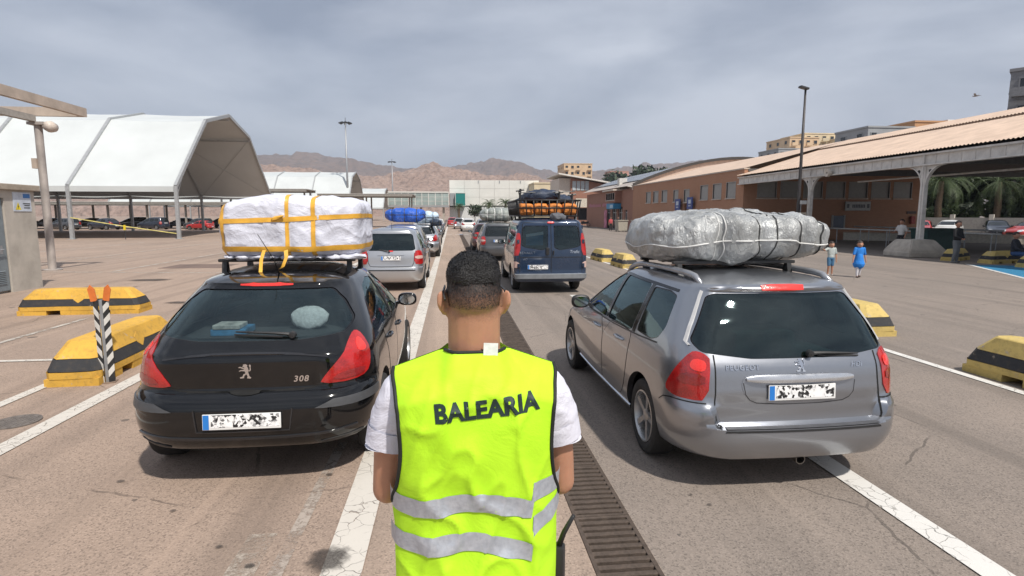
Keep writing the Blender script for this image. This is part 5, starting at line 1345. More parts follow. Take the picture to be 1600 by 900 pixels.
# white hall across the end
t = thing('white_hall', 'large blank white hall closing off the lanes in the distance', 'building', (12, 160, 0))
for i in range(6):
    for j in range(3):
        w_, h_ = 24.6 / 6, 6.9 / 3
        MB().box((-12.4 + i * w_ + .02, 0, 4.4 + j * h_ + .02), (-12.4 + (i + 1) * w_ - .02, .3, 4.4 + (j + 1) * h_ - .02)).build('cladding_panel', M_WHITEB, t)
MB().box((-12.3, .31, 0), (12.2, 30, 11.25)).build('core_wall', M_WHITEB, t)
MB().box((-12.4, -.02, 0), (12.2, .30, 4.0)).build('base_wall', plain('white_base', (.62, .63, .62), .7), t)
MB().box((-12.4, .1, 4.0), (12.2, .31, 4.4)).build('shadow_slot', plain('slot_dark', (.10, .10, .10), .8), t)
for x in (-4.6, 1.2, 7.0): MB().box((x, -.12, 10.5), (x + .2, 0, 11.2)).build('down_pipe', M_GREYR, t)
tb = MB().box((-10.8, -3, 4.3), (-8.2, -.05, 7.7)).build('glass_box', plain('teal_glass', (.02, .20, .18), .1, var=.2), t)
f = MB()
for x in (-10.85, -8.2): f.box((x, -3.06, 4.25), (x + .1, -2.98, 7.75))
f.box((-10.85, -3.06, 7.65), (-8.1, -2.98, 7.78)); f.box((-10.85, -3.06, 4.2), (-8.1, -2.98, 4.35)); f.build('frame', M_WHITEB, tb)
MB().box((-12.3, -2, 4.3), (-10.9, -.05, 7.7)).build('stair_tower', M_GREYR, t)
# glazed footbridge
t = thing('glazed_footbridge', 'raised glazed walkway running left from the white hall', 'footbridge', (-7, 156, 0))
L0, L1 = -9.5, 6.4
MB().box((L0, 0, 3.9), (L1, 3, 4.4)).build('deck', M_GREYR, t); MB().box((L0, -.1, 7.7), (L1, 3.1, 8.0)).build('roof', M_WHITEB, t)
n = 9
for i in range(n):
    a = L0 + (L1 - L0) * i / n; b = L0 + (L1 - L0) * (i + 1) / n
    for j in range(3): MB().box((a + .08, .05, 4.45 + j * 1.08), (b - .08, .1, 5.45 + j * 1.08)).build('pane', plain('bridge_glass', (.30, .36, .34), .15, var=.3, scale=.4), t)
for i in range(n + 1): x = L0 + (L1 - L0) * i / n; MB().box((x - .07, .0, 4.4), (x + .07, .18, 7.7)).build('mullion', M_WHITEB, t)
for j in range(1, 3): MB().box((L0, .005, 4.40 + j * 1.08), (L1, .17, 4.45 + j * 1.08)).build('rail', M_WHITEB, t)
for x in (-8.5, -1, 5): MB().box((x - .3, 1, 0), (x + .3, 2, 3.9)).build('pier', M_CONC, t)
# mixed buildings right of the hall
wn = [('f', -5 + i * 2.2, -3.8 + i * 2.2, z, z + 1.6) for i in range(5) for z in (1.2, 5.0)]
t = block('cream_house', 'cream flat-roofed house between the white hall and the brick office', (25.5, 150, 0), (8, 12, 9.9), M_CREAM, [('f', -3 + i * 2.4, -1.6 + i * 2.4, 5.6, 7.2) for i in range(3)])
t = thing('brick_office', 'brick office with a white slanted roof and glazed corner, left of the terminal', 'building', (26.5, 106, 0))
m = MB(); m.prism([(-4.5, 0), (7.5, 0), (7.5, 6.6), (-4.5, 8.7)], 0, 12, 'xz'); m.build('wall', M_BRICK2, t)
m = MB(); m.prism([(-7.0, 9.25), (8.2, 6.75), (8.2, 7.0), (-7.0, 9.5)], -1.2, 12.6, 'xz'); m.build('roof', plain('roof_white_edge', (.70, .66, .60), .6), t)
MB().box((-6.6, .4, 3.2), (-4.51, 10, 8.6)).build('corner_bay', plain('bay_pale', (.60, .52, .44), .7), t)
for i in range(4): MB().box((-4.2 + i * .8, -.1, 6.4), (-3.55 + i * .8, .02, 8.1)).build('pane', plain('pane_pale', (.42, .46, .48), .2), t)
for a, b, z0, z1 in ((2.2, 4.0, 4.6, 6.4), (-3, -1.4, 1, 3.2), (4.6, 6.4, 1.0, 3.0)): MB().box((a, -.05, z0), (b, .03, z1)).build('window', M_DARKW, t)
MB().box((-3.8, -1.4, 3.3), (-.2, -1.1, 4.9)).build('sign_board', plain('sign_cream', (.62, .56, .46), .7), t); MB().box((-.4, -1.35, 0), (-.2, -1.15, 3.3)).build('sign_post', M_GALV, t); MB().box((-3.8, -1.35, 0), (-3.6, -1.15, 3.3)).build('sign_post', M_GALV, t)
# hillside houses and flats
def flats(label, loc, size, mat, cols, rows, seed, dark=M_DARKW):
    rnd = random.Random(seed); sx, sy, sz = size; w = []
    for i in range(cols):
        for j in range(rows):
            if rnd.random() < .88:
                u = -sx / 2 + sx * (i + .28) / cols; w.append(('f', u, u + sx / cols * .45, sz * (j + .3) / rows, sz * (j + .72) / rows))
    for i in range(max(1, int(sy / 4))):
        for j in range(rows): w.append(('l', sy * (i + .3) / max(1, int(sy / 4)), sy * (i + .6) / max(1, int(sy / 4)), sz * (j + .3) / rows, sz * (j + .72) / rows))
    t = block('apartment_block', label, loc, size, mat, w)
    for i in range(0, cols, 2):
        for j in range(rows):
            u = -sx / 2 + sx * (i + .1) / cols
            MB().box((u, -1.2, sz * j / rows + .1), (u + sx / cols * .8, -.165, sz * j / rows + .25)).build('balcony', mat, t); MB().box((u, -1.2, sz * j / rows + .253), (u + sx / cols * .8, -1.1, sz * j / rows + 1.1)).build('balcony_rail', mat, t)
    t['group'] = 'hillside apartment blocks'; return t
flats('sand coloured flats high on the hill, left half of the stepped cluster behind the lamp', (114, 180, 16), (10, 14, 10.5), M_SAND, 4, 4, 1)
flats('cream flats with the tallest roof in the stepped hillside cluster', (122, 184, 16), (11, 14, 12.4), M_CREAM, 4, 5, 2)
flats('pale yellow flats at the right end of the stepped hillside cluster', (129, 178, 16), (8, 14, 10.2), plain('pale_yellow', (.66, .56, .40), .85), 3, 4, 3)
flats('grey flats at the lower left end of the stepped hillside cluster', (106.5, 176, 14), (7, 12, 8.4), M_GREYR, 3, 3, 4)
flats('long grey flats just above the canopy roof, left of the ochre ones', (88, 110, 8.6), (10, 10, 10.6), M_GREYR, 4, 3, 5)
flats('ochre flats above the canopy roof with a white penthouse at the right', (97.5, 110, 8.8), (9, 12, 11.6), M_OCHRE, 4, 3, 6)
flats('white penthouse block peeking over the canopy ridge', (104.5, 112, 9.6), (5, 8, 11.4), M_WHITEB, 2, 3, 7)
flats('dark grey tower block cut by the right edge of the view', (68.0, 59.5, 0), (9.5, 10, 18.4), plain('tower_grey', (.20, .20, .21), .7), 3, 6, 8).rotation_euler = (0, 0, R(-50))
flats('sand and ochre block on the slope above the brick office', (66, 300, 12), (15, 18, 16), M_SAND, 5, 5, 9)
flats('small pink house on the hillside right of the sand block', (97, 330, 14), (11, 12, 12.5), plain('pink_render', (.52, .30, .24), .85), 3, 3, 10)
flats('low ochre house on the hillside beside the solar roof', (118, 300, 10), (16, 12, 11), M_OCHRE, 4, 2, 11)
flats('tiny beige house with chimney peeking over the solar roof', (53, 120, 5), (5, 6, 6.2), M_SAND, 2, 1, 12)
# ---------------------------------------------------------------- left: kiosk, steel canopy, barriers, posts
t = thing('utility_kiosk', 'concrete utility kiosk with grey louvred steel door and a warning sign', 'kiosk', (-11.3, 13.0, 0))
M_KCONC = plain('kiosk_concrete', (.42, .385, .335), .9, var=.18, scale=2, bump=.25, bscale=25)
m = MB(); m.box((-2.6, 3.05, .0), (0, 4.15, 2.62)); m.box((-2.6, 0, 0), (-.12, 3.05, 2.62)); m.box((-.12, 0, 2.42), (0, 3.05, 2.62)); m.box((-.12, 0, 0), (0, .25, 2.42)); m.build('wall', M_KCONC, t)
MB().box((-2.7, -.1, 2.623), (.10, 4.27, 2.78), .02).build('roof_slab', plain('kiosk_roof', (.34, .29, .23), .9), t)
M_DOOR = plain('door_grey_steel', (.20, .235, .255), .5, .2, var=.12)
for k, (y0, y1) in enumerate(((.27, 1.63), (1.66, 3.03))):
    d = MB().box((-.11, y0, .06), (-.04, y1, 2.40), .008).build('steel_door', M_DOOR, t)
    lv = MB()
    for zz in (.25, 1.95):
        for i in range(8): lv.obox((-.035, (y0 + y1) / 2 + .25, zz + i * .045), (.03, .62, .012), Matrix.Rotation(R(35), 3, 'Y'))
    lv.build('louvre', M_DOOR, d)
h = MB(); h.tube([(-.03, 2.85, 1.12), (.03, 2.85, 1.12), (.03, 2.62, 1.10)], .014, 8); h.box((-.045, 2.80, 1.0), (-.035, 2.90, 1.22)); h.build('door_handle', M_GALV, t)
s = MB().box((.0, 3.36, 2.08), (.012, 4.0, 2.58)).build('warning_sign', plain('sign_white', (.62, .63, .63), .5, var=.05), t)
MB().box((.0135, 3.72, 2.43), (.016, 3.97, 2.54)).build('blue_panel', plain('sign_panel_blue', (.04, .16, .42), .5), s)
MB().add([(.0135, 3.42, 2.12), (.0135, 3.62, 2.12), (.0135, 3.52, 2.32)], [(0, 1, 2)]).build('triangle', plain('sign_yellow', (.70, .55, .02), .5), s)
b = MB(); b.add([(.0145, 3.53, 2.27), (.0145, 3.495, 2.20), (.0145, 3.515, 2.205), (.0145, 3.505, 2.14), (.0145, 3.55, 2.215), (.0145, 3.525, 2.212)], [(0, 1, 2, 3, 4, 5)]); 
for i, (y0, y1, z) in enumerate(((3.70, 3.96, 2.27), (3.74, 3.94, 2.22), (3.72, 3.95, 2.16))): b.box((.013, y0, z), (.0145, y1, z + .025))
b.build('sign_marks', plain('sign_black', (.02, .02, .02), .6), s)
# steel canopy behind
t = thing('steel_canopy', 'weathered flat steel canopy on a round post, cut by the left edge', 'canopy', (-12.8, 22.5, 0))
M_BEIGE = plain('beige_steel', (.47, .39, .32), .7, .1, var=.2, scale=2)
bm_ = MB(); bm_.box((-.16, -16, 5.42), (0, 0, 5.72)); bm_.build('edge_beam', M_BEIGE, t); MB().box((-20, -.16, 5.42), (-.163, 0, 5.72)).build('edge_beam', M_BEIGE, t)
for x in (-1.6, -6, -11): MB().box((x - .1, -15.9, 5.2), (x + .1, -.3, 5.415)).build('rafter', plain('rafter_grey', (.36, .34, .31), .7), t)
for y in (-5.2, -10.2): MB().box((-20, y - .08, 5.20), (-1.71, y + .08, 5.38)).build('purlin', M_BEIGE, t)
MB().box((-20, -16, 5.60), (-.165, -4.2, 5.66)).build('roof_sheet', plain('roof_sheet_grey', (.40, .38, .35), .7), t)
p = MB(); p.tube([(-1.55, -.15, 0), (-1.55, -.15, 5.2)], .125, 14); p.lathe([(.3, 0), (.3, .04), (.13, .05)], 16, c=(-1.55, -.15, 0)); p.box((-1.8, -.35, 5.1), (-1.25, .1, 5.2)); p.build('post', plain('post_worn', (.40, .36, .33), .6, .3, var=.3, scale=1.5), t, smooth=True, sharp=40)
MB().lathe([(.001, -.2), (.16, -.18), (.2, 0), (.16, .18), (.001, .2)], 14, c=(-1.15, -.15, 5.05), axis='y').build('lamp_bowl', plain('bowl_cream', (.55, .48, .42), .5), t, smooth=True)
MB().box((-1.78, -.32, 3.6), (-1.62, -.12, 3.95)).build('junction_box', M_BEIGE, t)

def worn(name, col, lo=.60, hi=.66):
    t = NT(name); v = t.coord('Object'); oi = t.n('ShaderNodeObjectInfo'); ad = t.n('ShaderNodeVectorMath', operation='ADD'); t.l(v, ad.inputs[0]); t.l(oi.outputs['Location'], ad.inputs[1]); v = ad.outputs[0]
    a = t.noise(v, 5, 8, .72); b = t.noise(v, 1.6, 4, .6); g = t.noise(v, 14, 5, .7)
    c = t.ramp(b, [(.3, [q * .78 for q in col]), (.7, [min(1, q * 1.1) for q in col])])
    c = t.mix(t.ramp(g, [(.5, 0.), (.75, .45)]), c, (.10, .075, .05))
    c = t.mix(t.ramp(a, [(lo, 0.), (hi, .9)]), c, (.40, .33, .25))
    return t.bsdf(c, .8, 0, t.bump(a, .5, .012))
M_YEL = worn('barrier_yellow', (.64, .37, .055))
M_YELP = worn('barrier_yellow_pale', (.58, .43, .14), .57, .64)
M_BLK = worn('barrier_black', (.030, .031, .034), .63, .68)
M_CHIP = plain('chipped_concrete', (.42, .34, .25), .95, var=.3, scale=20, bump=.5)
def barrier(x, y, rz, label, ln=2.25, w=.60, h=.50, yel=M_YEL, grp='yellow and black concrete barriers', chips=True, seed=0):
    t = thing('concrete_barrier', label, 'barrier', (x, y, 0), rz, grp)
    hl, hw = ln / 2, w / 2; rnd = random.Random(seed)
    # rows: z, half length, half width
    rows = [(.09, hl, hw), (.17, hl, hw), (.175, hl - .01, hw - .005), (.31, hl - .07, hw - .045), (.315, hl - .074, hw - .049), (h - .012, hl - .24, hw - .125), (h, hl - .255, hw - .14)]
    def oct(z, a, b, c=.07): return [(a, b - c, z), (a - c, b, z), (-a + c, b, z), (-a, b - c, z), (-a, -b + c, z), (-a + c, -b, z), (a - c, -b, z), (a, -b + c, z)]
    def seg(i, j, cap=False, bot=False):
        m = MB(); vs = []
        for k in range(i, j + 1):
            r_ = oct(*rows[k])
            # subdivide and roughen a little
            rr = []
            for q in range(8):
                a, b = Vector(r_[q]), Vector(r_[(q + 1) % 8]); n = 6 if (a - b).length > .5 else 2
                for s_ in range(n):
                    p = a.lerp(b, s_ / n); d = noise.noise_vector(p * 4 + Vector((seed * 3.1, 0, 0))) * .008; rr.append(p + d)
            vs += rr; N = len(rr)
        fs = [(k * N + q, k * N + (q + 1) % N, (k + 1) * N + (q + 1) % N, (k + 1) * N + q) for k in range(j - i) for q in range(N)]
        if cap: fs.append(tuple(range((j - i) * N, (j - i + 1) * N)))
        if bot: fs.append(tuple(range(N))[::-1])
        return m.add(vs, fs)
    b = seg(0, 1, False, True)
    for a0, a1 in ((-hl, -hl * .52), (-hl * .30, hl * .30), (hl * .52, hl)):
        b.box((a0 + .005, -hw + .006, 0), (a1 - .005, hw - .006, .092))
    b.build('base_band', yel, t, smooth=True, sharp=18)
    seg(2, 3).build('black_band', M_BLK, t, smooth=True, sharp=18)
    seg(4, 6, True).build('top_band', yel, t, smooth=True, sharp=18)
    ins = MB(); ins.box((-hl + .14, -hw + .12, .10), (hl - .14, hw - .12, .32)); ins.build('core', M_CHIP, t)
    # raised diamond mark on both flanks
    for sd in (1, -1):
        m = MB(); y1 = lambda z: sd * ((hw - .005) + (-.045) * (z - .175) / .135 + .006) if z < .315 else sd * (hw - .049 - .076 * (z - .315) / (h - .327) + .006)
        pts = [(-.11, .37), (0, .43), (.11, .37), (.09, .30), (.0, .235), (-.09, .30)]
        m.add([(a, y1(z), z) for a, z in pts] + [(a, y1(z) - sd * .02, z) for a, z in pts], [tuple(range(6))] + [(i, (i + 1) % 6, 6 + (i + 1) % 6, 6 + i) for i in range(6)]); m.build('diamond_mark', yel, t)
    if chips:
        for k in range(4):
            a = rnd.uniform(-hl * .9, hl * .9); sd = rnd.choice((1, -1)); z = rnd.choice((.16, .30)); yy = sd * (hw - .004 if z < .2 else hw - .04)
            bm = bmesh.new(); bmesh.ops.create_icosphere(bm, subdivisions=1, radius=rnd.uniform(.02, .04))
            for v in bm.verts: v.co = Vector((a + v.co.x * 1.5, yy + v.co.y * .35, z + v.co.z))
            MB().bm(bm).build('chipped_patch', M_CHIP, t)
    return t
barrier(-7.48, 12.55, R(2), 'yellow and black barrier lying crosswise beside the grey kiosk', seed=1)
barrier(-4.48, 8.16, R(92), 'yellow and black barrier with a chipped corner behind the striped post', seed=2)
barrier(6.86, 5.5, R(91), 'yellow barrier with broad black band cut by the right edge', seed=3, yel=M_YELP)
barrier(7.0, 9.75, R(90), 'yellow barrier half hidden behind the grey estate car', seed=4, yel=M_YELP)
barrier(6.55, 24.6, R(93), 'farther of the two small pale barriers beside the blue van', ln=1.7, seed=5, yel=M_YELP)
barrier(6.6, 21.6, R(90), 'nearer of the two small pale barriers beside the blue van', ln=1.7, seed=6, yel=M_YELP)
barrier(22.1, 23.2, R(30), 'dull yellow barrier just right of the concrete column block', ln=1.7, seed=7, yel=M_YELP)
barrier(22.6, 21.6, R(10), 'dull yellow barrier behind the standing man in black', ln=1.7, seed=8, yel=M_YELP)
barrier(22.3, 19.7, R(10), 'dull yellow barrier behind the seated person by the blue bay', ln=1.7, seed=9, yel=M_YELP)

# striped post with orange flaps
t = thing('striped_post', 'black and white striped post with two orange flaps at its top', 'marker post', (-4.12, 7.17, 0), R(14))
M_WHT = plain('post_white', (.62, .60, .56), .6, var=.12); M_PBLK = plain('post_black', (.025, .025, .026), .6)
for sd, ang in ((-1, R(-32)), (1, R(32))):
    w, hgt = .066, 1.0
    rot = Matrix.Rotation(ang, 3, 'Z'); off = Vector((sd * .05, 0, 0))
    pl = MB(); pl.v = []; bx = MB().box((-w / 2, 0, 0), (w / 2, .006, hgt)); pl.add([rot @ Vector(v) + off for v in bx.v], bx.f); po = pl.build('plate', M_PBLK, t)
    st = MB(); n = 6
    for i in range(n):
        z0 = .07 + i * .155; sl_ = .075 * sd; hh = .08
        q = [(-w / 2, z0 + (0 if sd < 0 else 0)), (w / 2, z0 + sl_), (w / 2, z0 + sl_ + hh), (-w / 2, z0 + hh)]
        q = [(a, min(max(z, .0), hgt)) for a, z in q]
        st.add([rot @ Vector((a, -.004, z)) + off for a, z in q] + [rot @ Vector((a, .0005, z)) + off for a, z in q], [(0, 1, 2, 3), (0, 4, 5, 1), (1, 5, 6, 2), (2, 6, 7, 3), (3, 7, 4, 0)])
    st.build('white_stripe', M_WHT, po)
    fl = MB(); pts = [(-.035, .98), (.03, .98), (.035, 1.12), (.0, 1.175), (-.035, 1.13)]
    lean = Matrix.Rotation(sd * R(9), 3, 'Y')
    fl.add([lean @ Vector((a, -.006, z - .98)) + off + Vector((sd * .01, 0, .99)) for a, z in pts] + [lean @ Vector((a, .010, z - .98)) + off + Vector((sd * .01, 0, .99)) for a, z in pts], [tuple(range(5)), tuple(range(9, 4, -1))] + [(i, (i + 1) % 5, 5 + (i + 1) % 5, 5 + i) for i in range(5)])
    fl.build('orange_flap', plain('orange_plastic', (.62, .16, .03), .5), t)
MB().box((-.016, .0, 0), (.016, .045, 1.0)).build('steel_core', M_GALV, t)
MB().box((-.09, -.05, 0), (.09, .09, .01)).build('foot_plate', plain('foot_rust', (.20, .14, .10), .8), t)

# yellow tape strung at the tent
t = thing('barrier_tape', 'yellow striped tape strung between marquee posts on a thin stand', 'tape', (-30.5, 50.0, 0))
m = MB(); m.bar((.1, 0, 1.75), (4.3, -.3, 1.05), .02, .07); m.bar((4.3, -.3, 1.05), (8.1, .0, .45), .02, .07); m.build('tape', plain('tape_yellow', (.66, .58, .20), .5, var=.3, scale=3), t)
MB().tube([(4.3, -.3, 0), (4.3, -.3, 1.2)], .03, 6).build('stand', M_DKPOLE, t); MB().box((4.22, -.36, .75), (4.38, -.28, 1.15)).build('stand_sleeve', plain('sleeve_yellow', (.68, .52, .02), .5), t)
# ---------------------------------------------------------------- wrapped loads
def bundle_mesh(size, e=4.0, sub=5, lump=.05, wr=.012, seed=0, top=None, wfreq=7, stretch=(1, 1, 1), pinch=(), pd=.09, pw=.05):
    bm = bmesh.new(); bmesh.ops.create_cube(bm, size=2)
    bmesh.ops.subdivide_edges(bm, edges=bm.edges[:], cuts=2 ** sub - 1, use_grid_fill=True)
    S = Vector((seed * 7.3, seed * 3.1, seed * 1.7))
    for v in bm.verts:
        d = v.co.normalized()
        k = (abs(d.x) ** e + abs(d.y) ** e + abs(d.z) ** e) ** (-1 / e)
        p = Vector((d.x * k * size[0], d.y * k * size[1], d.z * k * size[2]))
        q = p + S
        l = noise.fractal(q * 2.1, 1, 2, 3) * lump
        qq = Vector((q.x * stretch[0], q.y * stretch[1], q.z * stretch[2]))
        w = (1 - abs(noise.noise(qq * wfreq + noise.noise_vector(q * 3) * .8))) ** 5 * wr + (1 - abs(noise.noise(qq * wfreq * 2.3 + Vector((5, 1, 2))))) ** 4 * wr * .5
        p += d * (l + w - wr * .5)
        for c in pinch:
            cx_ = c + .06 * noise.noise(Vector((c * 5, p.z * 3, p.y * 2))); k2 = 1 - pd * math.exp(-((p.x - cx_) / pw) ** 2); p.y *= k2; p.z *= k2 if p.z > 0 else 1
        if top and p.z > 0: p.z *= top(p.x / size[0], p.y / size[1])
        if p.z < -size[2]: p.z = -size[2] + (p.z + size[2]) * .3
        v.co = p
    bm.verts.index_update()
    vs = [v.co.copy() for v in bm.verts]; fs = [[v.index for v in f.verts] for f in bm.faces]; bm.free(); return vs, fs
class Bundle:
    def __init__(s, name, label, cat, loc, size, mat, group=None, rz=0, **kw):
        s.root = thing(name, label, cat, loc, rz, group)
        vs, fs = bundle_mesh(size, **kw); s.size = size
        s.bvh = BVHTree.FromPolygons(vs, fs)
        s.o = mk('wrapped_load', vs, fs, mat, s.root, smooth=True)
    def hit(s, o, d, off):
        h = s.bvh.ray_cast(o, d)
        return (h[0] + h[1] * off) if h[0] is not None else None
    def loop(s, axis, c, w, mat, off=.004, tilt=0.0, tilt2=0.0, part='strap', rng=(0, 360), round_=False, wob=0.0):
        """band round the bundle in the plane axis = c"""
        n = 90; P = []
        for i in range(n + 1):
            a = R(rng[0] + (rng[1] - rng[0]) * i / n); row = []
            for k in (-.5, 0, .5):
                ca, sa = math.cos(a), math.sin(a); wv = c + wob * noise.noise(Vector((a * 2, c * 9, 0)))
                if axis == 'x': o = Vector((wv + k * w + tilt * sa * s.size[2] + tilt2 * ca * s.size[1], 0, 0)); d = Vector((0, -ca * s.size[1], -sa * s.size[2]))
                elif axis == 'y': o = Vector((0, wv + k * w + tilt * sa * s.size[2], 0)); d = Vector((-ca * s.size[0], 0, -sa * s.size[2]))
                else: o = Vector((0, 0, wv + k * w + tilt * ca * s.size[0] + tilt2 * sa * s.size[1])); d = Vector((-ca * s.size[0], -sa * s.size[1], 0))
                d.normalize(); row.append(s.hit(o - d * 3, d, off))
            if None not in row: P.append(row)
        if round_:
            return MB().tube([r[1] for r in P], w / 2, 6).build(part, mat, s.root, smooth=True)
        vs = [p for r in P for p in r]; m = len(P)
        # straighten across hollows a little
        return mk(part, vs, [(i * 3 + j, i * 3 + j + 1, (i + 1) * 3 + j + 1, (i + 1) * 3 + j) for i in range(m - 1) for j in range(2)], mat, s.root, smooth=True)
def tarp(name, col, rough=.5, metal=0.0, scale=9, str_=.5, var=.15, stretch=(1, 1, 1), **kw):
    t = NT(name); v = t.coord('Object', stretch)
    a = t.noise(v, scale, 7, .62, 1.2); b = t.noise(v, scale * .35, 3, .5)
    wv = t.math('ABSOLUTE', t.math('SUBTRACT', a, .5)); wv2 = t.math('ABSOLUTE', t.math('SUBTRACT', t.noise(v, scale * 2.6, 4, .6, .8), .5))
    h = t.math('ADD', wv, t.math('MULTIPLY', wv2, .5))
    c = t.ramp(b, [(.3, [q * (1 - var) for q in col]), (.7, [min(1, q * (1 + var)) for q in col])])
    return t.bsdf(c, rough, metal, t.bump(h, str_, .03), **kw)
M_WTARP = tarp('white_tarp', (.64, .65, .73), .42, 0, 4.5, .55, .10, (1, 1, 1.3))
M_YTAPE = plain('yellow_tape', (.74, .40, .05), .40, var=.18, scale=9, bump=.25, bscale=25)
M_STARP = tarp('silver_tarp', (.43, .44, .435), .34, .35, 7, 1.3, .30, (1.2, 1.2, .45))
M_BTARP = tarp('blue_tarp', (.02, .10, .48), .38, 0, 8, .7, .2)
M_GTARP = tarp('grey_net_tarp', (.26, .28, .26), .5, .1, 10, .9, .3)
M_NTARP = tarp('navy_tarp', (.018, .03, .06), .5, 0, 9, .8, .3)
M_ROPE = plain('rope_dark', (.045, .045, .045), .8); M_ROPEW = plain('rope_white', (.62, .62, .60), .7)
# white bundle on the black hatchback
b = Bundle('roof_bundle', 'white plastic-wrapped bundle bound with yellow tape on the black hatchback', 'luggage', (-1.455, 5.93, 1.885), (.615, .60, .275), M_WTARP, 'bundles tied on car roofs', e=7, sub=6, lump=.030, wr=.012, seed=2, wfreq=3.2, stretch=(1.3, 1, 1.5), pinch=(-.565, .0, .225), pd=.022, pw=.04,
           top=lambda x, y: 1.02 - .22 * max(0, -x - .35) + .10 * math.exp(-((x + .22) / .3) ** 2) - .06 * max(0, x - .5))
for c, w in ((-.565, .04), (.0, .035), (.225, .042)): b.loop('x', c, w, M_YTAPE, .005, tilt=.02, part='tape')
b.loop('x', -.13, .018, M_YTAPE, .006, tilt=-.02, part='tape', rng=(-60, 20))
b.loop('z', .075, .042, M_YTAPE, .006, tilt=.045, part='tape', wob=.01); b.loop('z', -.19, .045, M_YTAPE, .006, tilt=.01, part='tape', wob=.012)
m = MB(); 
for i in range(9):
    bm = bmesh.new(); bmesh.ops.create_icosphere(bm, subdivisions=3, radius=1)
    cx = -.54 + i * .132
    for v in bm.verts: v.co = Vector((cx + v.co.x * (.05 + .05 * (i * 7 % 3)), -.44 + v.co.y * .12, -.270 + v.co.z * (.018 + .010 * (i * 5 % 3)))) + noise.noise_vector(v.co * 2 + Vector((i, 0, 0))) * .02
    m.bm(bm)
m.build('sagging_hem', M_WTARP, b.root, smooth=True)
# loose ends of tape hanging to the tailgate
rb = MB()
def ribbon3(m, pts, w, side=(1, 0, 0)):
    vs = []; s_ = Vector(side) * w / 2
    for p in pts: vs += [Vector(p) - s_, Vector(p) + s_]
    return m.add(vs, [(2 * i, 2 * i + 1, 2 * i + 3, 2 * i + 2) for i in range(len(pts) - 1)])
ribbon3(rb, [(-.205, -.60, -.20), (-.215, -.66, -.28), (-.20, -.74, -.37), (-.17, -.86, -.42), (-.155, -.92, -.435)], .03); ribbon3(rb, [(-.01, -.63, -.2), (.0, -.66, -.26), (-.03, -.68, -.345), (-.05, -.68, -.36)], .035, (.9, .2, .3))
rb.build('tape_end', M_YTAPE, b.root, smooth=True)
k = MB(); bm = bmesh.new(); bmesh.ops.create_icosphere(bm, subdivisions=2, radius=1)
for v in bm.verts: v.co = Vector((-.07 + v.co.x * .06, -.625 + v.co.y * .012, .085 + v.co.z * .016 + v.co.x * .018)) + noise.noise_vector(v.co * 3) * .01
k.bm(bm); k.build('tape_knot', M_YTAPE, b.root, smooth=True)
# silver bundle on the grey estate
b = Bundle('roof_bundle', 'silver tarpaulin bundle tied with cords on the grey estate car', 'luggage', (2.60, 5.32, 1.80), (.85, .66, .245), M_STARP, 'bundles tied on car roofs', rz=R(1), e=3.0, sub=6, lump=.06, wr=.018, seed=5, wfreq=7, stretch=(1, .8, .28), pinch=(-.33, .03, .42, .66), pd=.10, pw=.06,
           top=lambda x, y: 1.0 - .10 * max(0, x - .2) - .05 * x * x)
for c, w, tl, m_ in ((-.30, .012, .12, M_ROPEW), (-.36, .010, .10, M_ROPEW), (.02, .013, -.10, M_ROPE), (.16, .012, .35, M_ROPE), (.42, .014, -.08, M_ROPE), (.66, .013, .05, M_ROPE)):
    b.loop('x', c, w, m_, .003, tilt=tl * .5, part='cord', round_=True, wob=.02)
b.loop('z', -.055, .014, M_ROPEW, .003, tilt=.02, part='cord', round_=True, wob=.05); b.loop('z', .10, .011, M_ROPE, .003, tilt=.02, part='cord', round_=True, wob=.06, rng=(40, 130))
# blue bundle and mixed bundle further up the left lane
def simple_bundle(label, loc, size, mat, seed, cords=3, cm=M_ROPE, e=3, rz=0, lump=.06, sub=5):
    b = Bundle('roof_bundle', label, 'luggage', loc, size, mat, 'bundles tied on car roofs', e=e, sub=sub, lump=lump, wr=.02, seed=seed, wfreq=5, rz=rz, pinch=[-size[0] * .6 + 1.2 * size[0] * i / max(1, cords - 1) for i in range(cords)], pd=.12, pw=.07)
    for i in range(cords): b.loop('x', -size[0] * .6 + 1.2 * size[0] * i / max(1, cords - 1), .03, cm, .006, part='cord')
    b.loop('z', .0, .025, cm, .006, part='cord', wob=.04)
    return b
# ---------------------------------------------------------------- the queue and parked cars
hatch = build_black_hatch(); hatch.root.location = (-1.505, 4.15, 0); hatch.root.scale = (1.035, 1, 1)
# things on the parcel shelf
m = MB().box((-.38, .52, 1.047), (-.12, .76, 1.10), .01).build('shelf_books', plain('book_blue', (.05, .22, .42), .4, var=.5, scale=9), hatch.root)
MB().box((-.36, .515, 1.101), (-.16, .70, 1.135), .006).build('shelf_papers', plain('paper_mixed', (.55, .52, .48), .6, var=.6, scale=14), hatch.root)
bm = bmesh.new(); bmesh.ops.create_uvsphere(bm, u_segments=20, v_segments=12, radius=1)
for v in bm.verts: v.co = Vector((.30 + v.co.x * .15, .78 + v.co.y * .05 + v.co.z * .03, 1.14 + v.co.z * .095)) + noise.noise_vector(v.co * 3) * .012
MB().bm(bm).build('shelf_hat', plain('hat_pale', (.75, .73, .74), .8, var=.2, scale=40, bump=.4, bscale=60), hatch.root, smooth=True)
estate = build_grey_estate(); estate.root.location = (2.48, 3.66, 0); estate.root.scale = (1.02, 1, 1); estate.root.rotation_euler = (0, 0, R(1))
mpv = build_silver_mpv(); mpv.root.location = (-1.57, 15.1, 0)
van = build_van(); van.root.location = (2.50, 14.3, 0)
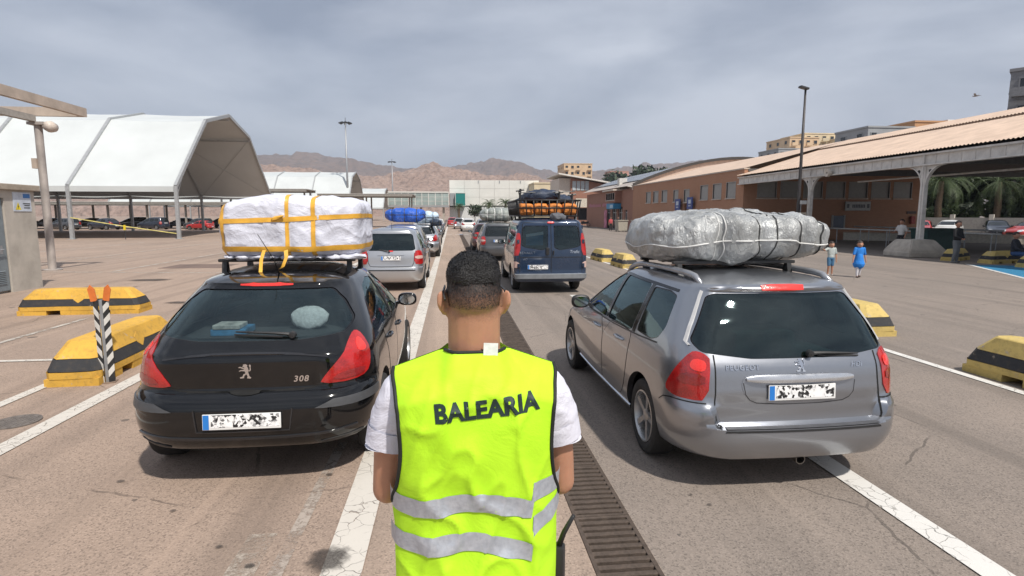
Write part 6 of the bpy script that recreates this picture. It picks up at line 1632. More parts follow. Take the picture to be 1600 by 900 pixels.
# roof rack of the van: basket of black tubes
rk = MB(); T = .022
zb = 1.96
def rect(z, x, y0, y1): return [(-x, y0, z), (x, y0, z), (x, y1, z), (-x, y1, z), (-x, y0, z)]
for z, x, g in ((zb, .76, 0), (zb + .20, .79, .03), (zb + .40, .82, .06)): rk.tube(rect(z, x, .45 - g, 3.0 + g), T, 6)
for i in range(9):
    x = -.76 + 1.52 * i / 8
    rk.tube([(x, .45, zb), (x * 1.07, .39, zb + .40)], T * .8, 6); rk.tube([(x, 3.0, zb), (x * 1.07, 3.06, zb + .40)], T * .8, 6)
for i in range(10):
    y = .45 + 2.55 * i / 9
    for sd in (1, -1): rk.tube([(sd * .76, y, zb), (sd * .82, y, zb + .40)], T * .8, 6)
    rk.tube([(-.76, y, zb), (.76, y, zb)], T * .8, 6)
for y in (.7, 1.7, 2.7):
    for sd in (1, -1): rk.tube([(sd * .72, y, 1.82), (sd * .74, y, zb)], T * 1.2, 6)
rk.build('roof_rack', M_RUB, van.root, smooth=True)
vl = Vector((2.50, 14.3, 0))
for i in range(4):
    x = -.56 + i * .375
    o = Bundle('rack_sack', ['leftmost', 'second', 'third', 'rightmost'][i] + ' orange sack in a row inside the blue van roof rack', 'sack', vl + Vector((x, .72, zb + .17)), (.18, .22, .15), plain('orange_sack', (.58, .20, .04), .7, var=.35, scale=7, bump=.4, bscale=30), 'sacks in the roof rack', e=5, sub=4, lump=.02, wr=.015, seed=20 + i)
for i, (x, y, z, sx, sy, sz, mt, lb) in enumerate(((-.15, 1.1, .50, .48, .55, .17, M_NTARP, 'navy tarpaulin heap on top of the blue van roof rack'), (.45, 1.3, .42, .3, .5, .14, M_NTARP, 'smaller dark bag at the right of the blue van roof rack'), (.0, 2.2, .28, .7, .6, .24, M_NTARP, 'dark covered load at the front of the blue van roof rack'), (.22, .30, -.03, .19, .10, .10, plain('grey_cloth', (.11, .115, .13), .9), 'grey cloth bag hanging over the blue van rear roof edge'))):
    Bundle('rack_bag', lb, 'bag', vl + Vector((x, y, zb + z)), (sx, sy, sz), mt, 'bags on the van rack', e=2.6, sub=4, lump=.06, wr=.03, seed=30 + i)
# bicycle parts poking above the rack
t = thing('folded_chairs', 'black folded chair frames sticking up from the blue van rack', 'chair frames', vl + Vector((0, .6, zb + .33)))
for x, h_ in ((-.74, .36), (-.30, .27), (.28, .30), (.62, .24)):
    f = MB(); f.tube([(x, 0, 0), (x + .02, .02, h_)], .03, 6); f.tube([(x - .09, .02, h_ * .85), (x + .12, .05, h_ * .95)], .025, 6); f.tube([(x + .05, .1, 0), (x - .02, .05, h_ * .9)], .02, 6); f.build('frame', M_RUB, t)
MB().tube([(-.78, 0, .26), (.7, .05, .30)], .014, 6).build('pole', M_RUB, t)

PROTO = {}
def place(kind, pm, label, x, y, rz=0, name='car', group='cars queueing in lanes', sc=1.0):
    if kind not in PROTO:
        c = far_car(kind, pm, label, name); PROTO[kind] = (c.root, pm.name); r = c.root
    else:
        src, pn = PROTO[kind]; r = copy_tree(src, None, {pn: pm}); r.name = name; r['label'] = label
    r.location = (x, y, 0); r.rotation_euler = (0, 0, rz); r['group'] = group; r.scale = (sc, sc, sc)
    return r
place('mpv', P_SILVER, 'silver car under the blue tarpaulin bundle, two ahead of the black hatchback', -1.75, 20.6)
simple_bundle('blue tarpaulin bundle tied on the silver car in the left lane', (-1.72, 22.2, 1.98), (.74, .62, .26), M_BTARP, 11)
place('hatch', P_SILVER, 'silver hatchback with a dark and white load, next past the blue bundle', -1.45, 27.0)
simple_bundle('white and blue striped bundle on the silver hatchback in the left lane', (-1.25, 28.7, 1.86), (.62, .6, .30), tarp('blue_white_tarp', (.38, .48, .66), .5, 0, 5, .7, .75), 12)
simple_bundle('small black bag strapped at the edge of the silver hatchback roof', (-.72, 27.9, 1.60), (.26, .35, .14), M_NTARP, 13, 2)
place('wagon', P_WHITE, 'white estate car in the left lane, half hidden by the silver hatchback', -1.55, 32.2)
place('hatch', P_DKGREY, 'dark hatchback showing one red tail lamp in the left lane', -1.55, 37.6)
simple_bundle('red and white bundle on the dark hatchback in the left lane', (-1.4, 39.2, 1.78), (.55, .6, .24), tarp('red_white_tarp', (.50, .22, .24), .6, 0, 5, .6, .6), 14)
place('mpv', P_WHITE, 'white people carrier with dark load, sixth in the left lane', -1.6, 43.6)
place('wagon', P_DKBLUE, 'dark blue estate car far up the left lane', -1.6, 50.0)
place('hatch', P_SILVER, 'small silver hatchback farthest but one in the left lane', -1.6, 57)
place('wagon', P_WHITE, 'white car at the far head of the left lane', -1.6, 65)
place('mpv', P_DKGREY, 'grey people carrier with a netted load, ahead of the blue van', 2.05, 24.6)
simple_bundle('grey netted bundle on the grey people carrier ahead of the van', (2.1, 26.6, 1.98), (.80, .8, .30), M_GTARP, 15, 4, M_ROPEW)
place('wagon', P_BRONZE, 'dark plum estate car, half hidden left of the grey people carrier', 2.0, 31.5)
place('mpv', P_SILVER, 'silver people carrier far ahead in the right lane', 2.95, 50)
place('hatch', P_WHITE, 'white hatchback far ahead in the right lane', 2.0, 68)
place('wagon', P_SILVER, 'pale estate car behind the white hatchback, far right lane', 1.2, 80)
place('hatch', P_RED, 'tiny red car at the far head of the right lane', .2, 96)
place('mpv', P_WHITE, 'white minibus parked across, seen above the silver people carrier', -14.0, 100, R(75), 'minibus', 'parked cars', 1.12)
# dark cars under and behind the nearest marquee
rnd = random.Random(3)
cols = [P_DKBLUE, P_BLACK, P_DKGREY, P_BLACK, P_DKBLUE, P_DKGREY]
kinds = ['hatch', 'wagon', 'mpv', 'hatch', 'wagon', 'hatch', 'mpv', 'hatch']
nm = {'paint_dark_blue': 'dark blue', 'paint_black': 'black', 'paint_dark_grey': 'dark grey', 'paint_plum': 'plum', 'paint_red': 'red'}
kn = {'hatch': 'hatchback', 'wagon': 'estate car', 'mpv': 'people carrier'}
ords = ['first', 'second', 'third', 'fourth', 'fifth', 'sixth', 'seventh', 'eighth', 'ninth']
for row, (y, n, x0, dx) in enumerate(((81, 8, -27, -5.4), (89, 8, -26, -5.9))):
    for i in range(n):
        pm = cols[(i * 2 + row) % 6]; kd = kinds[(i + row * 3) % 8]
        place(kd, pm, '%s %s, %s from the right in the %s parked row behind the marquee' % (nm[pm.name], kn[kd], ords[i], 'front' if row == 0 else 'rear'), x0 + dx * i + rnd.uniform(-.6, .6), y + rnd.uniform(-.5, .5), R(rnd.choice((62, 118, 248, 70))), 'car', 'parked cars')
place('hatch', P_RED, 'low red car at the end of the front row behind the marquee', -31.0, 79.3, R(80), 'car', 'parked cars', .8)
# cars parked beyond the canopy at the right
for x, y, a, pm, kd, lb in ((41.3, 47.0, 135, P_RED, 'hatch', 'red car half hidden behind the white column and green bin'), (45.2, 48.0, 128, P_WHITE, 'hatch', 'white car between the red car and the dark one, beyond the canopy'), (47.8, 46.6, 140, P_DKBLUE, 'wagon', 'dark blue car facing us beyond the standing man'),
                            (49.2, 43.0, 100, P_RED, 'wagon', 'bright red car beyond the canopy near the right edge'), (50.6, 40.3, 100, P_WHITE, 'hatch', 'white car at the far right edge beyond the canopy')):
    place(kd, pm, lb, x, y, R(a), 'car', 'parked cars')
# ---------------------------------------------------------------- people
def prim_mesh(prims):
    m = MB()
    for p in prims:
        if p[0] == 'c':
            a, ra, b, rb = Vector(p[1]), p[2], Vector(p[3]), p[4]
            m.tube([a, a.lerp(b, .5), b], [ra, (ra + rb) / 2, rb], 14)
            for q, r_ in ((a, ra), (b, rb)):
                bm = bmesh.new(); bmesh.ops.create_icosphere(bm, subdivisions=2, radius=r_)
                for v in bm.verts: v.co += q
                m.bm(bm)
        elif p[0] == 'e':
            c, r_ = Vector(p[1]), p[2]; rot = p[3] if len(p) > 3 else Matrix.Identity(3); e = p[4] if len(p) > 4 else 2
            bm = bmesh.new(); bmesh.ops.create_icosphere(bm, subdivisions=3, radius=1)
            for v in bm.verts:
                d = v.co; k = (abs(d.x) ** e + abs(d.y) ** e + abs(d.z) ** e) ** (-1 / e)
                v.co = c + rot @ Vector((d.x * k * r_[0], d.y * k * r_[1], d.z * k * r_[2]))
            m.bm(bm)
    return m
def remeshed(name, prims, voxel, mat, parent, it=4, fac=.5):
    o = prim_mesh(prims).build(name, mat, parent)
    md = o.modifiers.new('r', 'REMESH'); md.mode = 'VOXEL'; md.voxel_size = voxel; md.use_smooth_shade = True
    md = o.modifiers.new('s', 'SMOOTH'); md.iterations = it; md.factor = fac
    evaluated(o); o.data.materials.clear(); o.data.materials.append(mat)
    o.data.polygons.foreach_set('use_smooth', [True] * len(o.data.polygons))
    return o
def skin_mat(name, col, fade=None):
    t = NT(name); v = t.coord('Object')
    f = t.noise(v, 14, 5, .6); c = t.mix(t.ramp(f, [(.35, 0.), (.7, 1.)]), [q * .9 for q in col], [min(1, q * 1.08) for q in col])
    if fade:
        sx = t.n('ShaderNodeSeparateXYZ'); t.l(v, sx.inputs[0])
        n = t.noise(v, 160, 2, .7); n2 = t.noise(v, 22, 3, .6)
        z = t.math('ADD', sx.outputs[2], t.math('ADD', t.math('MULTIPLY', t.math('SUBTRACT', n, .5), .05), t.math('MULTIPLY', t.math('SUBTRACT', n2, .5), .02)))
        mr = t.n('ShaderNodeMapRange'); mr.inputs[1].default_value = fade[0]; mr.inputs[2].default_value = fade[1]; t.l(z, mr.inputs[0])
        back = t.n('ShaderNodeMapRange'); back.inputs[1].default_value = .075; back.inputs[2].default_value = .045; t.l(sx.outputs[1], back.inputs[0])
        k = t.math('MULTIPLY', t.math('POWER', mr.outputs[0], .85), back.outputs[0])
        inx = t.n('ShaderNodeMapRange'); inx.inputs[1].default_value = .088; inx.inputs[2].default_value = .080; t.l(t.math('ABSOLUTE', sx.outputs[0]), inx.inputs[0])
        k = t.math('MULTIPLY', k, inx.outputs[0])
        c = t.mix(t.math('MULTIPLY', k, .93), c, (.022, .017, .015))
    m = t.bsdf(c, .5, 0, t.bump(t.noise(v, 120, 3), .12, .004), Subsurface_Weight=.12, Subsurface_Scale=.01)
    t.p.inputs['Subsurface Radius'].default_value = (1, .35, .2)
    return m
def cloth(name, col, var=.08, bump=.35, scale=9, rough=.85):
    t = NT(name); v = t.coord('Object')
    f = t.noise(v, scale, 5, .6, .8); wv = t.math('ABSOLUTE', t.math('SUBTRACT', f, .5))
    c = t.ramp(t.noise(v, 5, 4), [(.3, [q * (1 - var) for q in col]), (.7, [min(1, q * (1 + var)) for q in col])])
    return t.bsdf(c, rough, 0, t.bump(wv, bump, .03))
M_HAIR = plain('hair_black', (.010, .009, .009), .45, var=.5, scale=60, bump=.6, bscale=180)

def build_attendant():
    o = thing('person', 'man in a yellow hi-vis vest and white T-shirt, back turned, arms folded', 'person', (.062, 1.635, 0))
    SK = skin_mat('skin_tan', (.47, .238, .148), (1.704, 1.795))
    E = lambda a: Matrix.Rotation(a, 3, 'X')
    hands = []
    def hand(w, d, up, sd):
        """palm and five curled fingers from the wrist w along d"""
        d = Vector(d).normalized(); up = Vector(up).normalized(); s_ = d.cross(up)
        P = [('c', w, .026, Vector(w) + d * .05, .030), ('c', Vector(w) + d * .05 + up * .022, .020, Vector(w) + d * .085 + up * .028, .016), ('c', Vector(w) + d * .05 - up * .022, .020, Vector(w) + d * .085 - up * .028, .016)]
        for i, ln in enumerate((.058, .068, .064, .05)):
            b = Vector(w) + d * .085 + up * (.032 - i * .0215); k = b + d * ln * .55 + s_ * .006 * sd; tip = k + d * ln * .35 - s_ * .022 * sd
            P += [('c', b, .0095, k, .009), ('c', k, .009, tip, .0075)]
        b = Vector(w) + d * .03 + up * .03; P += [('c', b, .013, b + d * .03 + up * .03, .011), ('c', b + d * .03 + up * .03, .011, b + d * .06 + up * .04, .009)]
        return P
    prims = [('e', (0, .012, 1.800), (.077, .094, .092), Matrix.Identity(3), 2.3), ('e', (0, -.018, 1.775), (.074, .072, .075)), ('e', (0, .045, 1.735), (.062, .066, .078)), ('e', (0, .075, 1.69), (.040, .034, .028)),
             ('c', (0, .112, 1.765), .011, (0, .122, 1.735), .015), ('e', (0, .098, 1.79), (.055, .012, .012)), ('e', (0, .108, 1.705), (.024, .008, .008)),
             ('c', (0, .002, 1.73), .0750, (0, .014, 1.60), .0765), ('c', (-.05, .0, 1.56), .045, (-.16, 0, 1.515), .042), ('c', (.05, .0, 1.56), .045, (.16, 0, 1.515), .042),
             ('e', (0, 0, 1.42), (.19, .105, .17)), ('e', (0, .0, 1.15), (.165, .10, .22)), ('e', (0, 0, .96), (.18, .11, .14))]
    for sd in (1, -1):
        ear = Matrix.Rotation(sd * R(38), 3, 'Z') @ Matrix.Rotation(R(12), 3, 'X')
        prims += [('e', (sd * .0895, .004, 1.753), (.011, .023, .036), ear), ('e', (sd * .095, -.006, 1.765), (.006, .012, .022), ear), ('e', (sd * .086, .010, 1.728), (.010, .013, .017), ear)]
        sh = (sd * .198, .0, 1.485); el = (sd * .262, .035, 1.185); wr = (-sd * .03, .255, 1.235 + .05 * (sd > 0))
        prims += [('c', sh, .048, (sd * .24, .01, 1.36), .054), ('c', (sd * .24, .01, 1.36), .054, el, .045), ('c', el, .046, (sd * .20, .12, 1.20), .048), ('c', (sd * .20, .12, 1.20), .048, wr, .028)]
        prims += hand(wr, (-sd, .12 if sd > 0 else -.05, .05), (0, -.2, 1), sd)
        prims += [('c', (sd * .10, 0, .95), .085, (sd * .115, .02, .52), .058), ('c', (sd * .115, .02, .52), .056, (sd * .12, -.02, .12), .040), ('c', (sd * .12, -.02, .10), .04, (sd * .13, .10, .06), .035)]
    body = remeshed('body', prims, .0065, SK, o, 3)
    for sd in (1, -1):
        e = MB(); bm = bmesh.new(); bmesh.ops.create_uvsphere(bm, u_segments=12, v_segments=8, radius=.0125)
        for v in bm.verts: v.co += Vector((sd * .032, .094, 1.772))
        e.bm(bm); e.build('eye', plain('eye_white_brown', (.35, .30, .27), .2), body, smooth=True)
    # hair: denser crop on top
    bm = bmesh.new(); bmesh.ops.create_icosphere(bm, subdivisions=5, radius=1); dead = []
    rnd = random.Random(4); tips = []
    for v in bm.verts:
        d = v.co.copy(); e = 2.55; k = (abs(d.x) ** e + abs(d.y) ** e + abs(d.z) ** e) ** (-1 / e)
        lim = .07 if d.y < .2 else .25
        p = Vector((d.x * k * .0785, d.y * k * .0965, d.z * k * .091)); n = noise.fractal(p * 70, 1, 2, 3) * .0022 + noise.noise(p * 18) * .003
        if d.z < lim + .10 * noise.noise(d * 7) + .08 * noise.noise(d * 23): dead.append(v)
        edge = max(0, min(1, (d.z - lim) / .3))
        v.co = Vector((0, .012, 1.803)) + p * (.97 + .03 * edge) + d * n * edge
    bmesh.ops.delete(bm, geom=dead, context='VERTS')
    m = MB()
    base = [(f.calc_center_median().copy(), f.normal.copy()) for f in bm.faces]
    m.bm(bm); hr = m.build('hair', M_HAIR, o, smooth=True)
    st = MB()
    for k in range(5200):
        p, n = rnd.choice(base); t_ = Vector((rnd.uniform(-.6, .6), rnd.uniform(-1, .4), rnd.uniform(-.5, .3))); t_ -= n * t_.dot(n); t_.normalize()
        L_ = rnd.uniform(.005, .013) * (1.0 if p.z > 1.855 else .45); q = p + n * .001; s_ = n.cross(t_).normalized() * .0008
        a = q + t_ * L_ * .5 + n * L_ * .28; b = q + t_ * L_ + n * L_ * .30
        st.add([q - s_, q + s_, a + s_ * .8, a - s_ * .8, b], [(0, 1, 2, 3), (3, 2, 4)])
    bv = BVHTree.FromPolygons([v.co for v in body.data.vertices], [tuple(p.vertices) for p in body.data.polygons])
    for k in range(8000):
        a = rnd.uniform(-.5, PI + .5); z = 1.828 - rnd.random() ** 1.5 * .085; d = Vector((math.cos(a), math.sin(a), 0))
        h = bv.ray_cast(Vector((0, .012, z)) - d * -.3 * 0 + Vector((math.cos(a) * .3, -abs(math.sin(a)) * .3, 0)), Vector((-math.cos(a), abs(math.sin(a)), 0)))
        if h[0] is None or h[0].y > .05 or abs(h[0].x) > .079: continue
        q, n = h[0], h[1]; t_ = Vector((rnd.uniform(-.3, .3), 0, -1)); t_ -= n * t_.dot(n); t_.normalize(); s_ = n.cross(t_).normalized() * .0006; L_ = rnd.uniform(.003, .006) * (1 if z > 1.78 else .6)
        st.add([q - s_, q + s_, q + t_ * L_ + n * .0012], [(0, 1, 2)])
    st.build('hair_strands', M_HAIR, hr, smooth=True)
    # glasses arm at the left ear
    g = MB(); g.bar((-.0835, .10, 1.785), (-.088, -.005, 1.782), .004, .009); g.bar((-.088, -.005, 1.782), (-.083, -.028, 1.762), .004, .008); g.bar((.0835, .10, 1.785), (.088, -.005, 1.782), .004, .009); g.box((-.07, .118, 1.755), (-.01, .124, 1.795), .004); g.box((.01, .118, 1.755), (.07, .124, 1.795), .004); g.box((-.012, .119, 1.778), (.012, .123, 1.786))
    g.build('sunglasses', M_RUB, o)
    # T-shirt
    WT = cloth('tshirt_white', (.66, .66, .74), .04, .5, 7)
    tp = [('e', (0, 0, 1.40), (.222, .135, .20), Matrix.Identity(3), 2.6), ('e', (0, .01, 1.12), (.205, .135, .26), Matrix.Identity(3), 2.6), ('c', (-.06, .0, 1.545), .052, (-.18, 0, 1.50), .054), ('c', (.06, .0, 1.545), .052, (.18, 0, 1.50), .054), ('c', (-.05, -.005, 1.57), .052, (.05, -.005, 1.57), .052)]
    for sd in (1, -1): tp += [('c', (sd * .196, 0, 1.485), .076, (sd * .228, .01, 1.42), .076), ('c', (sd * .228, .01, 1.42), .076, (sd * .240, .012, 1.395), .073)]
    ts = remeshed('tshirt', tp, .008, WT, o, 4)
    for v in ts.data.vertices:
        c = v.co; n = noise.fractal(Vector((c.x * 9, c.y * 9, c.z * 14)), 1, 2, 3); v.co = c + v.normal * n * .006
    for sd in (1, -1):   # hems of the sleeves
        a = Vector((sd * .238, .012, 1.39)); b = Vector((sd * .250, .015, 1.335))
        k = MB(); k.tube([a, b], [.0735, .0715], 28, caps=False); k.tube([b, b + Vector((0, 0, .004))], [.0715, .058], 28, caps=False); k.build('sleeve_hem', WT, ts, smooth=True)
    MB().obox((.042, -.0775, 1.630), (.040, .003, .034), Matrix.Rotation(R(3), 3, 'Y') @ Matrix.Rotation(R(-8), 3, 'X')).build('neck_label', plain('label_white', (.66, .68, .66), .6, var=.15, scale=60), o)
    # ---- vest
    W_ = pchip([(.88, .244), (1.0, .246), (1.1, .246), (1.2, .248), (1.4, .262), (1.5, .27), (1.66, .27)])
    DB = pchip([(.88, .150), (1.0, .155), (1.12, .152), (1.25, .158), (1.4, .168), (1.5, .160), (1.56, .14), (1.62, .105)])
    XL = pchip([(.88, .232), (1.0, .234), (1.12, .234), (1.175, .240), (1.205, .238), (1.26, .220), (1.36, .207), (1.45, .211), (1.52, .222), (1.56, .232), (1.66, .234)])
    def ztop(x):
        a = abs(x); return 1.622 if a < .078 else 1.622 - (a - .078) * .36
    def back(x, z, off=0.0):
        a = min(.995, abs(x) / W_(z)); y = -DB(z) * (1 - a ** 2.6) ** (1 / 2.2)
        t_ = max(0, ztop(x) - z); k = min(1, (t_ / .085)) ** .55
        nk = max(0, min(1, (.105 - abs(x)) / .05)); nk = nk * nk * (3 - 2 * nk)
        y = y * (k * (1 - nk) + nk * (.68 + .32 * min(1, t_ / .05))) + .0
        side = 1 - (abs(x) / .26) ** 4
        wr = noise.fractal(Vector((x * 7, z * 3.0, 3.3)), 1, 2, 3) * .007 + (1 - abs(noise.noise(Vector((x * 8 + z * 3, z * 6 - x * 2, 1.1))))) ** 7 * .012 + (1 - abs(noise.noise(Vector((x * 13 - z * 4, z * 4, 7.1))))) ** 8 * .008
        low = max(0, min(1, (1.34 - z) / .2))
        wr += low * math.sin((x - .16) * 40 + z * 6) * .004 + low * .012 * math.exp(-((x - .145 - (1.2 - z) * .1) / .022) ** 2)
        return Vector((x, y - (wr * side * min(1, t_ / .06)) - off, z))
    nx, nz = 60, 80
    def sheet(fn, zl, name, mat, zt=ztop, zb=.885):
        vs = []
        for j in range(nz + 1):
            for i in range(nx + 1):
                u = -1 + 2 * i / nx; v_ = j / nz
                x0 = u * .23; z = zb + (zt(x0) - zb) * v_
                x = u * XL(z); z = zb + (zt(x) - zb) * v_; vs.append(fn(x, z))
        return vs, [(j * (nx + 1) + i, j * (nx + 1) + i + 1, (j + 1) * (nx + 1) + i + 1, (j + 1) * (nx + 1) + i) for j in range(nz) for i in range(nx)]
    t = NT('hivis_yellow'); v = t.coord('Object')
    cf = t.noise(v, 6, 5, .6, .7); fine = t.noise(v, 420, 2)
    hv = t.bsdf(t.ramp(cf, [(.3, (.44, .80, .012)), (.7, (.52, .90, .022))]), .75, 0, t.bump(t.math('ADD', t.math('ABSOLUTE', t.math('SUBTRACT', cf, .5)), t.math('MULTIPLY', fine, .05)), .35, .02))
    vs, fs = sheet(back, None, 'vest', hv)
    n0 = len(vs); fv, ff = sheet(lambda x, z: Vector((x, -back(x, z).y * 1.02 + .01 - (.0), z)), None, 'vest', hv, zt=lambda x: ztop(x) if abs(x) > .078 else ztop(.078) - (.078 - abs(x)) * 2.6)
    vest = mk('hi_vis_vest', vs + fv, fs + [tuple(i + n0 for i in f[::-1]) for f in ff], hv, o, smooth=True)
    # side seams below the armhole
    sm = MB()
    for sd in (0, nx):
        for j in range(nz):
            a = vs[j * (nx + 1) + sd]
            if a.z < 1.20: sm.add([vs[j * (nx + 1) + sd], vs[(j + 1) * (nx + 1) + sd], fv[(j + 1) * (nx + 1) + sd], fv[j * (nx + 1) + sd]], [(0, 1, 2, 3)])
    sm.build('vest_side', hv, vest, smooth=True)
    PB = plain('piping_black', (.012, .014, .013), .7)
    for sd in (0, nx):
        pts = [vs[j * (nx + 1) + sd] + Vector((0, -.002, 0)) for j in range(nz + 1) if vs[j * (nx + 1) + sd].z > 1.19]
        pts = [fv[int(nz * .43) * (nx + 1) + sd]] + pts
        MB().tube(pts, .0058, 6).build('armhole_piping', PB, vest, smooth=True)
    MB().tube([back(-.085 + .17 * i / 14, ztop(0) - .001 if abs(-.085 + .17 * i / 14) < .078 else ztop(.085), .001) for i in range(15)], .0052, 6).build('neck_piping', PB, vest, smooth=True)
    # reflective bands
    t = NT('reflective_silver'); v = t.coord('Object', (1, 1, 1)); f = t.noise(v, 60, 3)
    rf = t.bsdf(t.ramp(f, [(.3, (.40, .43, .48)), (.7, (.52, .55, .60))]), .38, .35, t.bump(t.noise(v, 9, 4, .6, .8), .25, .02))
    def zc1(x): return 1.204 + .022 * math.exp(-((x + .02) / .10) ** 2) - (.012 if .06 < x < .152 else 0) * (x - .06) / .09 + (.036 if x >= .152 else 0)
    def zc2(x): return 1.095 + .016 * math.exp(-((x + .03) / .10) ** 2) - max(0, min(.152, x) - .02) * .24 * (x < .152) + (.045 + (x - .152) * .35 if x >= .152 else 0)
    for zc in (zc1, zc2):
        xs_ = [-.248 + .496 * i / 80 for i in range(81)]; bv = []
        for x in xs_:
            for k in range(5): bv.append(back(x, zc(x) - .027 + .054 * k / 4, .0035))
        mk('reflective_band', bv, [(i * 5 + k, i * 5 + k + 1, (i + 1) * 5 + k + 1, (i + 1) * 5 + k) for i in range(80) for k in range(4)], rf, vest, smooth=True)
    # lettering
    vt, ft = text_mesh('BALEARIA', .098, 0, .0042, 1.03)
    w0 = max(p[0] for p in vt) - min(p[0] for p in vt); sc = .283 / w0; a = R(4.5)
    lv = []
    for (u, w) in vt:
        u *= sc; w *= sc * 1.06
        x = .026 + u * math.cos(a) - w * math.sin(a); z = 1.488 + u * math.sin(a) + w * math.cos(a); lv.append(back(x, z, .0014))
    # refine so that the letters follow the cloth
    bm = bmesh.new(); vv = [bm.verts.new(p) for p in lv]
    for f in ft:
        try: bm.faces.new([vv[i] for i in f])
        except ValueError: pass
    bmesh.ops.triangulate(bm, faces=bm.faces[:])
    for _ in range(4):
        bmesh.ops.subdivide_edges(bm, edges=[e for e in bm.edges if e.calc_length() > .007], cuts=1); bmesh.ops.triangulate(bm, faces=bm.faces[:])
    vb = BVHTree.FromPolygons(vs, fs)
    for q in bm.verts:
        h = vb.ray_cast(Vector((q.co.x, -1, q.co.z)), Vector((0, 1, 0)))
        if h[0] is not None: q.co = h[0] + Vector((0, -.0024, 0))
    MB().bm(bm).build('back_print', plain('print_navy', (.012, .030, .028), .6), vest)
    # trousers, belt, shoes
    tr = [('e', (0, 0, .96), (.195, .13, .12), Matrix.Identity(3), 2.6)]
    for sd in (1, -1): tr += [('c', (sd * .10, 0, .92), .105, (sd * .115, .02, .52), .08), ('c', (sd * .115, .02, .52), .08, (sd * .12, -.01, .09), .07)]
    remeshed('trousers', tr, .012, cloth('trousers_black', (.018, .019, .022), .3, .4, 8), o, 4)
    bl = MB(); bl.lathe([(.205, 1.02), (.21, 1.025), (.21, 1.06), (.205, 1.065)], 40); bl.v = [(x, y * .68, z) for x, y, z in bl.v]; bl.build('belt', M_RUB, o, smooth=True)
    for sd in (1, -1): remeshed('shoe', [('e', (sd * .125, .06, .045), (.052, .145, .045), Matrix.Identity(3), 3), ('c', (sd * .12, -.02, .06), .055, (sd * .12, -.02, .10), .05)], .008, M_RUB, o, 3)
    # radio on the right hip
    rd = thing('walkie_talkie', 'black walkie-talkie with a long aerial at the right hip of the man', 'radio', (.062 + .235, 1.60, 1.0), R(-20))
    MB().box((-.03, -.02, -.10), (.03, .02, .015), .008).build('case', M_RUB, rd, smooth=True, sharp=40); MB().tube([(.012, 0, .01), (.028, -.005, .06), (.058, -.02, .125)], [.009, .008, .006], 8).build('aerial', M_RUB, rd, smooth=True); MB().lathe([(.007, 0), (.007, .02)], 10, c=(-.015, 0, .012)).build('knob', M_RUB, rd)
    return o

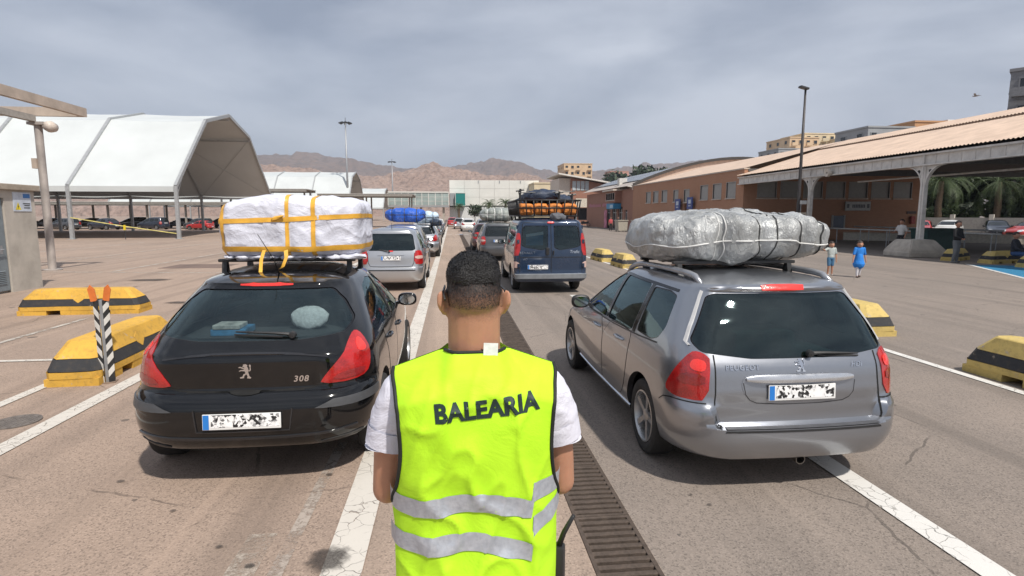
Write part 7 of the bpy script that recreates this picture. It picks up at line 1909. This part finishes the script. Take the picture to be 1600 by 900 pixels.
def small_person(name_label, loc, rz, h, top, bottom, skin, hair, hs=1.0, arms=None, legs=None, dress=False, sleeves=.5, shorts=False, shoe=None, sit=False, cap=None, cat='person', lean=0):
    o = thing('person', name_label, 'person', loc, rz)
    q = h; hip = .50 * q; sh = .80 * q; hr = .068 * q * hs
    hc = Vector((lean * 1.2, .0, q - hr * 1.12)); SK = skin; nk = Vector((lean, 0, sh + .02 * q)); HP = Vector((0, 0, hip))
    arms = arms or {}
    legs = legs or {1: ((.055, .02, .27), (.06, -.02, .03)), -1: ((-.055, .0, .27), (-.06, -.01, .03))}
    P = [('e', hc, (hr * .86, hr, hr * 1.12)), ('e', hc + Vector((0, hr * .35, -hr * .55)), (hr * .6, hr * .6, hr * .5)), ('c', hc + Vector((0, hr * .95, -hr * .1)), hr * .12, hc + Vector((0, hr * 1.05, -hr * .3)), hr * .16),
         ('c', hc - Vector((0, 0, hr * .6)), .030 * q, nk, .034 * q), ('e', Vector((lean * .8, 0, sh - .12 * q)), (.085 * q, .055 * q, .14 * q)), ('e', HP + Vector((0, 0, .04 * q)), (.08 * q, .06 * q, .08 * q))]
    for sd in (1, -1):
        P.append(('e', hc + Vector((sd * hr * .88, 0, -.1 * hr)), (hr * .14, hr * .2, hr * .26)))
        S = Vector((sd * .105 * q + lean, 0, sh - .01 * q)); e_, w_ = arms.get(sd, ((sd * .135, .0, .62), (sd * .14, .04, .48)))
        e_ = Vector(e_) * q; w_ = Vector(w_) * q
        P += [('c', S, .030 * q, e_, .024 * q), ('c', e_, .024 * q, w_, .017 * q)]
        d = (w_ - e_).normalized(); P.append(('c', w_, .016 * q, w_ + d * .035 * q, .016 * q)); s_ = d.cross(Vector((0, 1, .1))).normalized()
        for i in range(4): b = w_ + d * .045 * q + s_ * (i - 1.5) * .0085 * q; P.append(('c', b, .0058 * q, b + d * .034 * q * (1 - .12 * abs(i - 1.3)), .005 * q))
        P.append(('c', w_ + d * .02 * q, .007 * q, w_ + d * .045 * q - s_ * .022 * q, .005 * q))
        k, f = legs[sd]; k = Vector(k) * q; f = Vector(f) * q; H = HP + Vector((sd * .05 * q, 0, 0))
        P += [('c', H, .050 * q, k, .036 * q), ('c', k, .034 * q, f, .022 * q), ('c', f, .022 * q, f + Vector((0, .05 * q, -.012 * q)), .018 * q)]
    remeshed('body', P, .0075 * q, SK, o, 2)
    # clothes
    T = [('e', Vector((lean * .8, 0, sh - .11 * q)), (.102 * q, .068 * q, .155 * q), Matrix.Identity(3), 2.6), ('e', HP + Vector((lean * .3, 0, .06 * q)), (.094 * q, .072 * q, .09 * q))]
    for sd in (1, -1):
        S = Vector((sd * .105 * q + lean, 0, sh - .012 * q)); e_, w_ = arms.get(sd, ((sd * .135, .0, .62), (sd * .14, .04, .48))); e_ = Vector(e_) * q; w_ = Vector(w_) * q
        T.append(('c', S, .040 * q, S.lerp(e_, min(1, sleeves * 2 if sleeves < .5 else 1)), .036 * q))
        if sleeves >= 1: T.append(('c', e_, .036 * q, w_, .026 * q))
    if dress: T += [('c', HP + Vector((0, 0, .08 * q)), .095 * q, HP - Vector((0, 0, .06 * q)), .125 * q), ('c', HP - Vector((0, 0, .06 * q)), .125 * q, HP - Vector((0, 0, .13 * q)), .150 * q)]
    d = remeshed('dress' if dress else 'top', T, .010 * q, top, o, 3)
    Bt = [('e', HP + Vector((0, 0, .015 * q)), (.092 * q, .070 * q, .075 * q))]
    for sd in (1, -1):
        k, f = legs[sd]; k = Vector(k) * q; f = Vector(f) * q; H = HP + Vector((sd * .05 * q, 0, 0))
        Bt.append(('c', H, .058 * q, H.lerp(k, .85 if shorts else 1), .046 * q))
        if not shorts: Bt.append(('c', k, .043 * q, f + (k - f).normalized() * .02 * q, (.028 if dress else .034) * q))
    remeshed('leggings' if dress else 'shorts' if shorts else 'trousers', Bt, .010 * q, bottom, o, 2)
    for sd in (1, -1):
        f = Vector(legs[sd][1]) * q; remeshed('shoe', [('e', f + Vector((0, .03 * q, -.012 * q)), (.028 * q, .062 * q, .022 * q), Matrix.Identity(3), 3)], .008 * q, shoe or M_RUB, o, 2)
    hp = [('e', hc + Vector((0, -hr * .12, hr * .16)), (hr * .98, hr * 1.02, hr * 1.08))]
    bm = bmesh.new(); bmesh.ops.create_icosphere(bm, subdivisions=4, radius=1); dead = []
    for v in bm.verts:
        dd = v.co.copy(); v.co = hc + Vector((dd.x * hr * .95, dd.y * hr * 1.06 - hr * .05, dd.z * hr * 1.2 + hr * .04)) * 1.0 + dd * noise.noise(dd * 9) * hr * .07
        if dd.z < (.35 if dd.y > .25 else (-.55 if hair[1] else -.1)): dead.append(v)
    bmesh.ops.delete(bm, geom=dead, context='VERTS'); MB().bm(bm).build('cap' if cap else 'hair', cap or hair[0], o, smooth=True)
    if hair[1]: remeshed('pony_tail', [('c', hc + Vector((0, -hr * 1.0, 0)), hr * .35, hc + Vector((0, -hr * 1.25, -hr * 1.3)), hr * .22)], .01 * q, hair[0], o, 2)
    if cap: pass
    return o
SKM = skin_mat('skin_child', (.46, .24, .155)); SKD = skin_mat('skin_adult', (.40, .20, .13))
HB = plain('hair_brown', (.030, .018, .012), .6, var=.4, scale=30)
build_attendant()
small_person('girl in a bright blue dress and white leggings walking beside the boy', (12.93, 17.1, 0), R(165), 1.17, cloth('dress_blue', (.02, .20, .62), .12, .5, 7), cloth('leggings_white', (.62, .60, .62), .05), SKM, (HB, True), 1.22, dress=True, sleeves=.45,
             legs={1: ((.05, .05, .27), (.05, .06, .03)), -1: ((-.05, -.01, .27), (-.045, -.06, .04))}, arms={1: ((.15, .03, .62), (.17, .06, .48)), -1: ((-.15, -.02, .62), (-.17, .0, .48))}, shoe=plain('shoe_dark', (.06, .04, .035), .6))
small_person('small boy in grey T-shirt and blue shorts reaching out to the left', (12.42, 17.75, 0), R(172), 1.12, cloth('tshirt_grey', (.42, .46, .44), .1), cloth('shorts_blue', (.06, .16, .28), .15), SKM, (HB, False), 1.22, sleeves=.4, shorts=True,
             arms={1: ((.21, .05, .74), (.31, .10, .80)), -1: ((-.15, .0, .62), (-.15, .03, .46))}, shoe=plain('shoe_pale', (.45, .40, .36), .6))
small_person('man in white shirt and dark trousers walking in the canopy shade', (23.6, 28.2, 0), R(100), 1.75, cloth('shirt_white', (.62, .60, .58), .06), cloth('trousers_dark', (.02, .02, .024), .2), SKD, (HB, False), sleeves=.4,
             legs={1: ((.05, .09, .28), (.05, .05, .03)), -1: ((-.05, .03, .27), (-.05, -.16, .06))}, arms={1: ((.13, .06, .64), (.11, .18, .60)), -1: ((-.13, -.06, .63), (-.13, .0, .50))})
small_person('man in black jacket, grey trousers and dark cap standing by the green bin', (21.0, 22.05, 0), R(195), 1.74, cloth('jacket_black', (.012, .012, .014), .2), cloth('trousers_grey', (.13, .14, .15), .15), SKD, (HB, False), sleeves=1.0, cap=plain('cap_black', (.02, .012, .012), .7),
             arms={1: ((.14, .03, .63), (.06, .12, .58)), -1: ((-.14, .03, .63), (-.06, .12, .58))}, shoe=plain('shoe_black_white', (.12, .12, .12), .6, var=.9, scale=30))
small_person('person in blue jeans and dark jacket sitting on the barrier by the blue bay', (22.1, 20.55, -.38), R(205), 1.70, cloth('jacket_dark', (.02, .022, .03), .2), cloth('jeans_blue', (.03, .07, .17), .2), SKD, (HB, False), sleeves=1.0, lean=.0,
             legs={1: ((.08, .24, .50), (.10, .20, .25)), -1: ((-.08, .24, .50), (-.10, .26, .25))}, arms={1: ((.14, .08, .62), (.05, .2, .56)), -1: ((-.14, .08, .62), (-.05, .2, .56))})
small_person('distant woman in a pink-red top and black trousers by the annex shops', (19.6, 70.0, 0), R(180), 1.68, cloth('top_red', (.50, .09, .10), .1), cloth('trousers_black2', (.02, .02, .02), .2), SKD, (HB, True), sleeves=.5)
small_person('distant person in dark clothes carrying a white bag by the shops', (21.0, 71.5, 0), R(120), 1.70, cloth('coat_dark', (.03, .03, .035), .2), cloth('trousers_dark3', (.02, .02, .025), .2), SKD, (HB, False), sleeves=1.0)
# ---------------------------------------------------------------- vegetation, bins, bird, fence
M_FROND = plain('palm_frond', (.055, .082, .026), .6, var=.45, scale=3); M_FROND2 = plain('palm_frond_dry', (.09, .10, .04), .7, var=.4, scale=3)
M_BARK = plain('palm_bark', (.12, .085, .055), .95, var=.4, scale=8, bump=.8, bscale=14)
def leaf_mat(name, col):
    t = NT(name); v = t.coord('Object'); oi = t.noise(v, 1.4, 4, .7)
    c = t.ramp(oi, [(.3, [q * .55 for q in col]), (.55, col), (.8, [min(1, q * 1.6) for q in col])])
    return t.bsdf(c, .55)
M_LEAF = leaf_mat('leaf_green', (.055, .085, .025)); M_LEAFD = leaf_mat('leaf_dark', (.028, .050, .018))
def palm(x, y, h, label, n=34, L_=3.4, seed=0, grp='palm trees'):
    rnd = random.Random(seed); t = thing('palm_tree', label, 'palm tree', (x, y, 0), 0, grp)
    tr = []; 
    for i in range(15): tr.append(Vector((noise.noise(Vector((i * .2, seed, 0))) * .15, 0, h * i / 14)))
    MB().tube(tr, [.34 - .10 * i / 14 + (.03 if i % 2 else 0) for i in range(15)], 12).build('trunk', M_BARK, t, smooth=True)
    cr = MB(); 
    for k in range(n):
        a = 2 * PI * k / n * 5.3 + rnd.uniform(-.2, .2); el = rnd.uniform(-.35, 1.25); L2 = L_ * rnd.uniform(.8, 1.1)
        d = Vector((math.cos(a), math.sin(a), 0)); pts = []; p = Vector((0, 0, h)); sl_ = el
        for i in range(10):
            pts.append(p.copy()); p = p + (d * math.cos(sl_) + Vector((0, 0, math.sin(sl_)))) * L2 / 9; sl_ -= .17 + .05 * (1.25 - el)
        cr.tube(pts, [.035 * (1 - i / 10) + .006 for i in range(10)], 4)
        s_ = d.cross(Vector((0, 0, 1)))
        for i in range(1, 9):
            for f in (0, .33, .66):
                q = pts[i].lerp(pts[min(9, i + 1)], f); tdir = (pts[min(9, i + 1)] - pts[i - 1]).normalized()
                ll = .62 * math.sin(PI * min(1, (i + f) / 9.5 + .12)) ** .7 * L_ / 3.4
                for sd in (1, -1):
                    e = q + (s_ * sd * .72 + tdir * .55 + Vector((0, 0, -.30 + rnd.uniform(-.15, .12)))) * ll
                    w = tdir * .028; cr.add([q - w, q + w, e], [(0, 1, 2)])
    cr.build('crown', M_FROND if seed % 3 else M_FROND2, t)
    return t
def tree(x, y, h, r, label, n=2600, seed=0, mat=None, grp='leafy trees', z=0, leaf=.16, low=.5):
    rnd = random.Random(seed); t = thing('leafy_tree', label, 'tree', (x, y, z), 0, grp)
    tk = MB(); tk.tube([(0, 0, 0), (.08, .05, h * .3), (-.03, .08, h * .55)], [.05 * h * .6, .04 * h * .55, .02 * h], 9)
    for k in range(7):
        a = k * .9 + rnd.random(); tk.tube([(0, .05, h * .35), (math.cos(a) * r * .4, math.sin(a) * r * .4, h * .62), (math.cos(a) * r * .75, math.sin(a) * r * .75, h * (.7 + .2 * rnd.random()))], [.02 * h, .012 * h, .004 * h], 6)
    tk.build('trunk', M_BARK, t, smooth=True)
    cl = [(Vector((math.cos(a) * r * q, math.sin(a) * r * q, h * rnd.uniform(low, .95))), r * rnd.uniform(.28, .5)) for a, q in [(rnd.uniform(0, 2 * PI), rnd.random() ** .6 * .8) for _ in range(16)]]
    m = MB()
    for k in range(n):
        c, cr = rnd.choice(cl); d = Vector((rnd.gauss(0, 1), rnd.gauss(0, 1), rnd.gauss(0, .8))).normalized(); p = c + d * cr * rnd.uniform(.55, 1.05)
        u = Vector((rnd.gauss(0, 1), rnd.gauss(0, 1), rnd.gauss(0, 1))).normalized(); w = u.cross(d)
        if w.length < .01: continue
        w.normalize(); s_ = leaf * rnd.uniform(.6, 1.4)
        m.add([p - u * s_, p + w * s_ * .45, p + u * s_, p - w * s_ * .45], [(0, 1, 2, 3)])
    m.build('crown', mat or M_LEAF, t); return t
palm(49.5, 54.5, 5.4, 'date palm beyond the canopy, leftmost behind the white column', seed=1, L_=4.6, n=46)
palm(53.5, 52.0, 5.2, 'date palm beyond the canopy, second from the white column', seed=2, L_=4.6, n=46)
palm(55.5, 47.5, 5.6, 'date palm beyond the canopy, third from the white column', seed=4, L_=4.6, n=46)
palm(56.0, 41.5, 5.0, 'date palm beyond the canopy, cut by the right edge', seed=5, L_=4.4, n=46)
for i, (x, y) in enumerate(((50, 62), (55, 60.5), (59, 57), (61, 52), (63, 47), (63, 42), (65, 37))):
    tree(x, y, 8.8, 5.0, ['leftmost', 'second', 'third', 'fourth', 'fifth', 'sixth', 'rightmost'][i] + ' dark dense tree in the belt behind the date palms', 5200, 40 + i, M_LEAFD, leaf=.42, low=.12)
for i, (x, y) in enumerate(((47.5, 56.5), (52.3, 56), (57.5, 44.6), (58.5, 38.5))):
    tree(x, y, 2.6, 2.2, ['leftmost', 'second', 'third', 'rightmost'][i] + ' low green bush along the fence beyond the canopy', 1800, 60 + i, M_LEAF, leaf=.16, grp='bushes by the fence')
# fence wall with pale piers
t = thing('perimeter_wall', 'low concrete block wall with pale piers behind the parked cars', 'wall', (0, 0, 0))
A, B = Vector((44.5, 55.8, 0)), Vector((57.5, 36.0, 0)); d = (B - A).normalized(); n_ = Vector((-d.y, d.x, 0))
for i in range(9):
    p = A + d * 2.95 * i; f = MB(); f.obox(p + Vector((0, 0, 1.0)), (.34, .34, 2.0), Matrix.Rotation(math.atan2(d.y, d.x), 3, 'Z')); f.build('pier', plain('pier_pale', (.56, .52, .45), .85), t)
    if i < 8:
        q = p + d * 1.475; f = MB(); f.obox(q + Vector((0, 0, .85)), (2.55, .16, 1.7), Matrix.Rotation(math.atan2(d.y, d.x), 3, 'Z')); f.build('wall_panel', plain('wall_grey', (.34, .32, .29), .9), t)
# palms before the white hall
palm(9.5, 146, 4.6, 'palm in front of the white hall, left of the pair above the grey car', seed=7, L_=3.0); palm(13.8, 148, 4.8, 'palm in front of the white hall, right of the pair above the grey car', seed=8, L_=3.2)
palm(2.0, 150, 4.0, 'small palm under the teal glass box', seed=10, L_=2.4, n=24)
tree(17.5, 146, 5.6, 3.4, 'olive green shrub right of the palms before the white hall', 1600, 71, leaf_mat('leaf_olive', (.14, .15, .045)), leaf=.3)
tree(6.0, 149, 4.2, 2.4, 'dark shrub beside the palms before the white hall', 1000, 72, M_LEAFD, leaf=.25)
tree(46.5, 88, 10.4, 3.2, 'tree top rising behind the solar roof', 2400, 73, M_LEAF, leaf=.25)
tree(100, 285, 24, 14, 'dark wooded patch beside the hillside houses', 2600, 74, M_LEAFD, leaf=1.3)
tree(84, 290, 20, 12, 'dark trees below the sand block on the slope', 2200, 75, M_LEAFD, leaf=1.3)
# bins by the annex, blue tarpaulined one
def bin_(x, y, label, col, h=1.25, w=.62):
    t = thing('waste_bin', label, 'bin', (x, y, 0), R(8), 'waste bins')
    m = MB(); m.prism([(-w * .85, .12), (w * .85, .12), (w, h), (-w, h)], -.5, .5, 'xz'); m.build('tub', plain('bin_' + str(col), col, .6), t); l = MB(); l.box((-w - .06, -.58, h), (w + .06, .58, h + .1), .03); l.build('lid', plain('bin_' + str(col), col, .6), t)
    for sx in (-1, 1):
        for sy in (-.4, .4): MB().lathe([(.001, -.04), (.10, -.04), (.10, .04), (.001, .04)], 12, c=(sx * w * .7, sy, .10), axis='x').build('wheel', M_RUB, t)
bin_(19.8, 66.2, 'pale grey bin, left of the pair by the annex', (.36, .33, .27)); bin_(21.2, 64.2, 'pale grey bin, right of the pair by the annex', (.40, .36, .30)); bin_(21.2, 59.0, 'bright blue bin by the long terminal wall', (.06, .26, .50), 1.35)
bin_(26.3, 29.0, 'big dark green bin behind the standing man', (.010, .05, .045), 1.15, 1.15)
# benches / low dark rails beyond the standing man
t = thing('low_wall', 'low pale wall in the light beyond the standing man', 'low wall', (36, 38, 0), R(-42))
MB().box((-7, -.15, 0), (9, .15, .55)).build('wall', plain('low_wall_pale', (.62, .58, .50), .85), t); MB().box((-7.02, -.2, .553), (9.02, .2, .62)).build('coping', M_STONE, t)
# gull
t = thing('gull', 'grey gull gliding in the sky above the canopy roof', 'bird', (40.41, 42.00, 11.07), R(35))
g = MB(); g.tube([(0, -.20, 0), (0, -.12, .01), (0, .06, .0), (0, .17, .01), (0, .24, .01)], [.01, .05, .065, .04, .012], 8)
for sd in (1, -1):
    pts = [(0, 0, .0), (.25, .05, .12), (.5, -.02, .14), (.72, -.14, .07)]; ch = [.15, .14, .10, .01]
    g.add([(sd * p[0], p[1] + c / 2, p[2]) for p, c in zip(pts, ch)] + [(sd * p[0], p[1] - c / 2, p[2]) for p, c in zip(pts, ch)], [(i, i + 1, 5 + i, 4 + i) for i in range(3)])
g.add([(-.05, -.2, 0), (.05, -.2, 0), (.07, -.32, 0), (-.07, -.32, 0)], [(0, 1, 2, 3)]); g.build('body', plain('gull_grey', (.22, .22, .23), .7), t, smooth=True)
# street lamps and signs by the annex, motorbikes row
t = thing('parked_motorbike', 'dark motorbike parked by the annex corner', 'motorbike', (22.0, 94.5, 0), R(80))
for yy in (-.65, .65):
    w = MB(); w.lathe([(.22, -.05), (.30, -.06), (.31, 0), (.30, .06), (.22, .05), (.22, -.05)], 20, c=(0, yy, .31), axis='x'); w.build('wheel', M_TYRE, t, smooth=True)
m = MB(); m.prism([(-.5, .45), (.45, .4), (.55, .8), (.2, .95), (-.1, .78), (-.75, .86), (-.7, .72)], -.14, .14, 'yz'); m.build('frame', plain('bike_black', (.03, .03, .03), .4), t); m = MB(); m.tube([(-.3, .45, 1.02), (0, .5, .98), (.3, .45, 1.02)], .02, 6); m.tube([(0, .65, .31), (0, .48, .98)], .03, 6); m.build('handlebar', M_RUB, t)
# cleanup of the wheel masters
for w in (WHEEL5, WHEEL7, WHEELC):
    for ch in list(w.children): bpy.data.objects.remove(ch)
    bpy.data.objects.remove(w)

# ---------------------------------------------------------------- dusty air
hz = MB().box((-3400, -90, -14), (3400, 3800, 380)).build('haze', None)
hm = bpy.data.materials.new('haze_air'); ht = nodes_of(hm)
ho = ht.nodes.new('ShaderNodeOutputMaterial'); hp = ht.nodes.new('ShaderNodeVolumePrincipled')
hp.inputs['Color'].default_value = (.74, .82, .95, 1); hp.inputs['Density'].default_value = .00022; hp.inputs['Anisotropy'].default_value = .2
ht.links.new(hp.outputs[0], ho.inputs['Volume']); hz.data.materials.append(hm)
tag(hz, 'thin dusty haze filling the air over the port', 'haze', kind='stuff')
